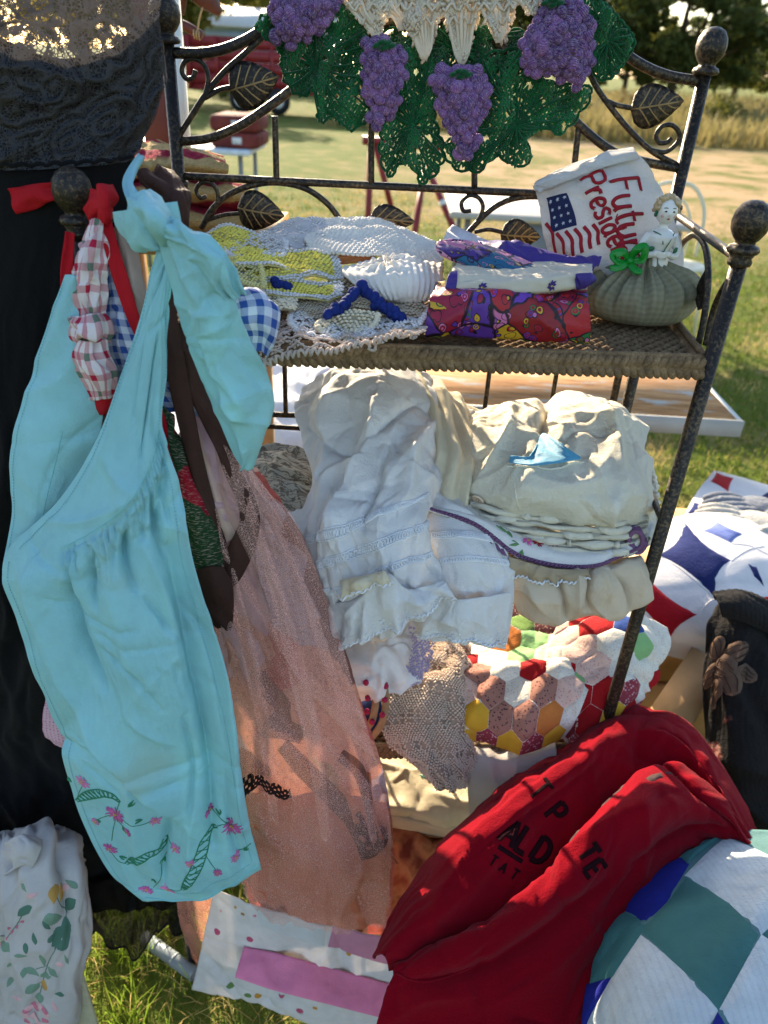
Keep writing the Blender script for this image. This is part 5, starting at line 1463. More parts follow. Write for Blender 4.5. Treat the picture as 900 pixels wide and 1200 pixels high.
for poly, sd_ in (([(404, -30), (408, 0), (424, 26), (440, 50), (452, 28), (462, 6), (470, -30)], 21), ([(458, -30), (462, 4), (478, 40), (497, 74), (510, 44), (518, 6), (522, -30)], 22), ([(508, -30), (514, 10), (528, 44), (541, 80), (556, 44), (566, 4), (570, -30)], 23), ([(556, -30), (562, 4), (574, 32), (590, 56), (602, 20), (612, -30)], 24), ([(600, -30), (608, 2), (624, 22), (636, 0), (646, -30)], 25)):
    mk('lace_point', crochet_leaf(poly, .027, sd_, 4.0), wlace, lc)

# ================================================================== TOP SHELF
def crochet(S, name, mat, parent, pitch=.0046, mask=None, fat=1.0, seed=0, off=0.0):
    g = np.random.default_rng(seed)
    nu, nv = max(3, int(S.w / pitch)), max(3, int(S.h / (pitch * .85)))
    u, v = np.meshgrid((np.arange(nu) + .5) / nu, (np.arange(nv) + .5) / nv)
    u = u + (np.arange(nv)[:, None] % 2) * .5 / nu
    u, v = u.ravel(), v.ravel()
    if mask is not None:
        k = mask(u, v, u * S.w, v * S.h); u, v = u[k], v[k]
    P = S(u, v, off + g.normal(0, .0003, len(u))); N = S.n(u, v)
    T = S(np.clip(u + .01, 0, 1), np.clip(v + .008 * np.where(np.arange(len(u)) % 2, 1, -1), 0, 1)) - S(np.clip(u - .01, 0, 1), v)
    T = T + 1e-5 * g.normal(0, 1, T.shape)
    return mk(name, blobs(P, T, N, pitch * .62 * fat * g.uniform(.85, 1.15, len(u)), pitch * .40 * fat, pitch * .36 * fat), mat, parent)
def edge_loops(S, name, mat, parent, us, vs2, r=.0022, amp=.0035, loops=60, off=.001):
    """scalloped picot edging along a uv path"""
    q = crom(np.stack([us, vs2], 1), loops * 6)
    P = S(q[:, 0], q[:, 1], off)
    T = np.gradient(P, axis=0); N = S.n(q[:, 0], q[:, 1]); t, b_, nn = frames(T, N)
    a = np.arange(len(q)) / 6 * 2 * np.pi
    P = P + b_ * (amp * np.abs(np.sin(a / 2)))[:, None] + nn * (.0012 * np.sin(a))[:, None]
    return mk(name, tube(P, r, 5), mat, parent)
ZS = Z1 + .004
ycr = fabric('yellow_crochet', (248, 232, 116), .12, .85, .2); wcr = fabric('white_crochet', (230, 228, 228), .08, .85, .25)
ecr = fabric('ecru_crochet', (212, 196, 170), .12, .85, .2); ccr = fabric('cream_crochet', (230, 220, 194), .08, .85, .2)
# back potholder
def pot(label, rows, seed, center=(.5, .5), rad=.42, loc=None):
    t = thing('crochet_potholder', label, 'potholder', tuple(pt(rows[-1][0])), 'yellow crocheted potholders on the top shelf')
    S = Surf(rows, 70, 50, lambda u, v, x, y: crumple(x, y, .04, .0012, seed) + fold(x, y, .2, .03, 4, .002, seed))
    S.obj('backing', fabric('pale_backing', (206, 194, 130), .1), t, .002)
    inn = lambda u, v, x, y: (np.minimum(np.minimum(u, 1 - u) * S.w, np.minimum(v, 1 - v) * S.h) > .009) & ~((np.sin(x / .0026) * np.sin(y / .0026) > .72))
    crochet(S, 'yellow_center', ycr, t, .0044, inn, 1.05, seed, .001)
    crochet(S, 'white_border', wcr, t, .0044, lambda u, v, x, y: (np.minimum(np.minimum(u, 1 - u) * S.w, np.minimum(v, 1 - v) * S.h) <= .009), 1.1, seed + 1, .0015)
    return S, t
pot('yellow crocheted potholder at the back of the shelf against the iron leaf', [[(238, 276, .985), (262, 264, .99), (288, 268, .99), (318, 282, .985)], [(244, 296, .93), (276, 290, .93), (306, 292, .93), (330, 300, .93)], [(256, 318, .885), (290, 312, .88), (326, 312, .88), (350, 316, .885)]], 201)
pot('folded yellow crocheted potholder with white ruffled edge lying in front of the white lace', [[(266, 312, .905), (310, 298, .92), (360, 292, .925), (394, 298, .92)], [(276, 322, .88), (320, 312, .895), (368, 305, .90), (400, 312, .895)], [(290, 334, .86), (334, 330, .868), (376, 322, .875), (404, 328, .875)]], 203)
pot('thin folded potholder tucked under the ruffled yellow potholder', [[(268, 322, .88), (320, 322, .88), (370, 330, .87), (400, 332, .868)], [(282, 332, .862), (330, 338, .857), (372, 340, .853), (402, 338, .853)], [(296, 344, .848), (336, 348, .843), (374, 347, .84), (400, 345, .84)]], 205)
# loose doilies filling the pile
for lab, rows, m_, sd_ in (('round white doily lying over the back of the yellow potholders', [[(268, 284, .965), (300, 274, .97), (334, 276, .97)], [(262, 296, .935), (300, 290, .935), (338, 290, .935)], [(276, 306, .91), (306, 304, .905), (334, 302, .905)]], wcr, 601),
        ('pale yellow doily draped down beside the blue gingham', [[(258, 304, .90), (282, 300, .905), (304, 306, .90)], [(262, 318, .875), (288, 318, .87), (310, 322, .868)], [(270, 332, .85), (292, 336, .845), (312, 340, .842)]], fabric('pale_yellow_crochet', (222, 214, 150), .1, .9, .2), 602),
        ('white lace doily spread under the cream bobbled cloth', [[(340, 366, .83), (400, 372, .83), (470, 366, .83), (505, 356, .84)], [(338, 380, .80), (400, 388, .79), (460, 382, .79), (502, 370, .805)], [(350, 394, .778), (400, 400, .768), (452, 394, .77), (494, 382, .785)]], wcr, 603)):
    t = thing('lace_doily', lab, 'doily', tuple(pt(rows[-1][0])), 'loose lace doilies in the top shelf pile')
    S = Surf(rows, 60, 40, lambda u, v, x, y: fold(x, y, .3, .03, 4, .003, sd_) + .0015 * np.sin(x / .006))
    crochet(S, 'lace', m_, t, .0040, lambda u, v, x, y: (np.sin(x / .0027) * np.sin(y / .0027) < .35), 1.0, sd_, .001)
    edge_loops(S, 'scallop_edge', m_, t, [0, 0, .33, .66, 1, 1], [.1, .95, .98, .98, .95, .1], .0018, .005, 34)
# white lace hump
t = thing('lace_cloth', 'bundled white lace cloth behind the potholders', 'cloth', tuple(PY(350, 290, .96)))
S = Surf([[(300, 280, 1.0), (330, 262, 1.01), (360, 254, 1.01), (396, 262, 1.0)], [(306, 285, .96), (340, 272, .965), (372, 268, .965), (402, 276, .96)], [(312, 296, .935), (344, 288, .935), (376, 286, .935), (404, 292, .935)]], 60, 40, lambda u, v, x, y: crumple(x, y, .03, .002, 210) + fold(x, y, .3, .02, 4, .003, 211))
S.obj('cloth_body', fabric('white_batiste', (206, 204, 206), .06, .85, .3), t)
crochet(S, 'lace_border', wcr, t, .0042, lambda u, v, x, y: (v < .3) | (np.sin(x / .003) * np.sin(y / .003) > .55), .8, 3, .001)
# bonnet
wkn = fabric('white_wool_knit', (232, 226, 216), .08, .9, .2)
bon = thing('knit_bonnet', 'ivory knitted baby bonnet with ribbed back and puckered brim', 'bonnet', tuple(PY(460, 350, .84)))
def bump_knit(u, v, x, y): return .0012 * np.sin(x / .0011) * np.sin(y / .0014)
S1 = Surf([[(360, 272, 1.0), (400, 262, 1.03), (455, 264, 1.03), (516, 288, 1.0)], [(356, 276, .965), (400, 258, .985), (452, 262, .985), (518, 290, .955)], [(360, 286, .935), (408, 284, .935), (462, 286, .935), (520, 310, .92)], [(374, 294, .915), (420, 300, .905), (468, 302, .905), (516, 326, .90)]], 150, 80,
          lambda u, v, x, y: fold(x, y, .15, .03, 4, .005, 221) + fold(x, y, 1.2, .016, 4, .002, 222) + bump_knit(u, v, x, y))
S1.obj('bonnet_back', wkn, bon, .003)
def pucker(u, v, x, y):
    c = np.exp(-(((u - .42) / .18) ** 2 + ((v - .2) / .3) ** 2)); return c * .004 * np.sin(np.arctan2(v - .2, u - .42) * 14) + fold(x, y, .1, .016, 5, .0025, 224) + .0008 * np.sin(x / .0012 + 6 * v)
S2 = Surf([[(404, 312, .905), (440, 304, .90), (478, 298, .905), (518, 308, .915)], [(402, 318, .875), (440, 314, .865), (482, 312, .865), (519, 322, .885)], [(414, 330, .855), (446, 330, .842), (486, 330, .842), (519, 338, .865)], [(432, 344, .846), (460, 350, .836), (492, 351, .838), (515, 348, .85)], [(444, 348, .855), (462, 354, .85), (490, 354, .852), (508, 350, .86)]], 120, 70, pucker)
S2.obj('brim', wkn, bon, .003)
ribbon('orange_lining', [(392, 306, .915), (415, 302, .91), (440, 300, .912)], [.010, .012, .008], fabric('orange_lining', (208, 140, 90), .1, transl=.4), bon, 20, 7)
# beige crochet with blue trim
bg = thing('beige_crochet_cloth', 'beige crocheted cloth with a navy blue bobble edge folded over', 'cloth', tuple(PY(420, 370, .81)))
def cr_d(seed): return lambda u, v, x, y: crumple(x, y, .04, .0012, seed) + fold(x, y, .1, .025, 4, .003, seed)
S = Surf([[(330, 352, .86), (370, 338, .88), (408, 326, .89), (450, 338, .88), (492, 352, .87)], [(334, 364, .835), (372, 356, .85), (410, 342, .86), (455, 354, .85), (496, 362, .84)], [(340, 376, .812), (376, 374, .82), (412, 362, .83), (455, 370, .815), (497, 374, .815)]], 70, 46, cr_d(231))
S.obj('backing', fabric('beige_backing', (140, 124, 104), .15), bg, .002)
crochet(S, 'stitches', ecr, bg, .0042, None, 1.0, 5, .0012)
navy = fabric('navy_crochet', (26, 44, 112), .2, .8, .1)
nv_ = [(386, 368), (396, 360), (408, 352), (418, 342), (424, 334), (432, 344), (446, 356), (460, 366), (472, 372)]
g = np.random.default_rng(9)
pp = crom(np.array(nv_, float), 46); yy_ = np.interp(np.arange(46), [0, 20, 45], [.80, .835, .805])
Pn = np.array([PY(a + g.normal(0, 2), b_ + g.normal(0, 2), y) for (a, b_), y in zip(pp, yy_)])
mk('bobble_edge', blobs(Pn, g.normal(0, 1, (46, 3)), g.normal(0, 1, (46, 3)), .0068, .0055, .0055, BALL5), navy, bg)
mk('bobble_edge', blobs(np.array([PY(a + g.normal(0, 2), b_ + g.normal(0, 2), .862) for a, b_ in np.linspace((322, 330), (342, 338), 10)]), g.normal(0, 1, (10, 3)), g.normal(0, 1, (10, 3)), .006, .005, .005, BALL5), navy, bg)
# cream flower-edge doily
cd = thing('cream_doily', 'small cream crocheted doily folded under the navy bobble edge', 'doily', tuple(PY(400, 390, .79)))
S = Surf([[(376, 372, .812), (408, 364, .815), (446, 368, .81)], [(370, 382, .795), (406, 376, .797), (442, 380, .795)], [(378, 394, .782), (404, 391, .782), (432, 390, .783)]], 40, 26, cr_d(241))
S.obj('backing', fabric('cream_backing', (160, 150, 124), .1), cd, .002)
crochet(S, 'stitches', ccr, cd, .0046, lambda u, v, x, y: ~((np.sin(x / .0034) * np.sin(y / .003) > .8)), 1.1, 7, .001)
edge_loops(S, 'scallop_edge', ccr, cd, [0, 0, .3, .7, 1, 1], [.1, .9, 1, 1, .9, .1], loops=26)
cd = thing('cream_doily', 'cream crocheted doily bunched between the potholders and blue gingham', 'doily', tuple(PY(330, 365, .80)))
S = Surf([[(298, 336, .862), (320, 334, .865), (345, 344, .86)], [(302, 346, .84), (324, 348, .838), (347, 356, .83)], [(310, 356, .822), (328, 362, .812), (344, 366, .81)]], 30, 26, cr_d(243))
S.obj('backing', fabric('cream_backing', (160, 150, 124), .1), cd, .002)
crochet(S, 'stitches', ccr, cd, .005, None, 1.2, 8, .001)
# lace runner hanging over the shelf edge
run = thing('lace_runner', 'openwork ecru lace runner falling over the braided shelf edge', 'table runner', tuple(PY(400, 415, .755)))
S = Surf([[(286, 392, .83), (330, 372, .835), (390, 372, .835), (440, 374, .832), (500, 372, .832)],
          [(292, 404, .80), (330, 388, .79), (392, 390, .79), (440, 388, .79), (500, 380, .795)],
          [(298, 416, .765), (328, 402, .752), (392, 402, .75), (438, 398, .75), (498, 386, .76)],
          [(305, 432, .744), (330, 418, .74), (392, 412, .738), (436, 404, .738), (490, 391, .748)],
          [(310, 444, .738), (334, 428, .736), (394, 420, .734), (430, 410, .736), (484, 395, .745)]], 100, 50, lambda u, v, x, y: fold(x, y, H2, .022, 3, .004, 251) + .002 * np.sin(x / .008))
lrun = fabric('ecru_lace_thread', (206, 190, 178), .12, .85, .25)
def lmask(u, v, x, y):
    a = np.sin(x / .0042 + .8 * np.sin(y / .006)) * np.sin(y / .0036)
    edge = v < .93 + .05 * np.sin(x / .0045)
    return (a < .12) & edge
crochet(S, 'lace', lrun, run, .0042, lmask, .95, 9, 0)
vs_ = [stroke(S, [(u, v + .04 * math.sin(u * 40)) for u in np.linspace(.01, .99, 40)], .0022, .0013, 160) for v in (.12, .3, .48, .66, .84)]
mk('chain_stitch', merge(vs_), lrun, run)
edge_loops(S, 'scallop_edge', lrun, run, np.linspace(.01, .99, 20), np.full(20, .95), .0018, .006, 26)

# ---- scarves
def paisley(seedscale, pal):
    def f(b):
        uv = b.uv()
        w = b.node('ShaderNodeVectorMath', operation='ADD'); b.l(uv, w.inputs[0]); b.l(b.mapping(b.noise(uv, 25, 2, out='Color'), (.02, .02, 0)), w.inputs[1]); v = w.outputs[0]
        zone = b.sep(b.voro(b.mapping(v, (1, 1, 1), loc=(seedscale, 0, 0)), 24, 'F1', 'Color'))[0]
        c = b.ramp(zone, [(i / len(pal), lin(p)) for i, p in enumerate(pal)], 'CONSTANT')
        d2 = b.voro(v, 95); k2 = b.sep(b.voro(v, 95, 'F1', 'Color'))
        c2 = b.ramp(k2[1], [(i / len(pal), lin(p)) for i, p in enumerate(reversed(pal))], 'CONSTANT')
        pet_ = b.math('SINE', b.math('MULTIPLY', d2, 22.0))
        c = b.mix(b.math('MULTIPLY', b.math('LESS_THAN', d2, .42), b.math('GREATER_THAN', pet_, 0.0)), c, c2)
        e1 = b.ramp(b.voro(v, 95, 'DISTANCE_TO_EDGE'), [(.03, 1.0), (.06, 0.0)])
        e2 = b.ramp(b.voro(b.mapping(v, (1, 1, 1), loc=(seedscale, 0, 0)), 24, 'DISTANCE_TO_EDGE'), [(.015, 1.0), (.03, 0.0)])
        ol = b.math('LESS_THAN', b.math('ABSOLUTE', b.math('SUBTRACT', d2, .42)), .03)
        return b.mix(b.math('MAXIMUM', b.math('MAXIMUM', b.math('MULTIPLY', e1, .0), e2), ol), c, lin((30, 12, 36)))
    return f
redpal = [(140, 22, 34), (92, 50, 150), (170, 26, 40), (206, 160, 44), (110, 60, 168), (150, 26, 60), (40, 110, 62), (200, 110, 160)]
blupal = [(40, 28, 92), (196, 120, 160), (24, 92, 128), (180, 140, 50), (70, 40, 130), (206, 140, 170)]
par = patterned('red_paisley_silk', paisley(0, redpal), .5, .1, .1, .4)
pab = patterned('blue_floral_silk', paisley(3.3, blupal), .5, .15, .1, .4)
sf = thing('paisley_scarf', 'folded red and purple paisley silk scarf at the front of the top shelf', 'scarf', tuple(PY(595, 392, .80)), 'folded scarves')
sd = lambda u, v, x, y: fold(x, y, 0.05, .02, 6, .0022, 261) + crumple(x, y, .03, .002, 262)
cloth('folded_scarf', [[(498, 386, .815), (560, 392, .812), (630, 396, .815), (690, 398, .825)], [(499, 388, .792), (560, 395, .79), (630, 399, .793), (691, 402, .803)], [(500, 370, .786), (560, 372, .783), (630, 376, .786), (692, 378, .797)], [(504, 350, .792), (560, 348, .79), (630, 352, .793), (690, 356, .803)], [(510, 340, .82), (560, 338, .82), (630, 340, .823), (688, 344, .83)], [(512, 330, .90), (560, 328, .90), (630, 330, .90), (690, 334, .90)]], par, sf, 110, 80, sd, .002)
cloth('scarf_fold', [[(502, 362, .784), (560, 364, .78), (600, 368, .782)], [(502, 352, .789), (560, 352, .786), (604, 356, .788)]], par, sf, 30, 10, sd, .003)
wsf = thing('bordered_scarf', 'cream scarf with dark purple ends and small purple flowers folded flat', 'scarf', tuple(PY(600, 345, .83)), 'folded scarves')
csilk = fabric('cream_silk', (214, 204, 184), .06, .55, .25, spec=.4); psilk = fabric('purple_silk', (58, 36, 120), .15, .5, .12, spec=.4)
SW, _ = cloth('folded_scarf', [[(520, 344, .825), (580, 347, .818), (640, 344, .82), (688, 338, .832)], [(520, 340, .806), (580, 343, .80), (640, 340, .803), (690, 334, .815)], [(524, 326, .808), (580, 330, .803), (640, 326, .806), (694, 322, .817)], [(532, 314, .84), (580, 318, .838), (640, 318, .838), (694, 316, .842)], [(540, 302, .90), (580, 304, .90), (640, 306, .90), (694, 308, .90)]], csilk, wsf, 90, 50, lambda u, v, x, y: fold(x, y, .04, .014, 8, .003, 265))
panel(SW, 'purple_border', [(522, 344), (536, 344), (536, 318), (526, 322)], psilk, wsf)
panel(SW, 'purple_border', [(676, 336), (690, 333), (693, 320), (674, 322)], psilk, wsf)
cloth('scarf_corner', [[(676, 322, .812), (690, 320, .81), (697, 322, .812)], [(678, 328, .806), (692, 328, .804), (699, 328, .808)], [(680, 336, .806), (690, 335, .804), (694, 333, .808)]], psilk, wsf, 20, 16)
for q in ((565, 337), (646, 335)):
    flower(SW, *q, .006, wsf, 7, psilk, 3)
bsf = thing('floral_scarf', 'rolled blue and pink floral silk scarf lying across the purple scarf', 'scarf', tuple(PY(580, 325, .87)), 'folded scarves')
cloth('rolled_scarf', [[(516, 280, .93), (560, 284, .925), (610, 302, .915), (648, 318, .905)], [(511, 286, .895), (556, 290, .885), (608, 306, .875), (650, 322, .868)], [(512, 294, .872), (556, 303, .856), (606, 317, .848), (648, 328, .845)], [(522, 303, .868), (562, 316, .852), (606, 328, .846), (644, 334, .846)]], pab, bsf, 100, 46, lambda u, v, x, y: fold(x, y, .25, .016, 6, .0025, 267) + fold(x, y, .7, .03, 4, .003, 268))
psf = thing('purple_scarf', 'plain deep purple silk scarf crumpled beside the white towel', 'scarf', tuple(PY(650, 325, .88)), 'folded scarves')
cloth('scarf', [[(560, 284, .96), (600, 286, .965), (650, 300, .95), (704, 306, .93)], [(570, 292, .92), (620, 296, .915), (664, 308, .905), (702, 312, .895)], [(610, 312, .885), (640, 316, .88), (672, 324, .87), (692, 322, .868)], [(640, 330, .862), (656, 334, .858), (674, 334, .856), (690, 328, .858)]], psilk, psf, 70, 50, lambda u, v, x, y: fold(x, y, .35, .022, 4, .006, 269) + crumple(x, y, .02, .002, 270))
wp = thing('folded_paper', 'pale folded card standing behind the rolled blue scarf', 'card', tuple(PY(545, 285, .95)))
mk('card', (np.array([PY(524, 270, 1.0), PY(568, 290, .99), PY(560, 300, .95), PY(518, 284, .955), PY(530, 264, 1.01), PY(574, 284, 1.0)]), np.array([(0, 1, 2, 3), (4, 5, 1, 0)])), fabric('card_white', (196, 194, 200), .04, .7, 0), wp, smooth=False).modifiers.new('thickness', 'SOLIDIFY').thickness = .0015

# ---- towel with stitched words and flag
tw = thing('embroidered_towel', 'white terry towel stitched Future President with a flag leaning at the back', 'towel', tuple(PY(720, 335, .95)))
terry = fabric('white_terry', (232, 228, 222), .05, .95, .2, wr=.7)
STW, _ = cloth('towel', [[(626, 214, 1.01), (650, 200, 1.015), (690, 186, 1.025), (736, 172, 1.035)],
                 [(628, 226, 1.0), (665, 215, .985), (708, 198, .99), (752, 186, 1.025)],
                 [(636, 262, .99), (680, 250, .965), (730, 238, .965), (790, 238, 1.01)],
                 [(640, 296, .975), (690, 286, .95), (742, 278, .945), (801, 275, .99)],
                 [(650, 318, .96), (696, 316, .935), (745, 312, .93), (801, 310, .97)],
                 [(662, 334, .95), (700, 338, .925), (745, 340, .92), (797, 338, .96)]], terry, tw, 120, 110,
               lambda u, v, x, y: fold(x, y, .7, .06, 3, .006, 281) + crumple(x, y, .05, .0015, 282), .006)
cloth('folded_edge', [[(628, 212, 1.0), (665, 196, 1.005), (708, 180, 1.015), (742, 172, 1.025)], [(626, 218, .985), (665, 203, .985), (708, 187, .993), (746, 178, 1.008)], [(632, 226, .985), (666, 212, .983), (709, 196, .99), (750, 186, 1.008)]], terry, tw, 80, 16, lambda u, v, x, y: crumple(x, y, .03, .0008, 283), .006)
redt = fabric('red_embroidery', (150, 24, 36), .2, .7, .05); navt = fabric('navy_embroidery', (30, 36, 70), .2, .7, .05); whtt = fabric('white_embroidery', (206, 206, 206), .05)
GLY = {'F': [[(0, 0), (0, 1)], [(0, 1), (.55, 1.02)], [(0, .55), (.4, .56)]],
       'u': [[(0, .6), (.02, .15), (.2, 0), (.4, .12), (.44, .6)], [(.44, .6), (.46, .1), (.55, 0)]],
       't': [[(.15, .95), (.15, .15), (.28, 0), (.4, .06)], [(-.03, .62), (.4, .64)]],
       'r': [[(0, .6), (.02, 0)], [(.02, .35), (.15, .58), (.35, .58)]],
       'e': [[(.02, .3), (.42, .34), (.36, .58), (.16, .6), (.0, .36), (.08, .06), (.28, 0), (.44, .1)]],
       'P': [[(0, 0), (0, 1)], [(0, 1), (.42, .98), (.5, .74), (.36, .52), (0, .5)]],
       's': [[(.4, .52), (.2, .62), (.04, .5), (.14, .36), (.34, .26), (.36, .08), (.16, 0), (0, .08)]],
       'i': [[(.06, .58), (.08, 0)], [(.04, .8), (.08, .84)]],
       'd': [[(.4, .42), (.2, .56), (.02, .34), (.1, .04), (.3, .04), (.42, .3)], [(.44, 1), (.42, .1), (.52, 0)]],
       'n': [[(0, .6), (.02, 0)], [(.02, .36), (.18, .6), (.36, .5), (.38, 0)]]}
ADV = {'F': .66, 'u': .68, 't': .5, 'r': .48, 'e': .58, 'P': .66, 's': .54, 'i': .3, 'd': .66, 'n': .58}
def write(S, word, x, y, dirx, diry, size, mat, parent, w=.0042):
    """dir = reading direction in photo pixels (unit), letters stand up to its left"""
    ux, uy = diry, -dirx
    vs_ = []
    for ch in word:
        for poly in GLY[ch]:
            P = [S.find(x + (dirx * a + ux * b_) * size, y + (diry * a + uy * b_) * size) for a, b_ in [(q[0] * .84, q[1]) for q in poly]]
            vs_.append(stroke(S, P, w, .0014, max(10, 5 * len(P)), off=.001))
        x += dirx * ADV[ch] * size * .84; y += diry * ADV[ch] * size * .84
    return mk('stitched_word', merge(vs_), mat, parent)
write(STW, 'Future', 714, 214, .16, .987, 34, redt, tw, .0046)
write(STW, 'President', 680, 212, .40, .916, 28, redt, tw, .0042)
panel(STW, 'flag_canton', [(640, 232), (664, 226), (676, 264), (646, 273)], navt, tw, .0012)
for i in range(3):
    for j in range(4):
        x = 646 + 8 * i + 2.2 * j; y = 237 + 9.2 * j - 2.6 * i
        c = STW.find(x, y); r = .0030
        mk('flag_star', piece(STW, to_uv(STW, c, [(r * (1 if k % 2 == 0 else .42) * math.sin(k * math.pi / 5), -r * (1 if k % 2 == 0 else .42) * math.cos(k * math.pi / 5)) for k in range(10)]), .0006, .0024, 2, 2), whtt, tw)
for k in range(6):
    x0, y0 = (642 + k * 10.5, 276 - k * 2.6) if k else (640, 262)
    L = 34 - 2 * k
    P = [STW.find(x0 + L * .42 * t + 3 * math.sin(t * 5), y0 + L * t) for t in (0, .33, .66, 1)]
    mk('flag_stripe', stroke(STW, P, .0045, .0013, 24, off=.0006), redt, tw)

# ---- half doll pincushion
pc = PZ(752, 386, ZS); pcx, pcy = pc[0], pc[1] + .045
pin = thing('doll_pincushion', 'porcelain half doll on a gathered grey green pincushion with green bow', 'pincushion', (pcx, pcy, ZS))
def linen(b):
    s = b.sep(b.mapping(b.uv(), (420, 420, 1)))
    a = b.math('MULTIPLY', b.math('ADD', b.math('SINE', b.math('MULTIPLY', s[0], 2.0)), b.math('SINE', b.math('MULTIPLY', s[1], 2.0))), .25)
    return b.mix(b.math('ADD', a, .5), lin((130, 124, 98)), lin((148, 142, 116)))
th = np.linspace(0, 2 * np.pi, 193)[:-1]
prof = np.array([(0.001, .002), (.03, .0005), (.045, .003), (.057, .012), (.063, .026), (.0625, .040), (.055, .054), (.042, .064), (.030, .070), (.0195, .0745), (.0175, .079), (.0165, .082), (.001, .083)])
pr = crom(prof * np.array([1.03, .9]), 46)
tv = np.linspace(0, 1, len(pr))[:, None]
ple = np.sin(th * 15 + 2.2 * np.sin(th * 2 + 1) + 1.5 * perlin(th * 3, th * 0, 4)[None] + .8 * perlin(tv * 6 + th[None] * 0, th[None] * 2 + tv * 0, 9)) + .6 * np.sin(th * 27 + 2 * np.sin(th * 5) + 2 * tv)
ple = ple * (np.clip((pr[:, 1] - .006) / .05, 0, 1) ** 1.2)[:, None]
sag = 1 + .07 * np.cos(2 * th + .4)[None] + .05 * perlin(th * 1.5 + tv * 0, tv * 4 + th[None] * 0, 12)
rr_ = pr[:, 0][:, None] * (1 + .07 * ple * np.clip(pr[:, 0] / .03, 0, 1)[:, None]) * sag
zz_ = pr[:, 1][:, None] + .003 * ple + .004 * np.sin(th + 1)[None] * np.clip(pr[:, 1] / .05, 0, 1)[:, None] * np.clip((.075 - pr[:, 1]) / .03, 0, 1)[:, None]
V = np.stack([pcx + rr_ * np.cos(th) * 1.06, pcy + rr_ * np.sin(th) * .9, ZS + zz_], -1).reshape(-1, 3)
uvc = np.stack(np.broadcast_arrays(th[None] * .06, np.cumsum(np.r_[0, np.linalg.norm(np.diff(pr, axis=0), axis=1)])[:, None]), -1).reshape(-1, 2)
mk('cushion', (V, grid_faces(len(pr), len(th), True)), patterned('grey_green_linen', linen, .9, .05, .3), pin, uv=uvc)
porc = NB('porcelain'); porc.base(porc.mix(porc.noise(porc.ob(), 60, 2), lin((206, 200, 188)), lin((222, 218, 208)))); porc = porc.finish(.18, .5)
hx, hy, hz = pcx + .012, pcy, ZS + .070
def remeshed(name, VF, mat, parent, vox=.0014, sm=6):
    V, Fc = VF
    o = mk(name, (V, Fc), mat, parent)
    m = o.modifiers.new('remesh', 'REMESH'); m.mode = 'VOXEL'; m.voxel_size = vox; m.use_smooth_shade = True
    s = o.modifiers.new('smooth', 'SMOOTH'); s.iterations = sm; s.factor = .5
    return o
def tri(VF):
    V, Fc = VF; Fc = np.asarray(Fc)
    if Fc.shape[1] == 3: return V, Fc
    return V, np.concatenate([Fc[:, [0, 1, 2]], Fc[:, [0, 2, 3]]])
body = [tri(lathe([(.001, -.004), (.016, -.003), (.0145, .004), (.0125, .010), (.0150, .018), (.0175, .026), (.0172, .032), (.012, .037), (.0055, .040), (.0048, .046), (.006, .05), (.0005, .052)], 20, (hx, hy, hz))),
        blobs([(hx, hy - .001, hz + .058)], [(0, 0, 1)], [(0, -1, 0)], .0145, .0125, .0128, ball_template(10, 16)),
        blobs([(hx, hy - .0135, hz + .0565)], [(0, -.5, 1)], [(0, -1, 0)], .0032, .0018, .0022, BALL5),
        blobs([(hx - .012, hy - .001, hz + .056), (hx + .012, hy - .001, hz + .056)], [(0, 0, 1)] * 2, [(1, 0, 0)] * 2, .003, .002, .0016, BALL5)]
for s in (-1, 1):
    body.append(tri(tube([(hx + s * .014, hy, hz + .032), (hx + s * .021, hy - .003, hz + .020), (hx + s * .018, hy - .011, hz + .010), (hx + s * .007, hy - .017, hz + .013)], [.0055, .005, .0042, .0036], 8, 16)))
    for k in range(5):
        body.append(tri(tube([(hx + s * .008, hy - .0168, hz + .013 + .0012 * (k - 2)), (hx + s * .003, hy - .019, hz + .0125 + .0016 * (k - 2)), (hx - s * .0015, hy - .0185, hz + .011 + .0016 * (k - 2))], [.0014, .0012, .0009], 6, 6)))
body = [(V_, F_) for V_, F_ in body]
db = remeshed('doll_body', merge(body), porc, pin, .0011, 3)
hairm = solid('doll_hair_glaze', (176, 152, 112), .25, 0, .5, (150, .25), .3, 300)
g = np.random.default_rng(4)
hp = []
for k in range(90):
    a = g.uniform(-2.2, 2.2); e = g.uniform(-.1, 1.5)
    d = np.array([math.sin(a) * math.cos(e), math.cos(a) * math.cos(e), math.sin(e)])
    if d[1] < -.45 and d[2] < .62: continue
    hp.append(np.array([hx, hy, hz + .059]) + d * np.array([.0128, .0132, .0145]))
hp = np.array(hp)
mk('hair', blobs(hp, g.normal(0, 1, (len(hp), 3)), hp - np.array([hx, hy, hz + .058]), .0052, .004, .0026, BALL5), hairm, pin)
ink = solid('face_paint_dark', (46, 34, 30), .3); lip = solid('face_paint_red', (170, 50, 50), .3); gsash = solid('green_glaze', (24, 96, 60), .25)
for s in (-1, 1):
    mk('eye', blobs([(hx + s * .0045, hy - .0127, hz + .0595)], [(1, 0, 0)], [(0, -1, 0)], .0017, .0010, .0008, BALL5), ink, pin)
    mk('eyebrow', tube([(hx + s * .0028, hy - .0125, hz + .063), (hx + s * .0048, hy - .0122, hz + .0636), (hx + s * .007, hy - .0108, hz + .0630)], .0004, 5), ink, pin)
for s in (-1, 1):
    mk('cheek', blobs([(hx + s * .0066, hy - .0108, hz + .0545)], [(1, 0, .2)], [(s * .5, -1, 0)], .0026, .0020, .0010, BALL5), solid('blush_glaze', (214, 164, 150), .25), pin)
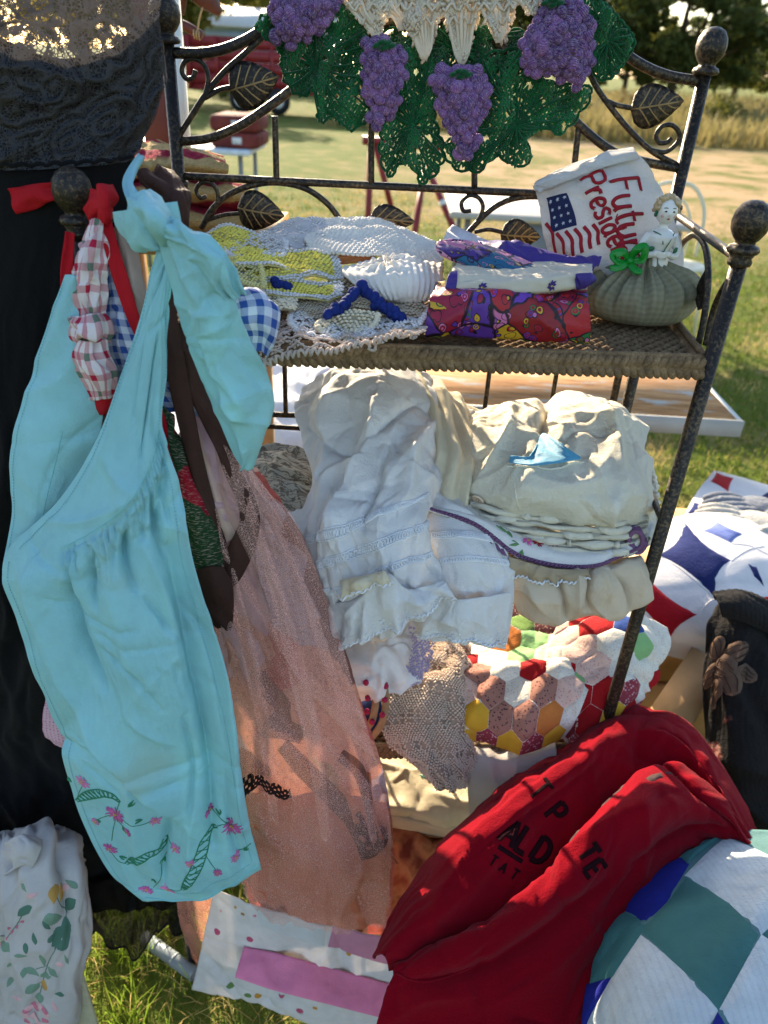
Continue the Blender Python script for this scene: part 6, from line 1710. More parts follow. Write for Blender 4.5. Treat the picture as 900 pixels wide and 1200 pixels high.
mk('mouth', blobs([(hx, hy - .0128, hz + .0515)], [(1, 0, 0)], [(0, -1, 0)], .0019, .0009, .0008, BALL5), lip, pin)
mk('painted_sash', tube([(hx - .013, hy - .0085, hz + .037), (hx - .004, hy - .0145, hz + .033), (hx - .001, hy - .0178, hz + .024)], .0007, 5, 16), gsash, pin)
mk('painted_sash', tube([(hx + .012, hy - .0095, hz + .036), (hx + .006, hy - .0165, hz + .026), (hx + .001, hy - .0165, hz + .014)], .0007, 5, 16), gsash, pin)
mk('hair_flower', blobs([(hx - .0125, hy - .004, hz + .058), (hx - .0128, hy - .003, hz + .0545)], [(0, 0, 1)] * 2, [(-1, 0, 0)] * 2, .003, .0028, .002, BALL5), gsash, pin)
for c_, t_, n_ in (((hx + .0175, hy - .0105, hz + .016), (.3, 0, 1), (.5, -1, 0)), ((hx - .013, hy - .0135, hz + .018), (1, 0, .2), (-.3, -1, 0))):
    mk('painted_leaf', blobs([c_], [t_], [n_], .0048, .0028, .0018, BALL5), gsash, pin)
grib = NB('green_satin_ribbon'); grib.base(lin((20, 150, 48))); grib = grib.finish(.25, .5, 0, .35)
bx_, by_, bz_ = pcx - .026, pcy - .024, ZS + .075
for pth in ([(0, 0, 0), (-.010, -.004, .010), (-.022, -.006, .006), (-.012, -.006, -.002), (0, 0, 0)], [(0, 0, 0), (.004, -.006, .014), (.012, -.008, .018), (.012, -.008, .004), (0, 0, 0)], [(0, 0, 0), (-.012, -.008, -.006), (-.024, -.010, -.008)], [(0, 0, 0), (.006, -.010, -.008), (.014, -.012, -.010)]):
    ribbon('bow', [('w', bx_ + a, by_ + b_, bz_ + c) for a, b_, c in pth], [.007, .010, .010, .009, .006], grib, pin, 30, 6, .001, 2, .0006, facing=(.1, -1, .6))
mk('bow_knot', blobs([(bx_, by_ - .002, bz_)], [(1, 0, 0)], [(0, -1, 0)], .005, .005, .004, BALL5), grib, pin)

# ---- folded afghan behind the left of the rack
def afghan(b):
    s = b.sep(b.uv())
    d = b.math('ADD', s[1], b.math('MULTIPLY', b.math('SUBTRACT', b.noise(b.uv(), 10, 2), .5), .03))
    st = b.ramp(b.math('FRACT', b.math('MULTIPLY', d, 13.0)), [(0, lin((196, 166, 112))), (.42, lin((196, 166, 112))), (.5, lin((150, 28, 58))), (.85, lin((150, 28, 58))), (.92, lin((196, 166, 112)))])
    return b.mix(b.ramp(b.noise(b.mapping(b.uv(), (60, 400, 1)), 3, 2), [(.52, 0.0), (.6, .5)]), st, lin((92, 64, 44)))
afg = patterned('afghan_wool', afghan, .95, .1, .6)
af = thing('knit_afghan', 'folded cream and crimson knitted afghan behind the left end of the rack', 'blanket', tuple(PY(250, 290, 1.2)))
for k, (y0, y1, xx) in enumerate(((172, 206, 268), (200, 238, 292), (230, 276, 300))):
    cloth('blanket_fold', [[(150, y0 - 6, 1.40), (200, y0 - 2, 1.42), (xx - 12, y0 + 10, 1.40)], [(140, y0 + 2, 1.26), (200, y0 + 4, 1.25), (xx - 4, y0 + 16, 1.27)], [(138, (y0 + y1) / 2 + 4, 1.20), (200, (y0 + y1) / 2 + 4, 1.185), (xx, (y0 + y1) / 2 + 10, 1.22)], [(140, y1 + 2, 1.22), (200, y1 + 2, 1.21), (xx - 4, y1 + 4, 1.24)], [(146, y1 + 4, 1.28), (200, y1 + 4, 1.27), (xx - 8, y1 + 5, 1.28)]], afg, af, 80, 60,
          lambda u, v, x, y: fold(x, y, .1, .05, 4, .005, 290 + k) + .0012 * np.sin(y / .0016) + crumple(x, y, .02, .0015, 291), .004)
bt = thing('side_stand', 'wooden stand with a white edged red board holding the folded afghan', 'stand', (PY(215, 280, 1.3)[0], 1.3, 0))
ztop = PY(215, 280, 1.2)[2]
mk('top_board', box((PY(215, 280, 1.3)[0] - .02, 1.34, ztop - .012), (.34, .32, .02)), wood, bt, smooth=False)
for sx in (-.14, .1):
    for sy in (1.22, 1.46):
        mk('leg', box((PY(215, 280, 1.3)[0] + sx, sy, ztop / 2 - .011), (.03, .03, ztop - .024)), wood, bt, smooth=False)
A = PY(176, 60, 1.42); B = PY(176, 220, 1.42)
redw = solid('red_stained_board', (104, 56, 50), .7, noise=(10, .2))
mk('side_board', box((A[0] - .005, 1.47, (A[2] + ztop) / 2 + .05), (.06, .03, A[2] - ztop + .1)), redw, bt, smooth=False)
mk('board_edge', box((A[0] + .034, 1.468, (A[2] + ztop) / 2 + .05), (.012, .028, A[2] - ztop + .1)), wht, bt, smooth=False)
# wooden wind chime hanging at the top left
wc = thing('wind_chime', 'wooden wind chime piece hanging from twine above the left finial', 'wind chime', tuple(PY(228, 40, 1.6)))
brw = solid('dark_red_wood', (84, 44, 34), .5, noise=(20, .25))
mk('striker', tube([PY(198, 22, 1.6), PY(220, 32, 1.6), PY(237, 42, 1.6)], .0085, 8), brw, wc)
mk('clapper', tube([PY(226, -12, 1.6), PY(244, 0, 1.6), PY(258, 16, 1.6)], [.016, .020, .006], 10, 16), brw, wc)
mk('clapper', tube([PY(196, -20, 1.6), PY(206, -4, 1.6), PY(211, 18, 1.6)], [.018, .022, .008], 10, 16), brw, wc)
mk('twine', tube([PY(231, 40, 1.59), PY(234, 20, 1.59), PY(242, -6, 1.59), PY(250, -60, 1.6)], .002, 5, 20), fabric('twine', (180, 160, 120), .1), wc)
mk('twine_wrap', merge([tube([PY(227 + 3 * k, 35 + k, 1.588), PY(227 + 3 * k, 40 + k, 1.584), PY(228 + 3 * k, 45 + k, 1.59)], .0016, 5, 8) for k in range(3)]), fabric('twine', (180, 160, 120), .1), wc)

# ================================================================== SECOND SHELF
wcot = fabric('white_cotton_lawn', (236, 233, 230), .05, .85, .14, wr=.45); iv = fabric('ivory_cotton', (234, 220, 190), .06, .85, .2, wr=.45)
ivl = fabric('ivory_linen', (236, 228, 208), .05, .88, .12, wr=.55); wthr = fabric('white_lace_thread', (240, 240, 242), .05, .8, .2)
bl = thing('bloomers', 'white cotton bloomers with lace insertions and ruffled cuffs hanging off the shelf', 'bloomers', tuple(PY(450, 745, .73)))
def bloom(u, v, x, y, S):
    up = np.clip(1.1 - v * 1.5, 0, 1); lo = np.clip((v - .70) * 6, 0, 1)
    d = fold(x, y, H2 - .35, .06, 3, .013, 301, .6) * (.5 + up) + fold(x, y, H2 + .25, .035, 4, .007, 302, .7) * (.6 + .6 * up) + fold(x, y, .5, .05, 3, .006, 307, .7) * up
    d = .55 * d + lines(S, x, y, [([(372, 470), (385, 520), (375, 580)], .016, .014, .5), ([(440, 470), (432, 520), (405, 580), (395, 640)], .012, .016, .5), ([(455, 520), (440, 570), (428, 620)], .009, -.012), ([(500, 500), (478, 530), (470, 590)], .012, .014, .5), ([(420, 540), (390, 560), (368, 600)], .010, .011),
        ([(490, 470), (460, 490), (430, 520)], .008, -.010), ([(400, 600), (412, 660)], .010, .008), ([(450, 590), (452, 650)], .010, .009), ([(380, 600), (372, 660)], .009, -.007), ([(360, 500), (395, 530), (425, 535)], .010, -.008)])
    return d + lo * (fold(x, y, H2, .016, 5, .007, 303, .4)) + crumple(x, y, .045, .0016, 304) + crumple(x, y, .02, .0008, 308)
SBL, _ = cloth('left_leg', [[(354, 458, 1.0), (400, 428, 1.01), (450, 423, 1.01), (505, 444, 1.0), (553, 486, .97)],
                   [(347, 478, .95), (398, 446, .945), (450, 442, .94), (508, 466, .945), (558, 505, .94)],
                   [(356, 525, .89), (410, 515, .87), (462, 510, .86), (510, 528, .87), (548, 548, .89)],
                   [(364, 572, .845), (415, 570, .81), (465, 565, .80), (505, 578, .815), (520, 590, .84)],
                   [(350, 612, .795), (400, 615, .765), (450, 610, .76), (490, 605, .765), (500, 600, .79)],
                   [(356, 656, .77), (405, 664, .742), (455, 656, .735), (492, 648, .74), (504, 640, .76)],
                   [(372, 700, .755), (418, 702, .725), (465, 692, .72), (505, 686, .73), (522, 680, .75)],
                   [(382, 735, .75), (424, 728, .722), (470, 716, .716), (512, 706, .724), (533, 700, .74)],
                   [(388, 768, .748), (420, 752, .72), (455, 744, .715), (498, 726, .72), (530, 710, .738)]], wcot, bl, 150, 220, bloom)
SBR, _ = cloth('right_leg', [[(490, 470, .965), (525, 478, .96), (556, 496, .955)],
                    [(480, 540, .89), (520, 550, .87), (552, 570, .88)],
                    [(486, 605, .81), (530, 608, .79), (572, 620, .80)],
                    [(492, 650, .775), (545, 648, .752), (596, 652, .775)],
                    [(500, 690, .76), (552, 692, .735), (602, 690, .76)],
                    [(490, 730, .752), (545, 738, .73), (596, 730, .752)],
                    [(482, 748, .75), (540, 752, .728), (590, 758, .748)]], wcot, bl, 90, 150, lambda u, v, x, y: fold(x, y, H2 - .15, .04, 4, .008, 311, .6) + np.clip((v - .6) * 5, 0, 1) * fold(x, y, H2 - .1, .014, 5, .005, 312, .4) + crumple(x, y, .025, .002, 313))
def lace_band(S, pxs, w, parent, mat, n=60):
    q = crom(np.array([S.find(*p) for p in pxs]), n)
    vs_ = [stroke(S, q + np.array([0, s * w / 2 / S.h]), .0022, .0016, 2 * n, off=.0008, seg=5) for s in (-1, 1)]
    z = q + np.array([0, 1]) * (w / 2 / S.h) * np.where(np.arange(n) % 2, 1, -1)[:, None] * .85
    vs_.append(stroke(S, z, .0018, .0016, 3 * n, off=.001, seg=5)); z2 = q - (z - q)
    vs_.append(stroke(S, z2, .0018, .0016, 3 * n, off=.001, seg=5))
    mk('lace_insertion', merge(vs_), mat, parent)
lace_band(SBL, [(352, 635), (390, 625), (430, 610), (480, 590), (500, 580)], .010, bl, wthr)
lace_band(SBL, [(358, 668), (395, 656), (440, 640), (485, 622), (503, 612)], .010, bl, wthr)
lace_band(SBL, [(366, 694), (405, 690), (450, 668), (505, 650)], .008, bl, wthr)
lace_band(SBR, [(497, 628), (530, 626), (575, 632)], .008, bl, wthr, 30)
lace_band(SBR, [(497, 660), (540, 655), (598, 660)], .006, bl, wthr, 36)
# lace ruffles at the cuffs
def ruffle(name, top, bot, mat, parent, seed, freq=.0055, amp=.006, nu=140, nv=22):
    S = Surf([top, [((a[0] + b_[0]) / 2, (a[1] + b_[1]) / 2, (a[2] + b_[2]) / 2 - .004) for a, b_ in zip(top, bot)], bot], nu, nv, lambda u, v, x, y: (v ** .8) * amp * np.sin(x / freq + 2.2 * perlin(x / .03, y / .05, seed)) + crumple(x, y, .012, .0012, seed))
    S.obj(name, mat, parent, .0008)
    edge_loops(S, 'lace_edge', wthr, parent, np.linspace(.005, .995, 30), np.full(30, .97), .0013, .0035, int(S.w / .0055))
    crochet(S, 'lace_dots', wthr, parent, .0052, lambda u, v, x, y: (v > .72) & (np.sin(x / .0018) > -.2), .55, seed, .0006)
    return S
ruffle('cuff_ruffle', [(384, 708, .742), (420, 700, .712), (455, 672, .705), (478, 690, .706), (520, 680, .72)], [(386, 768, .735), (424, 752, .70), (462, 742, .695), (492, 722, .70), (534, 700, .715)], wcot, bl, 321, .006, .008)
ruffle('cuff_ruffle', [(398, 680, .72), (425, 675, .70), (452, 672, .695)], [(400, 705, .712), (425, 694, .688), (462, 682, .686)], iv, bl, 322, .005, .006, 80)
ruffle('cuff_ruffle', [(500, 700, .742), (545, 702, .716), (600, 694, .74)], [(486, 746, .735), (540, 752, .708), (592, 758, .732)], wcot, bl, 323, .007, .005)
# tucked ivory petticoat
tk = thing('tucked_petticoat', 'ivory petticoat with stitched tucks between the bloomers and shirt pile', 'petticoat', tuple(PY(535, 600, .82)))
cloth('petticoat', [[(478, 430, 1.0), (515, 450, 1.0), (548, 472, .99), (566, 492, .98)],
                    [(498, 470, .935), (530, 482, .925), (556, 502, .92), (568, 520, .925)],
                    [(508, 525, .875), (530, 530, .86), (552, 545, .858), (566, 560, .87)],
                    [(503, 570, .842), (522, 575, .828), (545, 582, .826), (562, 590, .84)],
                    [(506, 596, .828), (524, 600, .816), (544, 606, .815), (560, 606, .828)]], iv, tk, 70, 100, lambda u, v, x, y: .004 * np.sin(x / .0045 + 2 * perlin(x / .04, y / .08, 331)) + fold(x, y, H2 - .4, .03, 4, .006, 332))
# shirt pile
sh = thing('linen_shirt', 'cream linen shirt folded on top of the pile with blue tag and button', 'shirt', tuple(PY(650, 620, .82)))
def shirtd(u, v, x, y, S):
    d = fold(x, y, .9, .08, 3, .004, 341, .5) + crumple(x, y, .04, .0022, 343) + crumple(x, y, .018, .0009, 348)
    d = d + lines(S, x, y, [([(600, 480), (590, 520), (560, 560)], .008, .010, .5), ([(642, 475), (636, 500), (650, 530)], .010, -.014), ([(690, 480), (715, 520), (725, 580)], .010, .012, .5), ([(560, 500), (580, 530)], .008, .008), ([(690, 545), (705, 580), (720, 615)], .008, .010), ([(735, 510), (745, 560), (750, 600)], .008, -.010), ([(620, 560), (660, 572), (700, 566)], .010, .007), ([(650, 495), (690, 500), (730, 520)], .010, .008)])
    d = d - .012 * np.exp(-((u - .38 - .06 * (1 - v)) / .035) ** 2) * np.clip(1.2 - v * 1.6, 0, 1)
    return d + .010 * np.clip((u - .42) * 8, 0, 1) * np.clip(1.1 - v * 1.8, 0, 1)
SSH, _ = cloth('shirt_front', [[(548, 482, .99), (600, 470, 1.005), (660, 466, 1.01), (712, 472, 1.01), (746, 505, .985)],
                      [(546, 502, 'z', 1.085), (600, 492, 'z', 1.098), (660, 488, 'z', 1.10), (718, 496, 'z', 1.095), (758, 530, 'z', 1.06)],
                      [(538, 545, 'z', 1.055), (600, 540, 'z', 1.08), (660, 536, 'z', 1.085), (722, 545, 'z', 1.08), (763, 572, 'z', 1.04)],
                      [(538, 574, 'z', 1.025), (600, 580, 'z', 1.05), (660, 582, 'z', 1.058), (722, 587, 'z', 1.05), (762, 594, 'z', 1.015)],
                      [(552, 592, 'z', 1.0), (610, 600, 'z', 1.02), (668, 606, 'z', 1.026), (724, 608, 'z', 1.02), (760, 607, 'z', 1.0)],
                      [(556, 596, 'z', .99), (610, 605, 'z', 1.005), (668, 611, 'z', 1.01), (724, 613, 'z', 1.005), (758, 612, 'z', .985)]], ivl, sh, 130, 130, shirtd, .002)
pk_ = [(594, 532), (598, 524), (620, 522), (636, 506), (682, 536), (682, 538)]
mk('pocket_edge', pxstroke(SSH, [(594, 546), (640, 549), (684, 541)], .0035, .0014, 50), ivl, sh)
mk('seam', pxstroke(SSH, [(598, 548), (604, 575), (610, 600)], .0015, .0008, 40), ivl, sh)
bltag = fabric('sky_blue_satin', (96, 172, 206), .12, .5, .2, spec=.4)
c0 = SSH.find(596, 544); c1 = SSH.find(632, 508); 
Y_ = lambda a, b_: float(SSH(*[np.array([q]) for q in SSH.find(a, b_)])[0][1])
cloth('blue_tag', [[(598, 534, Y_(598, 534) - .018), (622, 534, Y_(622, 530) - .020), (636, 508, Y_(636, 508) - .022), (658, 520, Y_(658, 520) - .020), (681, 535, Y_(681, 535) - .014)], [(596, 542, Y_(596, 542) - .013), (622, 545, Y_(622, 545) - .016), (634, 544, Y_(634, 544) - .018), (656, 542, Y_(656, 542) - .017), (680, 538, Y_(680, 538) - .012)]], bltag, sh, 40, 16, lambda u, v, x, y: fold(x, y, .2, .012, 5, .0015, 345))
def button(S, px, py, parent, r=.0085):
    c = S.find(px, py); P = S(np.array([c[0]]), np.array([c[1]]), np.array([.002]))[0]; N = S.n(np.array([c[0]]), np.array([c[1]]))[0]
    V, Fc = lathe([(.0001, .0008), (.0055, .0008), (.0068, .0018), (.0080, .0016), (.0085, .0002), (.0080, -.001), (.0001, -.001)], 24)
    q = Vector(N).to_track_quat('Z', 'Y').to_matrix()
    V = (np.array(q) @ (V * r / .0085).T).T + P
    b_ = mk('button', (V, Fc), solid('shell_button', (206, 184, 160), .3, noise=(60, .08)), parent)
    for s in (-1, 1):
        p0 = P + np.array(q) @ np.array([s * .0018, 0, .0011])
        mk('button_hole', blobs([p0], [N], [(1, 0, 0)], .0006, .0007, .0007, BALL5), ink, b_)
button(SSH, 561, 584, sh)
for k in range(5):
    y_ = 590 + 8.5 * k
    cloth('fold_layer', [[(548, y_ - 4, .85), (610, y_ + 8, .835), (668, y_ + 15, .83), (724, y_ + 17, .83), (756, y_ + 10, .85)], [(550, y_, .822 - .003 * k), (610, y_ + 13, .804 - .003 * k), (668, y_ + 20, .80 - .003 * k), (724, y_ + 22, .80 - .003 * k), (760, y_ + 14, .822 - .003 * k)], [(551, y_ + 4, .824 - .003 * k), (610, y_ + 17, .808 - .003 * k), (668, y_ + 24, .803 - .003 * k), (724, y_ + 26, .803 - .003 * k), (759, y_ + 18, .824 - .003 * k)]], ivl, sh, 90, 12, lambda u, v, x, y: .0020 * np.sin(x / .021 + k * 2) + .004 * perlin(x / .03, y / .01, 346 + k), .005)
# second garment in the pile, scalloped right edge
s2 = thing('scalloped_blouse', 'cream blouse with scalloped edge lying second in the shirt pile', 'blouse', tuple(PY(700, 640, .82)))
S2_, _ = cloth('blouse', [[(545, 600, .87), (620, 610, .86), (700, 612, .86), (752, 540, .93), (760, 530, .95)],
                 [(548, 606, .835), (620, 622, .815), (700, 634, .808), (762, 600, .86), (766, 580, .89)],
                 [(540, 612, .822), (620, 636, .80), (700, 646, .795), (764, 628, .83), (768, 610, .855)],
                 [(552, 616, .826), (620, 640, .81), (700, 650, .806), (760, 640, .836), (766, 624, .86)]], ivl, s2, 120, 60, lambda u, v, x, y: fold(x, y, .1, .012, 7, .003, 351) + crumple(x, y, .02, .002, 352), .003)
edge_loops(S2_, 'scallop_edge', ivl, s2, np.full(12, .985), np.linspace(.02, .98, 12), .003, .006, 16)
# embroidered runner
er = thing('embroidered_runner', 'white runner with purple crocheted edge and pink embroidery under the blouses', 'table runner', tuple(PY(640, 664, .79)))
SER, _ = cloth('runner', [[(496, 588, .855), (560, 600, .845), (640, 622, .83), (700, 628, .83), (762, 600, .87)],
                 [(497, 592, .805), (555, 605, .795), (620, 640, .785), (700, 650, .783), (764, 622, .82)],
                 [(500, 598, .795), (556, 618, .785), (612, 656, .775), (690, 666, .772), (756, 640, .805)]], wcot, er, 110, 40, lambda u, v, x, y: fold(x, y, .3, .03, 4, .003, 361))
pur = fabric('mauve_crochet_edge', (124, 88, 120), .15, .8, .1)
crochet(SER, 'crochet_edge', pur, er, .0036, lambda u, v, x, y: v > .9, 1.1, 4, .001)
edge_loops(SER, 'picot_edge', pur, er, np.linspace(.01, .99, 30), np.full(30, .985), .0013, .003, 60)
for i, (px, py, m_) in enumerate([(618, 634, pk), (630, 636, redt), (638, 628, pk2), (648, 638, pk)]):
    flower(SER, px, py, .008, er, 9, m_, 60 + i)
for px, py, a in [(600, 630, 3.5), (608, 638, 2.6), (592, 624, 3.3), (612, 644, 1.2)]:
    sleaf(SER, px, py, a, .014, .004, er, fabric('pale_green_floss', (110, 150, 100), .1))
rl = [PY(746 + 11 * math.cos(a) * (1 - a / 20), 634 + 15 * math.sin(a) * (1 - a / 20), .80) for a in np.linspace(0, 9, 30)]
mk('rolled_end', merge([tube([p + np.array([0, d, 0]) for p in rl], .0032, 6) for d in (0, .006, .012)]), pur, er)
cloth('purple_hem', [[(520, 600, .80), (560, 622, .785), (590, 644, .776)], [(524, 606, .792), (564, 632, .776), (594, 652, .769)]], pur, er, 40, 8, lambda u, v, x, y: .001 * np.sin(x / .002))
# gathered muslin at the bottom of the pile
mu = thing('gathered_muslin', 'bunched ecru muslin skirt at the bottom of the shirt pile', 'skirt', tuple(PY(690, 722, .77)))
cloth('muslin', [[(596, 640, .83), (640, 655, .825), (700, 660, .825), (748, 645, .845)],
                 [(594, 660, .79), (645, 668, .778), (700, 668, .775), (752, 655, .80)],
                 [(598, 690, .778), (645, 694, .758), (700, 690, .756), (760, 680, .79)],
                 [(608, 715, .772), (640, 726, .756), (690, 718, .754), (730, 722, .762), (764, 700, .785)],
                 [(616, 722, .785), (645, 730, .772), (690, 722, .772), (728, 724, .78), (758, 704, .80)]], fabric('ecru_muslin', (222, 204, 178), .08, .88, .2, wr=.4), mu, 130, 80,
      lambda u, v, x, y, S: fold(x, y, H2 + .2, .035, 4, .006, 371, .6) + lines(S, x, y, [([(650, 670), (660, 700), (662, 722)], .006, -.014), ([(690, 668), (688, 700), (690, 716)], .007, -.015, .5), ([(676, 672), (676, 714)], .006, .010), ([(715, 665), (735, 690), (740, 716)], .008, -.010), ([(705, 670), (712, 700)], .007, .010), ([(620, 680), (640, 715)], .009, .008), ([(745, 660), (750, 700)], .008, .009)]) + crumple(x, y, .03, .0015, 373))
SR_ = ruffle('lace_ruffle', [(596, 652, .772), (640, 665, .764), (690, 668, .762)], [(598, 676, .766), (640, 684, .757), (692, 680, .757)], fabric('tan_lace', (190, 170, 140), .1, .85, .3), mu, 375, .004, .004, 90)

# leaf print cloth, white pillow slip at the left of the shelf
def leafp(b):
    uv = b.uv()
    w = b.node('ShaderNodeVectorMath', operation='ADD'); b.l(uv, w.inputs[0]); b.l(b.mapping(b.noise(uv, 30, 2, out='Color'), (.03, .03, 0)), w.inputs[1])
    d = b.noise(b.mapping(w.outputs[0], (30, 80, 1), (0, 0, .7)), 2, 3)
    return b.mix(b.ramp(d, [(.46, 0.0), (.5, 1.0), (.55, 1.0), (.58, 0.0)]), lin((196, 186, 166)), lin((124, 114, 100)))
lp_ = thing('leaf_print_cloth', 'grey khaki cloth with sketched leaf print bunched left of the bloomers', 'cloth', tuple(PY(330, 600, .80)))
cloth('cloth', [[(276, 532, .95), (320, 520, .97), (368, 534, .95)], [(284, 550, .895), (325, 548, .885), (368, 556, .89)], [(292, 580, .845), (328, 582, .83), (366, 586, .835)], [(300, 606, .81), (330, 608, .795), (362, 608, .80)]], patterned('leaf_print', leafp), lp_, 70, 60, lambda u, v, x, y: fold(x, y, .4, .03, 3, .006, 381) + crumple(x, y, .02, .003, 382))
ps = thing('pillow_slip', 'plain white pillow slip corner hanging beside the peach net', 'pillow slip', tuple(PY(340, 640, .79)))
cloth('slip', [[(306, 596, .82), (335, 597, .81), (366, 596, .815)], [(312, 615, .79), (338, 616, .783), (364, 614, .79)], [(330, 642, .785), (346, 640, .778), (362, 634, .785)]], wcot, ps, 30, 24, lambda u, v, x, y: fold(x, y, .3, .03, 4, .003, 384))
kh = thing('khaki_lace_cloth', 'khaki brown crocheted cloth hanging behind the peach net', 'cloth', tuple(PY(370, 770, .75)))
S = Surf([[(300, 612, .80), (335, 618, .79), (366, 625, .80)], [(310, 670, .785), (345, 672, .772), (376, 680, .785)], [(322, 720, .775), (356, 722, .762), (390, 730, .775)], [(334, 770, .768), (370, 775, .755), (402, 775, .768)]], 60, 80, lambda u, v, x, y: fold(x, y, H2, .04, 4, .006, 386) + crumple(x, y, .03, .002, 387))
S.obj('backing', fabric('khaki_backing', (108, 84, 64), .2), kh, .001)
crochet(S, 'stitches', fabric('khaki_crochet', (150, 122, 96), .15), kh, .0046, lambda u, v, x, y: np.sin(x / .003) * np.sin(y / .003) < .5, 1.0, 12, .001)

# ================================================================== THIRD SHELF
# lace edged pillowcase
lpc = thing('lace_pillowcase', 'white pillowcase with lilac crocheted scallop edge below the bloomers', 'pillowcase', tuple(PY(440, 825, .77)))
cloth('pillowcase', [[(378, 752, .80), (420, 738, .82), (470, 728, .84), (506, 728, .85)], [(386, 782, .772), (430, 768, .775), (470, 756, .79), (500, 765, .81)], [(396, 805, .762), (440, 798, .757), (478, 790, .772), (496, 792, .79)], [(404, 828, .764), (440, 822, .758), (470, 806, .77), (488, 800, .785)]], wcot, lpc, 70, 60, lambda u, v, x, y: fold(x, y, .9, .03, 3, .008, 391, .7) + crumple(x, y, .02, .0025, 392))
S = Surf([[(478, 734, .80), (494, 736, .80), (512, 742, .81)], [(482, 762, .785), (496, 764, .783), (510, 764, .79)], [(472, 786, .778), (484, 794, .775), (496, 796, .78)], [(456, 796, .775), (466, 808, .77), (478, 806, .775)]], 40, 60, lambda u, v, x, y: .002 * np.sin(y / .006))
crochet(S, 'scallop_edge', fabric('lilac_crochet', (184, 172, 204), .08), lpc, .0042, lambda u, v, x, y: (np.sin(x / .0024) * np.sin(y / .003) < .6) & (u < .8 + .2 * np.abs(np.sin(y / .007))), 1.15, 14, 0)
# pom-pom trimmed blue cap
cp = thing('pompom_cap', 'navy cloth cap edged with beige braid and pink pompoms', 'cap', tuple(PY(436, 855, .78)))
cloth('cap', [[(404, 815, .80), (420, 806, .80), (440, 800, .81)], [(410, 840, .775), (428, 830, .77), (446, 820, .775)], [(420, 866, .768), (436, 856, .762), (450, 842, .768)]], fabric('navy_cotton', (48, 62, 108), .15), cp, 30, 30, lambda u, v, x, y: fold(x, y, .8, .02, 4, .003, 394))
for path, w_ in (([(420, 862), (434, 848), (440, 826), (440, 802)], .010), ([(432, 868), (446, 850), (452, 826), (450, 800)], .010)):
    ribbon('braid', [(a, b_, .757) for a, b_ in path], [w_] * 4, fabric('beige_braid', (166, 140, 104), .2), cp, 40, 6, .001)
for px, py in ((429, 800), (431, 818), (430, 834), (452, 804), (451, 820), (448, 838), (436, 846)):
    mk('pompom', blobs([PY(px, py, .753)], [(0, 0, 1)], [(0, -1, 0)], .0045, .0045, .0045, BALL5), fabric('raspberry_yarn', (176, 46, 80), .25), cp)
# taupe crochet shawl
tc = thing('taupe_shawl', 'taupe crocheted shawl with open mesh rows draped over the third shelf', 'shawl', tuple(PY(525, 920, .75)))
STC = Surf([[(470, 742, .93), (505, 745, .93), (535, 750, .92), (552, 756, .91)],
            [(456, 790, .84), (495, 790, .828), (530, 792, .83), (552, 795, .85)],
            [(444, 830, .80), (490, 832, .785), (525, 832, .79), (553, 834, .81)],
            [(450, 862, .772), (492, 868, .76), (525, 866, .762), (553, 864, .785)],
            [(474, 892, .758), (505, 898, .742), (530, 898, .745), (552, 895, .765)],
            [(500, 912, .755), (520, 924, .742), (538, 924, .745), (551, 912, .76)]], 90, 120, lambda u, v, x, y: fold(x, y, H2 - .5, .04, 3, .009, 401, .7) + fold(x, y, H2 + .3, .03, 4, .005, 402) + crumple(x, y, .02, .0015, 403))
STC.obj('backing', fabric('dark_taupe', (160, 138, 120), .2, transl=.05), tc, .001)
def tmask(u, v, x, y):
    rowb = np.mod(y + .012 * np.sin(x / .03), .040) < .015
    return ~(rowb & (np.sin(x / .0016) > -.1)) | (np.mod(y, .0075) < .002)
tau = fabric('taupe_yarn', (234, 214, 194), .12, .9, .15)
crochet(STC, 'stitches', tau, tc, .0036, tmask, 1.08, 16, .0014)
# hexagon quilt
hexq = thing('hexagon_quilt', 'scrappy hexagon patchwork quilt in red green and yellow folded on the third shelf', 'quilt', tuple(PY(620, 880, .77)))
def dotted(name, base, dot, scl=260):
    return patterned(name, lambda b: b.mix(b.ramp(b.voro(b.uv() if False else b.ob(), scl), [(.22, 1.0), (.34, 0.0)]), lin(base), lin(dot)), .9, .12)
qm = {'w': dotted('quilt_white', (232, 224, 208), (206, 190, 176), 300), 'k': dotted('quilt_pink', (228, 192, 176), (204, 150, 140), 240), 'r': fabric('quilt_red', (164, 24, 28), .1, .9, .12),
      'g': fabric('quilt_green', (112, 140, 72), .1, .9, .15), 'm': fabric('quilt_mint', (142, 186, 122), .1, .9, .15), 'y': fabric('quilt_yellow', (214, 164, 50), .1, .9, .15),
      'o': fabric('quilt_orange', (206, 124, 60), .1, .9, .15), 'b': dotted('quilt_brown_print', (74, 28, 34), (176, 150, 130)), 'p': dotted('quilt_rust_print', (170, 120, 104), (96, 60, 66), 200),
      'd': dotted('quilt_rose_print', (150, 60, 70), (206, 160, 160), 200), 'u': fabric('quilt_blue', (52, 78, 140), .1, .9, .12)}
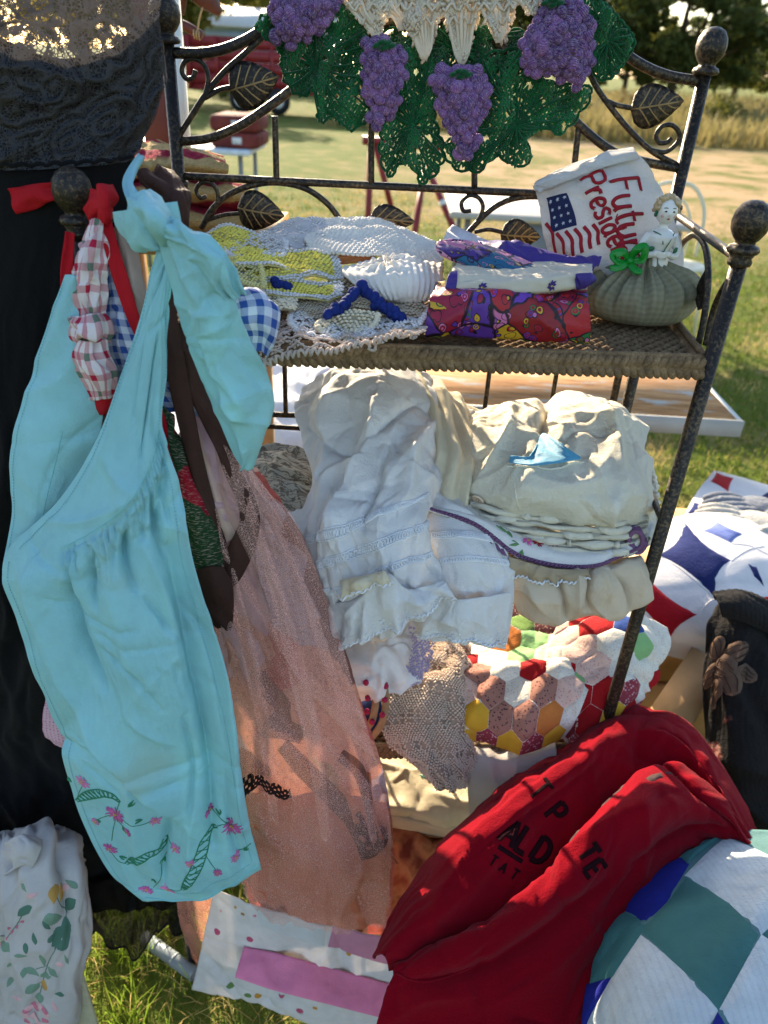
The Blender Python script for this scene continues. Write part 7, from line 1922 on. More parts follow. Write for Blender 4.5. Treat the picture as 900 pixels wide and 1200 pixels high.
def hexlay(S, parent, rad, pick, puff=.0007):
    """hexagon patches over surface S"""
    dx = rad * math.sqrt(3); dy = rad * 1.5
    for j in range(-1, int(S.h / dy) + 2):
        for i in range(-1, int(S.w / dx) + 2):
            cx_, cy_ = (i + .5 * (j % 2)) * dx, j * dy
            P = [(cx_ + .995 * rad * math.sin(k * math.pi / 3), cy_ + .995 * rad * math.cos(k * math.pi / 3)) for k in range(6)]
            P = [(a + .16 * rad * perlin(a / rad * .9, b_ / rad * .9, 71), b_ + .16 * rad * perlin(a / rad * .9, b_ / rad * .9, 72)) for a, b_ in P]
            P = [(min(max(a / S.w, 0), 1), min(max(b_ / S.h, 0), 1)) for a, b_ in P]
            ar = abs(sum(P[k][0] * P[(k + 1) % 6][1] - P[(k + 1) % 6][0] * P[k][1] for k in range(6))) / 2 * S.w * S.h
            if ar < .0002 * (rad / .02) ** 2: continue
            u, v = cx_ / S.w, cy_ / S.h
            mk('quilt_patch', piece(S, P, puff, .0012, 5, 5), qm[pick(i, j, min(max(u, 0), 1), min(max(v, 0), 1))], parent)
qd = lambda u, v, x, y: fold(x, y, .5, .06, 3, .004, 411, .5) + crumple(x, y, .05, .004, 412)
SQ, _ = cloth('quilt_backing', [[(544, 712, 'z', .70), (590, 700, 'z', .715), (650, 700, 'z', .72), (700, 712, 'z', .725)],
                        [(543, 770, 'z', .695), (590, 765, 'z', .71), (645, 752, 'z', .718), (700, 752, 'z', .725)],
                        [(543, 818, 'z', .688), (590, 816, 'z', .70), (640, 808, 'z', .71), (690, 806, 'z', .715)],
                        [(544, 846, 'z', .668), (590, 850, 'z', .678), (630, 848, 'z', .685), (672, 842, 'z', .69)],
                        [(546, 866, 'z', .635), (590, 874, 'z', .64), (625, 876, 'z', .645), (660, 864, 'z', .655)]], qm['w'], hexq, 90, 90, qd, .004)
lay = ["wbgyob", "bggbkw", "wobmkr", "rwmkkw", "pwkrwm", "kpwpwk", "ypypow", "ydyduy"]
hexlay(SQ, hexq, .0245, lambda i, j, u, v: lay[min(7, max(0, int(v * 7.99)))][min(5, max(0, int(u * 5.99)))])
SQ2, _ = cloth('quilt_fold', [[(652, 735, .93), (690, 718, .945), (740, 716, .95), (782, 736, .955)],
                      [(640, 765, .88), (690, 745, .885), (740, 742, .89), (786, 760, .92)],
                      [(640, 800, .838), (685, 790, .83), (735, 790, .835), (772, 800, .87)],
                      [(646, 835, .806), (680, 835, .797), (722, 832, .803), (750, 822, .84)],
                      [(655, 858, .795), (680, 862, .786), (706, 858, .79), (726, 838, .82)],
                      [(662, 866, .81), (684, 872, .80), (704, 866, .80), (720, 845, .83)]], qm['w'], hexq, 80, 90, lambda u, v, x, y: fold(x, y, 1.0, .05, 3, .005, 415, .5) + crumple(x, y, .05, .004, 416), .004)
lay2 = ["kruww", "wkwmw", "rkwwr", "rrrdw", "dryrd", "wdrww"]
hexlay(SQ2, hexq, .0245, lambda i, j, u, v: lay2[min(5, max(0, int(v * 5.99)))][min(4, max(0, int(u * 4.99)))])
# white sheet hanging below the quilt
ws = thing('white_sheet', 'plain white sheet hanging off the third shelf under the hexagon quilt', 'sheet', tuple(PY(590, 950, .75)))
cloth('sheet', [[(544, 868, .79), (590, 876, .785), (650, 868, .795)], [(546, 884, .768), (592, 892, .758), (652, 880, .77)], [(548, 920, .755), (595, 925, .742), (650, 915, .755)], [(550, 960, .75), (600, 965, .738), (655, 955, .75)]], fabric('sheet_white', (196, 186, 178), .05, .85, .2), ws, 50, 50, lambda u, v, x, y: fold(x, y, H2, .05, 5, .005, 421))

# ================================================================== BOTTOM SHELF
cc = thing('cream_tablecloth', 'cream linen tablecloth folded on the bottom shelf in the sun', 'tablecloth', tuple(PY(490, 955, .82)))
zt = .445
SCC, _ = cloth('tablecloth', [[(400, 850, 'z', zt), (470, 855, 'z', zt), (560, 865, 'z', zt), (680, 870, 'z', zt)],
                     [(410, 890, 'z', zt + .004), (480, 898, 'z', zt + .004), (560, 910, 'z', zt + .004), (680, 915, 'z', zt)],
                     [(420, 925, 'z', zt), (480, 935, 'z', zt), (560, 952, 'z', zt), (680, 960, 'z', zt)],
                     [(424, 938, .80), (480, 950, .795), (560, 968, .795), (680, 975, .80)],
                     [(430, 952, .80), (482, 964, .795), (562, 980, .795), (680, 990, .80)]], fabric('cream_linen', (214, 200, 168), .07, .85, .15), cc, 110, 70, lambda u, v, x, y: fold(x, y, H2 + .4, .05, 3, .004, 431) + crumple(x, y, .03, .0025, 432), .003)
cloth('tablecloth_fold', [[(404, 900, 'z', .40), (480, 905, 'z', .40), (600, 915, 'z', .40)], [(432, 948, .798), (482, 960, .792), (600, 978, .795)], [(436, 962, .802), (484, 974, .797), (600, 992, .80)], [(440, 966, .84), (486, 978, .84), (600, 996, .84)]], fabric('cream_linen_under', (206, 188, 160), .07), cc, 50, 30, lambda u, v, x, y: fold(x, y, .1, .02, 5, .002, 433))
for px, py in ((492, 908), (500, 912), (508, 916)):
    sleaf(SCC, px, py, .5, .010, .003, cc, fabric('aqua_floss', (110, 180, 160), .1))
oc = thing('rust_blanket', 'rust and tan wool blanket bunched below the cream tablecloth', 'blanket', tuple(PY(500, 1060, .75)))
cloth('blanket', [[(420, 955, .84), (480, 965, .845), (540, 980, .845), (620, 985, .85)], [(430, 985, .80), (480, 985, .785), (540, 992, .79), (620, 1000, .80)], [(440, 1020, .775), (490, 1022, .755), (540, 1025, .76), (620, 1030, .78)], [(445, 1080, .765), (490, 1085, .745), (540, 1085, .75), (620, 1090, .77)], [(445, 1150, .76), (500, 1150, .745), (560, 1150, .75), (620, 1150, .77)]],
      patterned('rust_wool', lambda b: b.ramp(b.noise(b.uv(), 18, 3), [(.35, lin((110, 48, 34))), (.5, lin((176, 112, 74))), (.65, lin((150, 70, 44)))]), .95, .05, .4), oc, 90, 90, lambda u, v, x, y: fold(x, y, 1.0, .05, 3, .012, 435, .7) + fold(x, y, 2.3, .04, 3, .008, 436, .7) + crumple(x, y, .02, .003, 437), .003)

# ================================================================== PILES IN FRONT ON THE RIGHT
lt = thing('low_table', 'low wooden table under the red sweatshirt and checkered quilt', 'table', (.42, .52, 0))
for k in range(4):
    mk('plank', box((.46, .375 + .085 * k, .545), (.62, .08, .022)), wood, lt, smooth=False)
for sx in (.2, .72):
    for sy in (.37, .62):
        mk('leg', box((sx, sy, .267), (.04, .04, .534)), wood, lt, smooth=False)
def fleece():
    b = NB('red_fleece'); o = b.ob()
    n = b.noise(o, 300, 3); m = b.noise(o, 14, 3)
    b.base(b.mix(m, lin((110, 3, 17)), lin((132, 5, 23))))
    b.bump(b.math('ADD', b.math('MULTIPLY', n, .8), b.math('ADD', b.math('MULTIPLY', b.noise(o, 900, 2), .8), b.math('MULTIPLY', b.ridged(o, 16), .9))), .5, .004)
    return b.finish(1.0, .02, 0, .0, sheen=.06)
fl = fleece()
sw = thing('red_sweatshirt', 'crimson sweatshirt with black lettering thrown over the piles in front', 'sweatshirt', tuple(PY(560, 1150, .5)))
Zr = lambda a, b_, z: (a, b_, 'z', z)
swrows = [[Zr(436, 1122, .53), Zr(476, 1046, .55), Zr(556, 950, .575), Zr(645, 884, .60), Zr(722, 834, .62), Zr(792, 842, .62), Zr(850, 912, .60), Zr(892, 992, .58), Zr(960, 1030, .56)],
          [Zr(442, 1118, .575), Zr(486, 1046, .60), Zr(566, 954, .635), Zr(654, 888, .66), Zr(724, 834, .678), Zr(796, 842, .678), Zr(852, 910, .655), Zr(896, 990, .63), Zr(960, 1026, .60)],
          [Zr(450, 1120, .600), Zr(512, 1052, .630), Zr(588, 968, .670), Zr(666, 904, .698), Zr(730, 852, .712), Zr(792, 858, .712), Zr(842, 920, .69), Zr(888, 990, .65), Zr(955, 1022, .62)],
          [Zr(454, 1128, 0.59), Zr(530, 1080, 0.615), Zr(606, 1000, 0.65), Zr(680, 934, 0.675), Zr(738, 890, 0.688), Zr(788, 888, 0.688), Zr(834, 938, 0.67), Zr(884, 996, 0.63), Zr(950, 1024, 0.61)],
          [Zr(456, 1140, 0.575), Zr(546, 1110, 0.595), Zr(630, 1046, 0.63), Zr(700, 980, 0.655), Zr(752, 936, 0.668), Zr(796, 920, 0.668), Zr(840, 960, 0.655), Zr(886, 1004, 0.62), Zr(950, 1030, 0.6)]]
swfront = [[Zr(470, 1134, 0.56), Zr(556, 1104, 0.585), Zr(640, 1044, 0.615), Zr(702, 976, 0.64), Zr(750, 930, 0.655), Zr(796, 910, 0.66), Zr(842, 940, 0.645), Zr(886, 1000, 0.62), Zr(950, 1026, 0.6)],
           [Zr(464, 1128, 0.585), Zr(550, 1092, 0.615), Zr(632, 1032, 0.648), Zr(694, 962, 0.677), Zr(744, 914, 0.694), Zr(794, 894, 0.7), Zr(842, 930, 0.685), Zr(886, 994, 0.65), Zr(950, 1022, 0.62)],
           [Zr(462, 1130, 0.592), Zr(552, 1098, 0.625), Zr(637, 1044, 0.66), Zr(702, 980, 0.69), Zr(752, 932, 0.707), Zr(800, 910, 0.71), Zr(846, 940, 0.695), Zr(888, 998, 0.655), Zr(950, 1023, 0.625)],
           [Zr(462, 1138, 0.592), Zr(556, 1112, 0.622), Zr(643, 1066, 0.655), Zr(710, 1006, 0.683), Zr(760, 960, 0.7), Zr(806, 936, 0.705), Zr(850, 955, 0.69), Zr(890, 1003, 0.655), Zr(951, 1026, 0.625)],
           [Zr(452, 1165, .575), Zr(556, 1145, .60), Zr(648, 1102, .63), Zr(718, 1042, .655), Zr(770, 1000, .67), Zr(816, 972, .675), Zr(858, 978, .665), Zr(895, 1012, .645), Zr(955, 1032, .615)],
           [Zr(440, 1205, .55), Zr(548, 1200, .575), Zr(640, 1170, .60), Zr(714, 1098, .62), Zr(774, 1036, .635), Zr(824, 998, .645), Zr(866, 992, .64), Zr(900, 1024, .62), Zr(960, 1040, .60)],
           [Zr(420, 1300, .50), Zr(540, 1300, .55), Zr(640, 1260, .57), Zr(715, 1150, .59), Zr(780, 1080, .60), Zr(830, 1030, .61), Zr(870, 1015, .61), Zr(905, 1045, .59), Zr(960, 1060, .585)]]
def swd(u, v, x, y):
    return fold(x, y, .15, .07, 4, .007, 501, .6) + fold(x, y, -.15, .03, 5, .0028, 502, .6) + fold(x, y, 1.1, .05, 3, .003, 503, .7) + crumple(x, y, .05, .0015, 504)
SSW, _ = cloth('sweatshirt_back', swrows, fl, sw, 170, 90, lambda u, v, x, y, S: fold(x, y, .1, .08, 5, .003, 501, .5) + fold(x, y, .05, .028, 6, .003, 507, .6) + lines(S, x, y, [([(520, 1020), (600, 945), (680, 885)], .012, .006), ([(560, 1000), (640, 940), (700, 890)], .010, -.006), ([(770, 850), (820, 890), (850, 940)], .010, -.007), ([(500, 1080), (560, 1030), (620, 980)], .012, .006)]) + crumple(x, y, .08, .0012, 504) + crumple(x, y, .03, .0009, 514), .003)
SSF, _ = cloth('sweatshirt_front', swfront, fl, sw, 180, 130, lambda u, v, x, y, S: fold(x, y, .15, .08, 5, .003, 505, .5) + fold(x, y, .1, .03, 6, .0035, 508, .6) + lines(S, x, y, [([(636, 1004), (690, 950), (750, 922), (815, 930), (860, 972)], .008, -.016, .5), ([(640, 1010), (700, 975), (760, 952), (830, 955)], .012, .009), ([(480, 1150), (560, 1135), (650, 1085), (720, 1030)], .018, -.010), ([(560, 1180), (640, 1140), (700, 1080)], .016, .009), ([(470, 1190), (500, 1170), (560, 1165)], .014, .009), ([(600, 1190), (640, 1200)], .01, -.006), ([(740, 1010), (800, 975), (850, 970)], .010, -.007)]) + crumple(x, y, .08, .0012, 506) + crumple(x, y, .03, .0009, 516), .003)
ink2 = fabric('black_print', (34, 12, 16), .3, .9, 0, spec=.05)
GL2 = {'A': [[(0, 0), (.3, 1)], [(.3, 1), (.6, 0)], [(.12, .36), (.48, .36)]], 'L': [[(0, 1), (0, 0)], [(0, 0), (.45, 0)]], 'D': [[(0, 0), (0, 1)], [(0, 1), (.35, .92), (.5, .5), (.35, .08), (0, 0)]],
       'T': [[(0, 1), (.6, 1)], [(.3, 1), (.3, 0)]], 'E': [[(0, 0), (0, 1)], [(0, 1), (.48, 1)], [(0, .5), (.4, .5)], [(0, 0), (.48, 0)]], 'P': [[(0, 0), (0, 1)], [(0, 1), (.42, .95), (.48, .72), (.38, .5), (0, .48)]], 'S': [[(.46, .9), (.2, 1), (.02, .78), (.24, .52), (.46, .28), (.26, 0), (0, .1)]]}
def letter(S, ch, x, y, dirx, diry, size, w, parent):
    ux, uy = diry, -dirx
    vs_ = []
    for poly in GL2[ch]:
        pp_ = np.array(poly, float)
        pp_ = crom(pp_, 8) if len(pp_) > 2 else np.linspace(pp_[0], pp_[1], 8)
        P = [S.find(x + (dirx * a + ux * b_) * size, y + (diry * a + uy * b_) * size) for a, b_ in pp_]
        vs_.append(stroke(S, P, w, .0004, 16, off=.0008))
    return mk('printed_letter', merge(vs_), ink2, parent)
d1 = np.array([.84, .54])
for ch, x, y, s_, w_ in (('T', 618, 928, 26, .005), ('P', 638, 956, 26, .006)):
    letter(SSW, ch, x, y, .62, .78, s_, w_, sw)
for ch, x, y in (('A', 584, 984), ('L', 602, 994), ('D', 621, 1006)):
    letter(SSW, ch, x, y, *d1, 30, .007, sw)
mk('printed_rule', pxstroke(SSW, [(584, 992), (598, 1001), (612, 1010)], .006, .0006, 20), ink2, sw)
for ch, x, y in (('T', 572, 1012), ('A', 584, 1020), ('T', 597, 1028)):
    letter(SSW, ch, x, y, *d1, 12, .0024, sw)
letter(SSF, 'T', 676, 1000, .55, .83, 24, .006, sw); letter(SSF, 'E', 684, 1020, .55, .83, 24, .006, sw)
# worn printed blotches along the ridge
for i, (px, py, a_, L_) in enumerate(((706, 936, -.5, .016), (722, 926, -.4, .02), (742, 918, -.3, .022), (768, 910, -.1, .02), (788, 908, .2, .016), (726, 948, -.5, .012), (664, 972, -.8, .012))):
    c = SSF.find(px, py); g_ = np.random.default_rng(900 + i)
    mk('printed_blotch', piece(SSF, to_uv(SSF, c, [(L_ * (.55 + .45 * g_.random()) * math.cos(q), .4 * L_ * (.5 + .6 * g_.random()) * math.sin(q)) for q in np.linspace(0, 6.283, 11)[:-1]]), .0001, .0012, 3, 2), fabric('worn_grey_print', (72, 52, 50), .3, .8, 0), sw)
mk('cuff_seam', pxstroke(SSF, [(462, 1140), (490, 1150), (520, 1146), (550, 1134)], .003, .0014, 40), fl, sw)

# ---- checkered quilt
cq = thing('checkered_quilt', 'quilt of white teal and royal blue squares folded under the sweatshirt', 'quilt', tuple(PY(800, 1180, .45)))
SCQ, _ = cloth('quilt_base', [[Zr(712, 1062, .60), Zr(760, 1016, .635), Zr(826, 978, .65), Zr(900, 972, .65), Zr(1000, 985, .62)],
                     [Zr(700, 1095, .60), Zr(760, 1072, .665), Zr(838, 1044, .69), Zr(920, 1040, .695), Zr(1030, 1055, .66)],
                     [Zr(688, 1150, .60), Zr(752, 1142, .675), Zr(842, 1128, .705), Zr(930, 1120, .71), Zr(1050, 1135, .68)],
                     [Zr(680, 1210, .59), Zr(750, 1226, .665), Zr(842, 1225, .70), Zr(940, 1220, .70), Zr(1060, 1230, .67)],
                     [Zr(670, 1290, .57), Zr(750, 1320, .64), Zr(842, 1340, .67), Zr(950, 1340, .67), Zr(1070, 1340, .64)]], fabric('quilt_seam_teal', (92, 128, 128), .1), cq, 90, 80, lambda u, v, x, y: crumple(x, y, .09, .0014, 511), .006)
qw = patterned('seersucker_white', lambda b: b.mix(b.ramp(b.math('SINE', b.math('MULTIPLY', b.sep(b.ob())[0], 900.0)), [(.2, 0.0), (.8, .3)]), lin((206, 212, 212)), lin((184, 190, 196))), .85, .1, .5)
qt = fabric('quilt_teal', (66, 112, 108), .12, .85, .08); qb = fabric('quilt_royal', (30, 36, 122), .12, .85, .08)
for pxs, m_ in (([(704, 1058), (797, 1006), (806, 1014), (757, 1082)], qb), ([(754, 1094), (804, 1031), (889, 1097), (841, 1182)], qt),
               ([(805, 1027), (853, 983), (908, 1008), (940, 1050), (891, 1094)], qw), ([(690, 1200), (752, 1100), (839, 1184), (790, 1270)], qw),
               ([(701, 1064), (755, 1085), (720, 1144), (690, 1160)], qt), ([(674, 1150), (716, 1146), (690, 1194), (676, 1215)], qb),
               ([(800, 1285), (841, 1188), (878, 1262)], qb), ([(845, 1183), (893, 1099), (975, 1162), (918, 1240), (882, 1240)], qw),
               ([(799, 1005), (828, 989), (850, 980), (806, 1012)], qt), ([(896, 1096), (942, 1054), (1010, 1095), (978, 1156)], qt), ([(912, 1006), (960, 990), (1010, 1030), (946, 1050)], qb), ([(980, 1164), (1014, 1100), (1060, 1130), (1040, 1200)], qw), ([(886, 1246), (918, 1244), (975, 1170), (1030, 1210), (980, 1300), (910, 1320)], qt), ([(752, 1310), (792, 1276), (838, 1330), (780, 1338)], qt), ([(806, 1290), (878, 1268), (900, 1320), (842, 1338)], qw)):
    c_ = np.mean(pxs, 0); pxs = [tuple(c_ + (np.array(q) - c_) * 1.06) for q in pxs]
    mk('quilt_square', piece(SCQ, upoly(SCQ, pxs), .003, .0010, 6, 8), m_, cq)

# ---- red white and blue quilt
rw = thing('star_quilt', 'red white and navy orange peel quilt draped over the wooden crate', 'quilt', tuple(PY(800, 770, 1.08)))
qwh = fabric('quilt_bright_white', (226, 222, 220), .05, .88, .15); qnv = fabric('quilt_navy', (26, 38, 92), .12, .88, .08); qrd = fabric('quilt_scarlet', (170, 20, 32), .12, .88, .08)
SRW, _ = cloth('quilt_top', [[(786, 606, 1.40), (830, 600, 1.42), (880, 610, 1.42), (980, 640, 1.42)],
                    [(768, 640, 1.26), (820, 640, 1.26), (880, 650, 1.26), (980, 690, 1.26)],
                    [(752, 688, 1.14), (808, 694, 1.14), (870, 704, 1.14), (970, 740, 1.14)],
                    [(750, 722, 1.095), (800, 736, 1.085), (852, 740, 1.085), (950, 780, 1.085)],
                    [(770, 764, 1.085), (808, 774, 1.07), (842, 770, 1.07), (940, 810, 1.075)]], qwh, rw, 90, 90, lambda u, v, x, y: crumple(x, y, .12, .0006, 521) + fold(x, y, .6, .12, 3, .002, 522), .006)
def concave(p, k=.16):
    p = np.array(p, float); out = []
    c = p.mean(0)
    for i in range(len(p)):
        a, b_ = p[i], p[(i + 1) % len(p)]
        for t in np.linspace(0, 1, 5, endpoint=False):
            m_ = a + (b_ - a) * t; out.append(tuple(m_ + (c - m_) * k * 4 * t * (1 - t)))
    return out
def peel(S, pxs, m_, k=.2, par=None):
    mk('quilt_patch', piece(S, [S.find(*q) for q in concave(pxs, k)], .003, .0005, 5, 2), m_, par or rw)
peel(SRW, [(770, 650), (801, 611), (858, 657), (838, 702)], qnv, .2)
peel(SRW, [(758, 676), (819, 720), (782, 758), (752, 712)], qrd, .2)
peel(SRW, [(822, 622), (840, 611), (871, 626), (857, 637)], fabric('quilt_lilac', (110, 124, 180), .1), .1)
peel(SRW, [(876, 660), (886, 664), (896, 688), (884, 676)], qnv, .1)
peel(SRW, [(886, 700), (920, 690), (945, 722), (905, 730)], qrd, .15)
peel(SRW, [(822, 768), (838, 752), (856, 766), (842, 790)], qnv, .1)
for a, b_ in (((770, 650), (838, 702)), ((820, 720), (838, 702)), ((857, 657), (895, 640)), ((838, 702), (870, 716)), ((857, 637), (900, 650))):
    mk('seam', pxstroke(SRW, [a, ((a[0] + b_[0]) / 2, (a[1] + b_[1]) / 2 - 4), b_], .002, .001, 20), qwh, rw)
SRF, _ = cloth('quilt_end', [[(836, 552, 1.9), (870, 560, 1.9), (960, 586, 1.9)], [(818, 575, 1.68), (860, 586, 1.66), (960, 610, 1.66)], [(802, 604, 1.47), (850, 614, 1.45), (960, 650, 1.45)], [(800, 616, 1.42), (850, 628, 1.41), (960, 664, 1.41)]], qwh, rw, 60, 60, lambda u, v, x, y: crumple(x, y, .12, .0008, 525), .006)
peel(SRF, [(832, 564), (839, 553), (860, 560), (854, 577)], qrd, .1)
peel(SRF, [(804, 602), (813, 588), (841, 597), (828, 606)], qnv, .1)
peel(SRF, [(876, 590), (905, 572), (925, 584), (905, 600)], qnv, .1)
# crate
ct = thing('wooden_crate', 'pale plank crate standing on the grass under the star quilt', 'crate', (.75, 1.35, 0))
a = PY(800, 782, 1.10); ztp = PY(790, 726, 1.11)[2] - .012
x0, x1, y0, y1 = .44, 1.12, 1.12, 1.55
for k in range(4):
    hh = ztp / 4
    mk('slat', box(((x0 + x1) / 2, y0, hh * (k + .5)), (x1 - x0, .014, hh - .012)), wood, ct, smooth=False)
    mk('slat', box(((x0 + x1) / 2, y1, hh * (k + .5)), (x1 - x0, .014, hh - .012)), wood, ct, smooth=False)
    mk('slat', box((x0 - .002, (y0 + y1) / 2, hh * (k + .5)), (.014, y1 - y0 - .016, hh - .012)), wood, ct, smooth=False)
    mk('slat', box((x1 + .002, (y0 + y1) / 2, hh * (k + .5)), (.014, y1 - y0 - .016, hh - .012)), wood, ct, smooth=False)
for sx in (x0 + .025, x1 - .025):
    for sy in (y0 + .025, y1 - .025):
        mk('corner_post', box((sx, sy, ztp / 2), (.03, .03, ztp - .004)), wood, ct, smooth=False)
mk('lid', box(((x0 + x1) / 2, (y0 + y1) / 2, ztp), (x1 - x0, y1 - y0, .01)), wood, ct, smooth=False)
# loose plank leaning in front of the crate
lpk = thing('loose_plank', 'sunlit tan plank leaning on the crate behind the sweatshirt', 'plank', tuple(PY(790, 850, .93)))
A_, B_ = PY(832, 772, 1.05), PY(776, 856, .93)
dv = B_ - A_; L_ = np.linalg.norm(dv); dv /= L_; sv = np.array([dv[1], -dv[0], 0]); sv /= np.linalg.norm(sv); nv2 = np.cross(dv, sv)
V = np.array([A_ + dv * a * L_ + sv * b_ * .035 + nv2 * c * .009 for a in (0, 1.15) for b_ in (-1, 1) for c in (-1, 1)])
mk('plank', (V, box((0, 0, 0), (1, 1, 1))[1]), wood, lpk, smooth=False)

# ---- gloves
glm = [fabric('grey_knit', (120, 124, 132), .12, .95, .05, wr=.7), fabric('ecru_knit', (186, 182, 172), .1, .95, .05, wr=.7)]
def glove(label, px, py, Y, m_, ang, seed):
    g = np.random.default_rng(seed)
    c = PY(px, py, Y)
    t = thing('knit_glove', label, 'glove', tuple(c), 'pair of knitted gloves')
    ca, sa = math.cos(ang), math.sin(ang)
    def Wp(a, b_, z): return c + np.array([a * ca - b_ * sa, a * sa + b_ * ca, z])
    pr_ = [blobs([Wp(0, 0, .012)], [(ca, sa, 0)], [(0, 0, 1)], .055, .042, .016, ball_template(8, 14)), blobs([Wp(.065, 0, .012)], [(ca, sa, 0)], [(0, 0, 1)], .04, .036, .016, ball_template(8, 14))]
    for k, (o, L) in enumerate(((-.030, .062), (-.010, .075), (.011, .072), (.031, .058))):
        pr_.append(tri(tube([Wp(-.03, o, .013), Wp(-.06, o * 1.1, .020), Wp(-.06 - L * .5, o * 1.15, .020), Wp(-.06 - L, o * 1.2, .012)], [.012, .0115, .011, .008], 10, 14)))
    pr_.append(tri(tube([Wp(.02, -.035, .013), Wp(-.01, -.055, .016), Wp(-.04, -.062, .012)], [.013, .012, .008], 10, 12)))
    remeshed('glove_body', merge(pr_), m_, t, .0035, 4)
    mk('cuff', merge([tube([Wp(.10, math.cos(q) * .036, .012 + math.sin(q) * .016) if s == 0 else Wp(.10 + .007 * s, math.cos(q) * .037, .012 + math.sin(q) * .017) for q in np.linspace(0, 2 * np.pi, 24)], .004, 6) for s in range(4)]), m_, t)
glove('grey knitted glove lying on the quilt end, behind the ecru glove', 886, 598, 1.52, glm[0], .15, 1)
glove('ecru knitted glove lying on the quilt in front of the grey glove', 884, 616, 1.44, glm[1], -.05, 2)

# ---- dark knit coat with flowers
def dknit(b):
    uv = b.uv()
    d = b.voro(uv, 14); k = b.sep(b.voro(uv, 14, 'F1', 'Color'))
    m = b.math('MULTIPLY', b.ramp(b.math('ADD', d, b.math('MULTIPLY', b.noise(uv, 60, 3), .25)), [(.34, 1.0), (.42, 0.0)]), b.math('GREATER_THAN', k[0], .3))
    c = b.ramp(b.noise(uv, 70, 3), [(.4, lin((120, 58, 54))), (.5, lin((166, 116, 104))), (.6, lin((92, 92, 64)))], 'CONSTANT')
    return b.mix(m, lin((30, 28, 28)), c)
dkm = patterned('charcoal_knit', dknit, .95, .03, .5)
dc = thing('knit_cardigan', 'charcoal floral knit cardigan with a big brown flower slumped by the crate', 'cardigan', tuple(PY(860, 980, .82)))
SDC, _ = cloth('cardigan_body', [[(838, 712, 1.03), (862, 708, 1.04), (900, 720, 1.05), (980, 750, 1.05)],
                   [(832, 735, .99), (862, 735, .965), (905, 745, .97), (985, 770, .98)],
                   [(824, 790, .955), (860, 795, .915), (910, 800, .92), (985, 815, .93)],
                   [(822, 850, .915), (862, 858, .87), (915, 862, .875), (985, 870, .89)],
                   [(830, 910, .87), (868, 920, .83), (918, 925, .835), (985, 930, .85)],
                   [(852, 975, .82), (885, 990, .795), (925, 995, .80), (985, 1000, .82)]], dkm, dc, 90, 120, lambda u, v, x, y: fold(x, y, H2 - .2, .06, 4, .010, 531, .6) + .0005 * np.sin(x / .0016) + crumple(x, y, .05, .003, 532), .004)
cloth('collar_roll', [[(836, 700, 1.02), (866, 696, 1.04), (905, 712, 1.05), (975, 740, 1.05)], [(836, 694, .985), (868, 692, .99), (908, 708, 1.0), (980, 738, 1.0)], [(842, 708, .955), (872, 712, .95), (908, 728, .96), (980, 752, .965)], [(846, 722, .955), (874, 730, .95), (906, 745, .96), (980, 765, .965)]], dkm, dc, 80, 50, lambda u, v, x, y: .0006 * np.sin(x / .0018) + fold(x, y, .2, .03, 4, .006, 534), .004)
brp = fabric('brown_velvet_petal', (106, 84, 70), .2, .9, .15)
g = np.random.default_rng(3)
fc = (848, 782)
for k, (dx, dy, a, L, w_) in enumerate(((-8, -22, -1.9, .030, .016), (14, -18, -.7, .028, .017), (22, 6, .3, .026, .016), (6, 14, 1.2, .034, .018), (-12, 8, 2.2, .034, .015), (0, 0, .6, .026, .022), (-4, 30, 1.9, .036, .013))):
    c = SDC.find(fc[0] + dx, fc[1] + dy); d = np.array([math.cos(a), math.sin(a)]); s = np.array([-d[1], d[0]])
    P = [tuple(d * L * math.cos(q) * .8 + s * w_ * math.sin(q)) for q in np.linspace(0, 2 * np.pi, 12, endpoint=False)]
    o = mk('petal', piece(SDC, to_uv(SDC, c, P), .0015, .003 + .0012 * k, 5, 2), brp, dc)
    mk('petal_vein', merge([stroke(SDC, to_uv(SDC, c, [tuple(d * L * -.5 + s * w_ * q), tuple(s * w_ * q * 1.6), tuple(d * L * .6 + s * w_ * q)]), .0016, .0008, 10, off=.006 + .0012 * k) for q in (-.35, 0, .35)]), fabric('petal_vein', (70, 54, 46), .2), o)

# ================================================================== BOTTOM LEFT
fb = thing('fabric_bin', 'ivory ribbed storage bin standing on the grass at the black dress', 'bin', (-.42, .62, 0))
rib_m = patterned('ivory_ribbed', lambda b: b.mix(b.ramp(b.math('SINE', b.math('MULTIPLY', b.sep(b.ob())[2], 1500.0)), [(.3, 0.0), (.8, .5)]), lin((196, 188, 160)), lin((150, 142, 116))), .9, .05, .4)
zb = PY(95, 1090, .60)[2]; xr = PY(98, 1130, .60)[0]
ry = np.array([xr, .594]); ry = ry / np.linalg.norm(ry); P0 = np.array([xr, .594]); P1 = P0 + ry * .17; ln = np.array([-1, -.12]); P2 = P1 + ln * .3; P3 = P0 + ln * .3
V = np.array([(*p, z) for z in (0, zb) for p in (P0, P1, P2, P3)])
mk('bin_wall', (V, np.array([(3, 2, 1, 0), (4, 5, 6, 7), (0, 1, 5, 4), (1, 2, 6, 5), (2, 3, 7, 6), (3, 0, 4, 7)])), rib_m, fb, smooth=False, bev=.008)
mk('rim', tube([(*p, zb) for p in (P0, P1, P2, P3, P0)], .004, 8), rib_m, fb)
fs = thing('floral_sheet', 'white rose print sheet bunched over the ivory bin', 'sheet', tuple(PY(50, 1200, .56)))
fsm = fabric('floral_sheet_white', (198, 192, 190), .07, .8, .2, wr=.3)
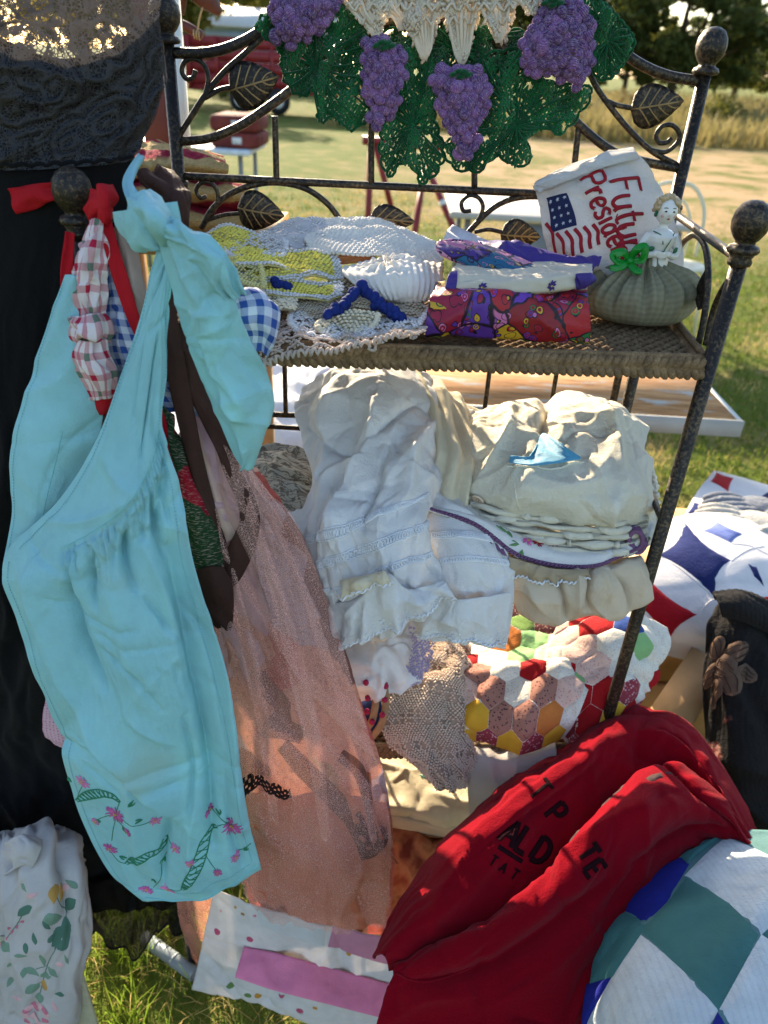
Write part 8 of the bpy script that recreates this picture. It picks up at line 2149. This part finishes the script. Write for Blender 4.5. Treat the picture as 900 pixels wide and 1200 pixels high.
SFS, _ = cloth('sheet', [[(-90, 985, .72), (0, 990, .72), (45, 978, .72), (78, 985, .72), (98, 1010, .715)],
                [(-90, 990, .66), (0, 985, .655), (42, 974, .65), (76, 980, .655), (100, 1020, .67)],
                [(-90, 1030, .625), (0, 1030, .61), (45, 1025, .60), (82, 1030, .61), (102, 1050, .635)],
                [(-90, 1090, .60), (0, 1090, .585), (48, 1090, .575), (84, 1090, .585), (104, 1092, .61)],
                [(-90, 1150, .585), (0, 1155, .57), (46, 1155, .56), (80, 1155, .567), (94, 1150, .59)],
                [(-90, 1260, .575), (0, 1270, .56), (44, 1270, .55), (78, 1270, .557), (88, 1262, .58)]], fsm, fs, 120, 170,
              lambda u, v, x, y: np.clip(1.2 - v * .9, .3, 1) * (fold(x, y, H2 - .2, .05, 7, .012, 541, .6) + fold(x, y, H2 + .1, .022, 7, .004, 542, .6)) + crumple(x, y, .05, .0016, 544))
cloth('ruffle_roll', [[(0, 1000, .64), (10, 985, .625), (30, 978, .62), (50, 984, .625)], [(4, 1010, .625), (16, 996, .61), (34, 990, .605), (48, 996, .61)], [(2, 1030, .615), (14, 1020, .60), (28, 1014, .598), (38, 1016, .602)]], fsm, fs, 40, 30, lambda u, v, x, y: fold(x, y, .8, .02, 3, .005, 545))
lfg = fabric('printed_leaf_green', (122, 150, 130), .12, .8, .15); lfd = fabric('printed_leaf_dark', (84, 120, 104), .12, .8, .15); rsp = fabric('printed_rose', (206, 120, 140), .2, .8, .15); rsl = fabric('printed_rose_pale', (222, 176, 178), .1, .8, .15); yfl = fabric('printed_gold', (196, 150, 80), .2, .8, .15)
def printed(S, px, py, a, L, w_, m_, parent, name, off=.0007):
    c = S.find(px, py); d = np.array([math.cos(a), math.sin(a)]); s = np.array([-d[1], d[0]])
    P = [tuple(d * L * (q - .5) + s * w_ * math.sin(math.pi * q ** .8)) for q in np.linspace(0, 1, 8)] + [tuple(d * L * (q - .5) - s * w_ * math.sin(math.pi * q ** .8)) for q in np.linspace(1, 0, 8)[1:-1]]
    mk(name, piece(S, to_uv(S, c, P), .0002, off, 4, 2), m_, parent)
for px, py, a, L, w_, m_ in ((62, 1078, -.4, .035, .010, lfg), (74, 1100, -.9, .05, .014, lfd), (78, 1086, 2.4, .03, .010, lfd), (38, 1138, .2, .022, .006, lfg), (54, 1142, -.6, .02, .006, lfg), (36, 1160, 2.2, .026, .007, lfg), (46, 1170, 1.6, .024, .006, lfg), (62, 1140, .4, .02, .006, lfg), (50, 1125, 1.2, .024, .005, lfg), (80, 1060, 1.8, .03, .007, lfd), (30, 1066, -.8, .026, .008, lfd), (64, 1048, 1.2, .022, .010, yfl), (72, 1044, 1.8, .022, .009, yfl), (52, 1155, 1.0, .014, .006, yfl), (6, 1110, .6, .03, .008, lfg), (12, 1150, 2, .02, .006, lfg)):
    printed(SFS, px, py, a, L * 1.35, w_ * 1.3, m_, fs, 'printed_leaf' if m_ is not yfl else 'printed_flower')
for k in range(12):
    a = k * 2 * math.pi / 12
    printed(SFS, 42 + 12 * math.cos(a), 1190 + 12 * math.sin(a), a + 1.6, .018, .007, rsp if k % 2 else rsl, fs, 'printed_petal', .0007 + .0001 * k)
printed(SFS, 42, 1190, .4, .02, .009, rsl, fs, 'printed_petal', .0024)
for px, py in ((8, 1100), (14, 1092), (20, 1086), (10, 1088), (26, 1080), (2, 1106)):
    printed(SFS, px, py, px * 1.0, .009, .003, rsp, fs, 'printed_flower', .0009)
for pp_ in ([(80, 1060), (76, 1085), (66, 1110), (56, 1130), (48, 1160)], [(56, 1130), (42, 1136)], [(50, 1150), (38, 1158)], [(48, 1160), (44, 1180)], [(30, 1066), (22, 1080), (8, 1100)], [(64, 1048), (72, 1062), (80, 1070)]):
    mk('printed_stem', pxstroke(SFS, pp_, .0016, .0004, 30), lfd, fs)
for k, (px, py) in enumerate(((24, 1120), (30, 1112), (70, 1130), (78, 1125), (60, 1100), (20, 1170), (28, 1140), (70, 1165), (64, 1180), (12, 1130), (54, 1085), (76, 1040), (84, 1036), (40, 1100), (36, 1050), (28, 1040))):
    printed(SFS, px, py, k * 1.3, .022, .005, (lfg, lfd, rsl)[k % 3], fs, 'printed_leaf', .0009)
# grey plastic pipe in the grass
gp = thing('plastic_pipe', 'short grey plastic pipe lying in the grass under the black hem', 'pipe', tuple(PZ(200, 1118, .02)))
pa, pb = PZ(168, 1098, .03), PZ(228, 1142, .03)
mk('pipe_wall', tube([pa, (pa + pb) / 2, pb], .0125, 20, caps=False), solid('pipe_grey', (128, 136, 140), .35, noise=(30, .08)), gp).modifiers.new('thickness', 'SOLIDIFY').thickness = .002
for t_ in (.25, .6):
    p = pa + (pb - pa) * t_; mk('pipe_ring', tube([p, p + (pb - pa) * .04], .0132, 20), solid('pipe_grey', (128, 136, 140), .35), gp)

# ================================================================== BEHIND THE RACK
bt2 = thing('back_table', 'low board table behind the rack heaped with white linen', 'table', (-.15, 2.3, 0))
zt2 = .46
mk('tabletop', box((-.12, 2.3, zt2 - .012), (1.3, .76, .022)), wood, bt2, smooth=False)
for sx in (-.55, .3):
    for sy in (2.0, 2.6):
        mk('leg', box((sx, sy, (zt2 - .024) / 2), (.04, .04, zt2 - .024)), wood, bt2, smooth=False)
wl = thing('white_linen', 'heap of bright white linen lying in the sun behind the rack', 'linen', tuple(PY(330, 480, 2.1)))
cloth('linen', [[(150, 430, 2.56), (250, 418, 2.58), (340, 408, 2.61), (420, 404, 2.61), (455, 420, 2.58)], [(150, 470, 2.27), (250, 452, 2.30), (340, 440, 2.33), (400, 438, 2.33), (445, 450, 2.33)], [(150, 530, 2.02), (250, 515, 2.02), (330, 510, 2.02), (390, 510, 2.02), (440, 510, 2.04)], [(150, 620, 1.90), (250, 610, 1.89), (330, 605, 1.89), (390, 605, 1.89), (440, 600, 1.92)], [(150, 720, 1.87), (250, 720, 1.86), (330, 720, 1.86), (390, 720, 1.86), (440, 720, 1.89)]], wcot, wl, 110, 90, lambda u, v, x, y: fold(x, y, .6, .12, 3, .02, 551, .7) + fold(x, y, H2, .07, 4, .012, 552, .7) + crumple(x, y, .04, .004, 553), .002)
def shoe(label, px, py, Y, ang, m_, cat='shoe', name='shoe'):
    c = PY(px, py, Y); t = thing(name, label, cat, tuple(c), 'shoes on the back table')
    ca, sa = math.cos(ang), math.sin(ang)
    def Wp(a, b_, z): return c + np.array([a * ca - b_ * sa, a * sa + b_ * ca, z])
    us = np.linspace(0, 1, 16); rows = []
    for u in us:
        w_ = .034 * (math.sin(math.pi * min(1, u * .9 + .08)) ** .5); h = .05 * (1 - u) ** .7 + .026
        rows.append([Wp(-.12 + .25 * u, w_ * math.sin(a), max(0, h * (math.cos(a) * .5 + .5))) for a in np.linspace(-2.7, 2.7, 14)])
    mk('upper', (np.array(rows).reshape(-1, 3), grid_faces(16, 14)), m_, t)
    mk('sole', tube([Wp(-.12, 0, .004), Wp(-.02, 0, .004), Wp(.13, 0, .004)], [.026, .032, .02], 10, 14, flat=.25), blk, t)
    mk('strap', tube([Wp(-.02, -.034, .02), Wp(-.03, -.02, .062), Wp(-.03, .02, .062), Wp(-.02, .034, .02)], .005, 6, 14), m_, t)
blklea = solid('black_leather', (26, 24, 26), .35, noise=(30, .2))
shoe('black leather shoe pointing right on the back table', 478, 436, 2.5, .2, blklea)
shoe('black leather shoe half under the white rag on the back table', 512, 446, 2.42, -.5, blklea)
rg = thing('white_rag', 'crumpled blue white rag beside the black shoes', 'rag', tuple(PY(535, 465, 2.34)))
cloth('rag', [[(500, 440, 2.45), (530, 432, 2.48), (560, 446, 2.45)], [(504, 456, 2.34), (534, 448, 2.33), (562, 460, 2.34)], [(512, 474, 2.28), (536, 472, 2.26), (558, 474, 2.28)]], fabric('blue_white_cotton', (196, 204, 214), .08), rg, 50, 40, lambda u, v, x, y: crumple(x, y, .05, .02, 561) + fold(x, y, .4, .05, 3, .012, 562), .002)
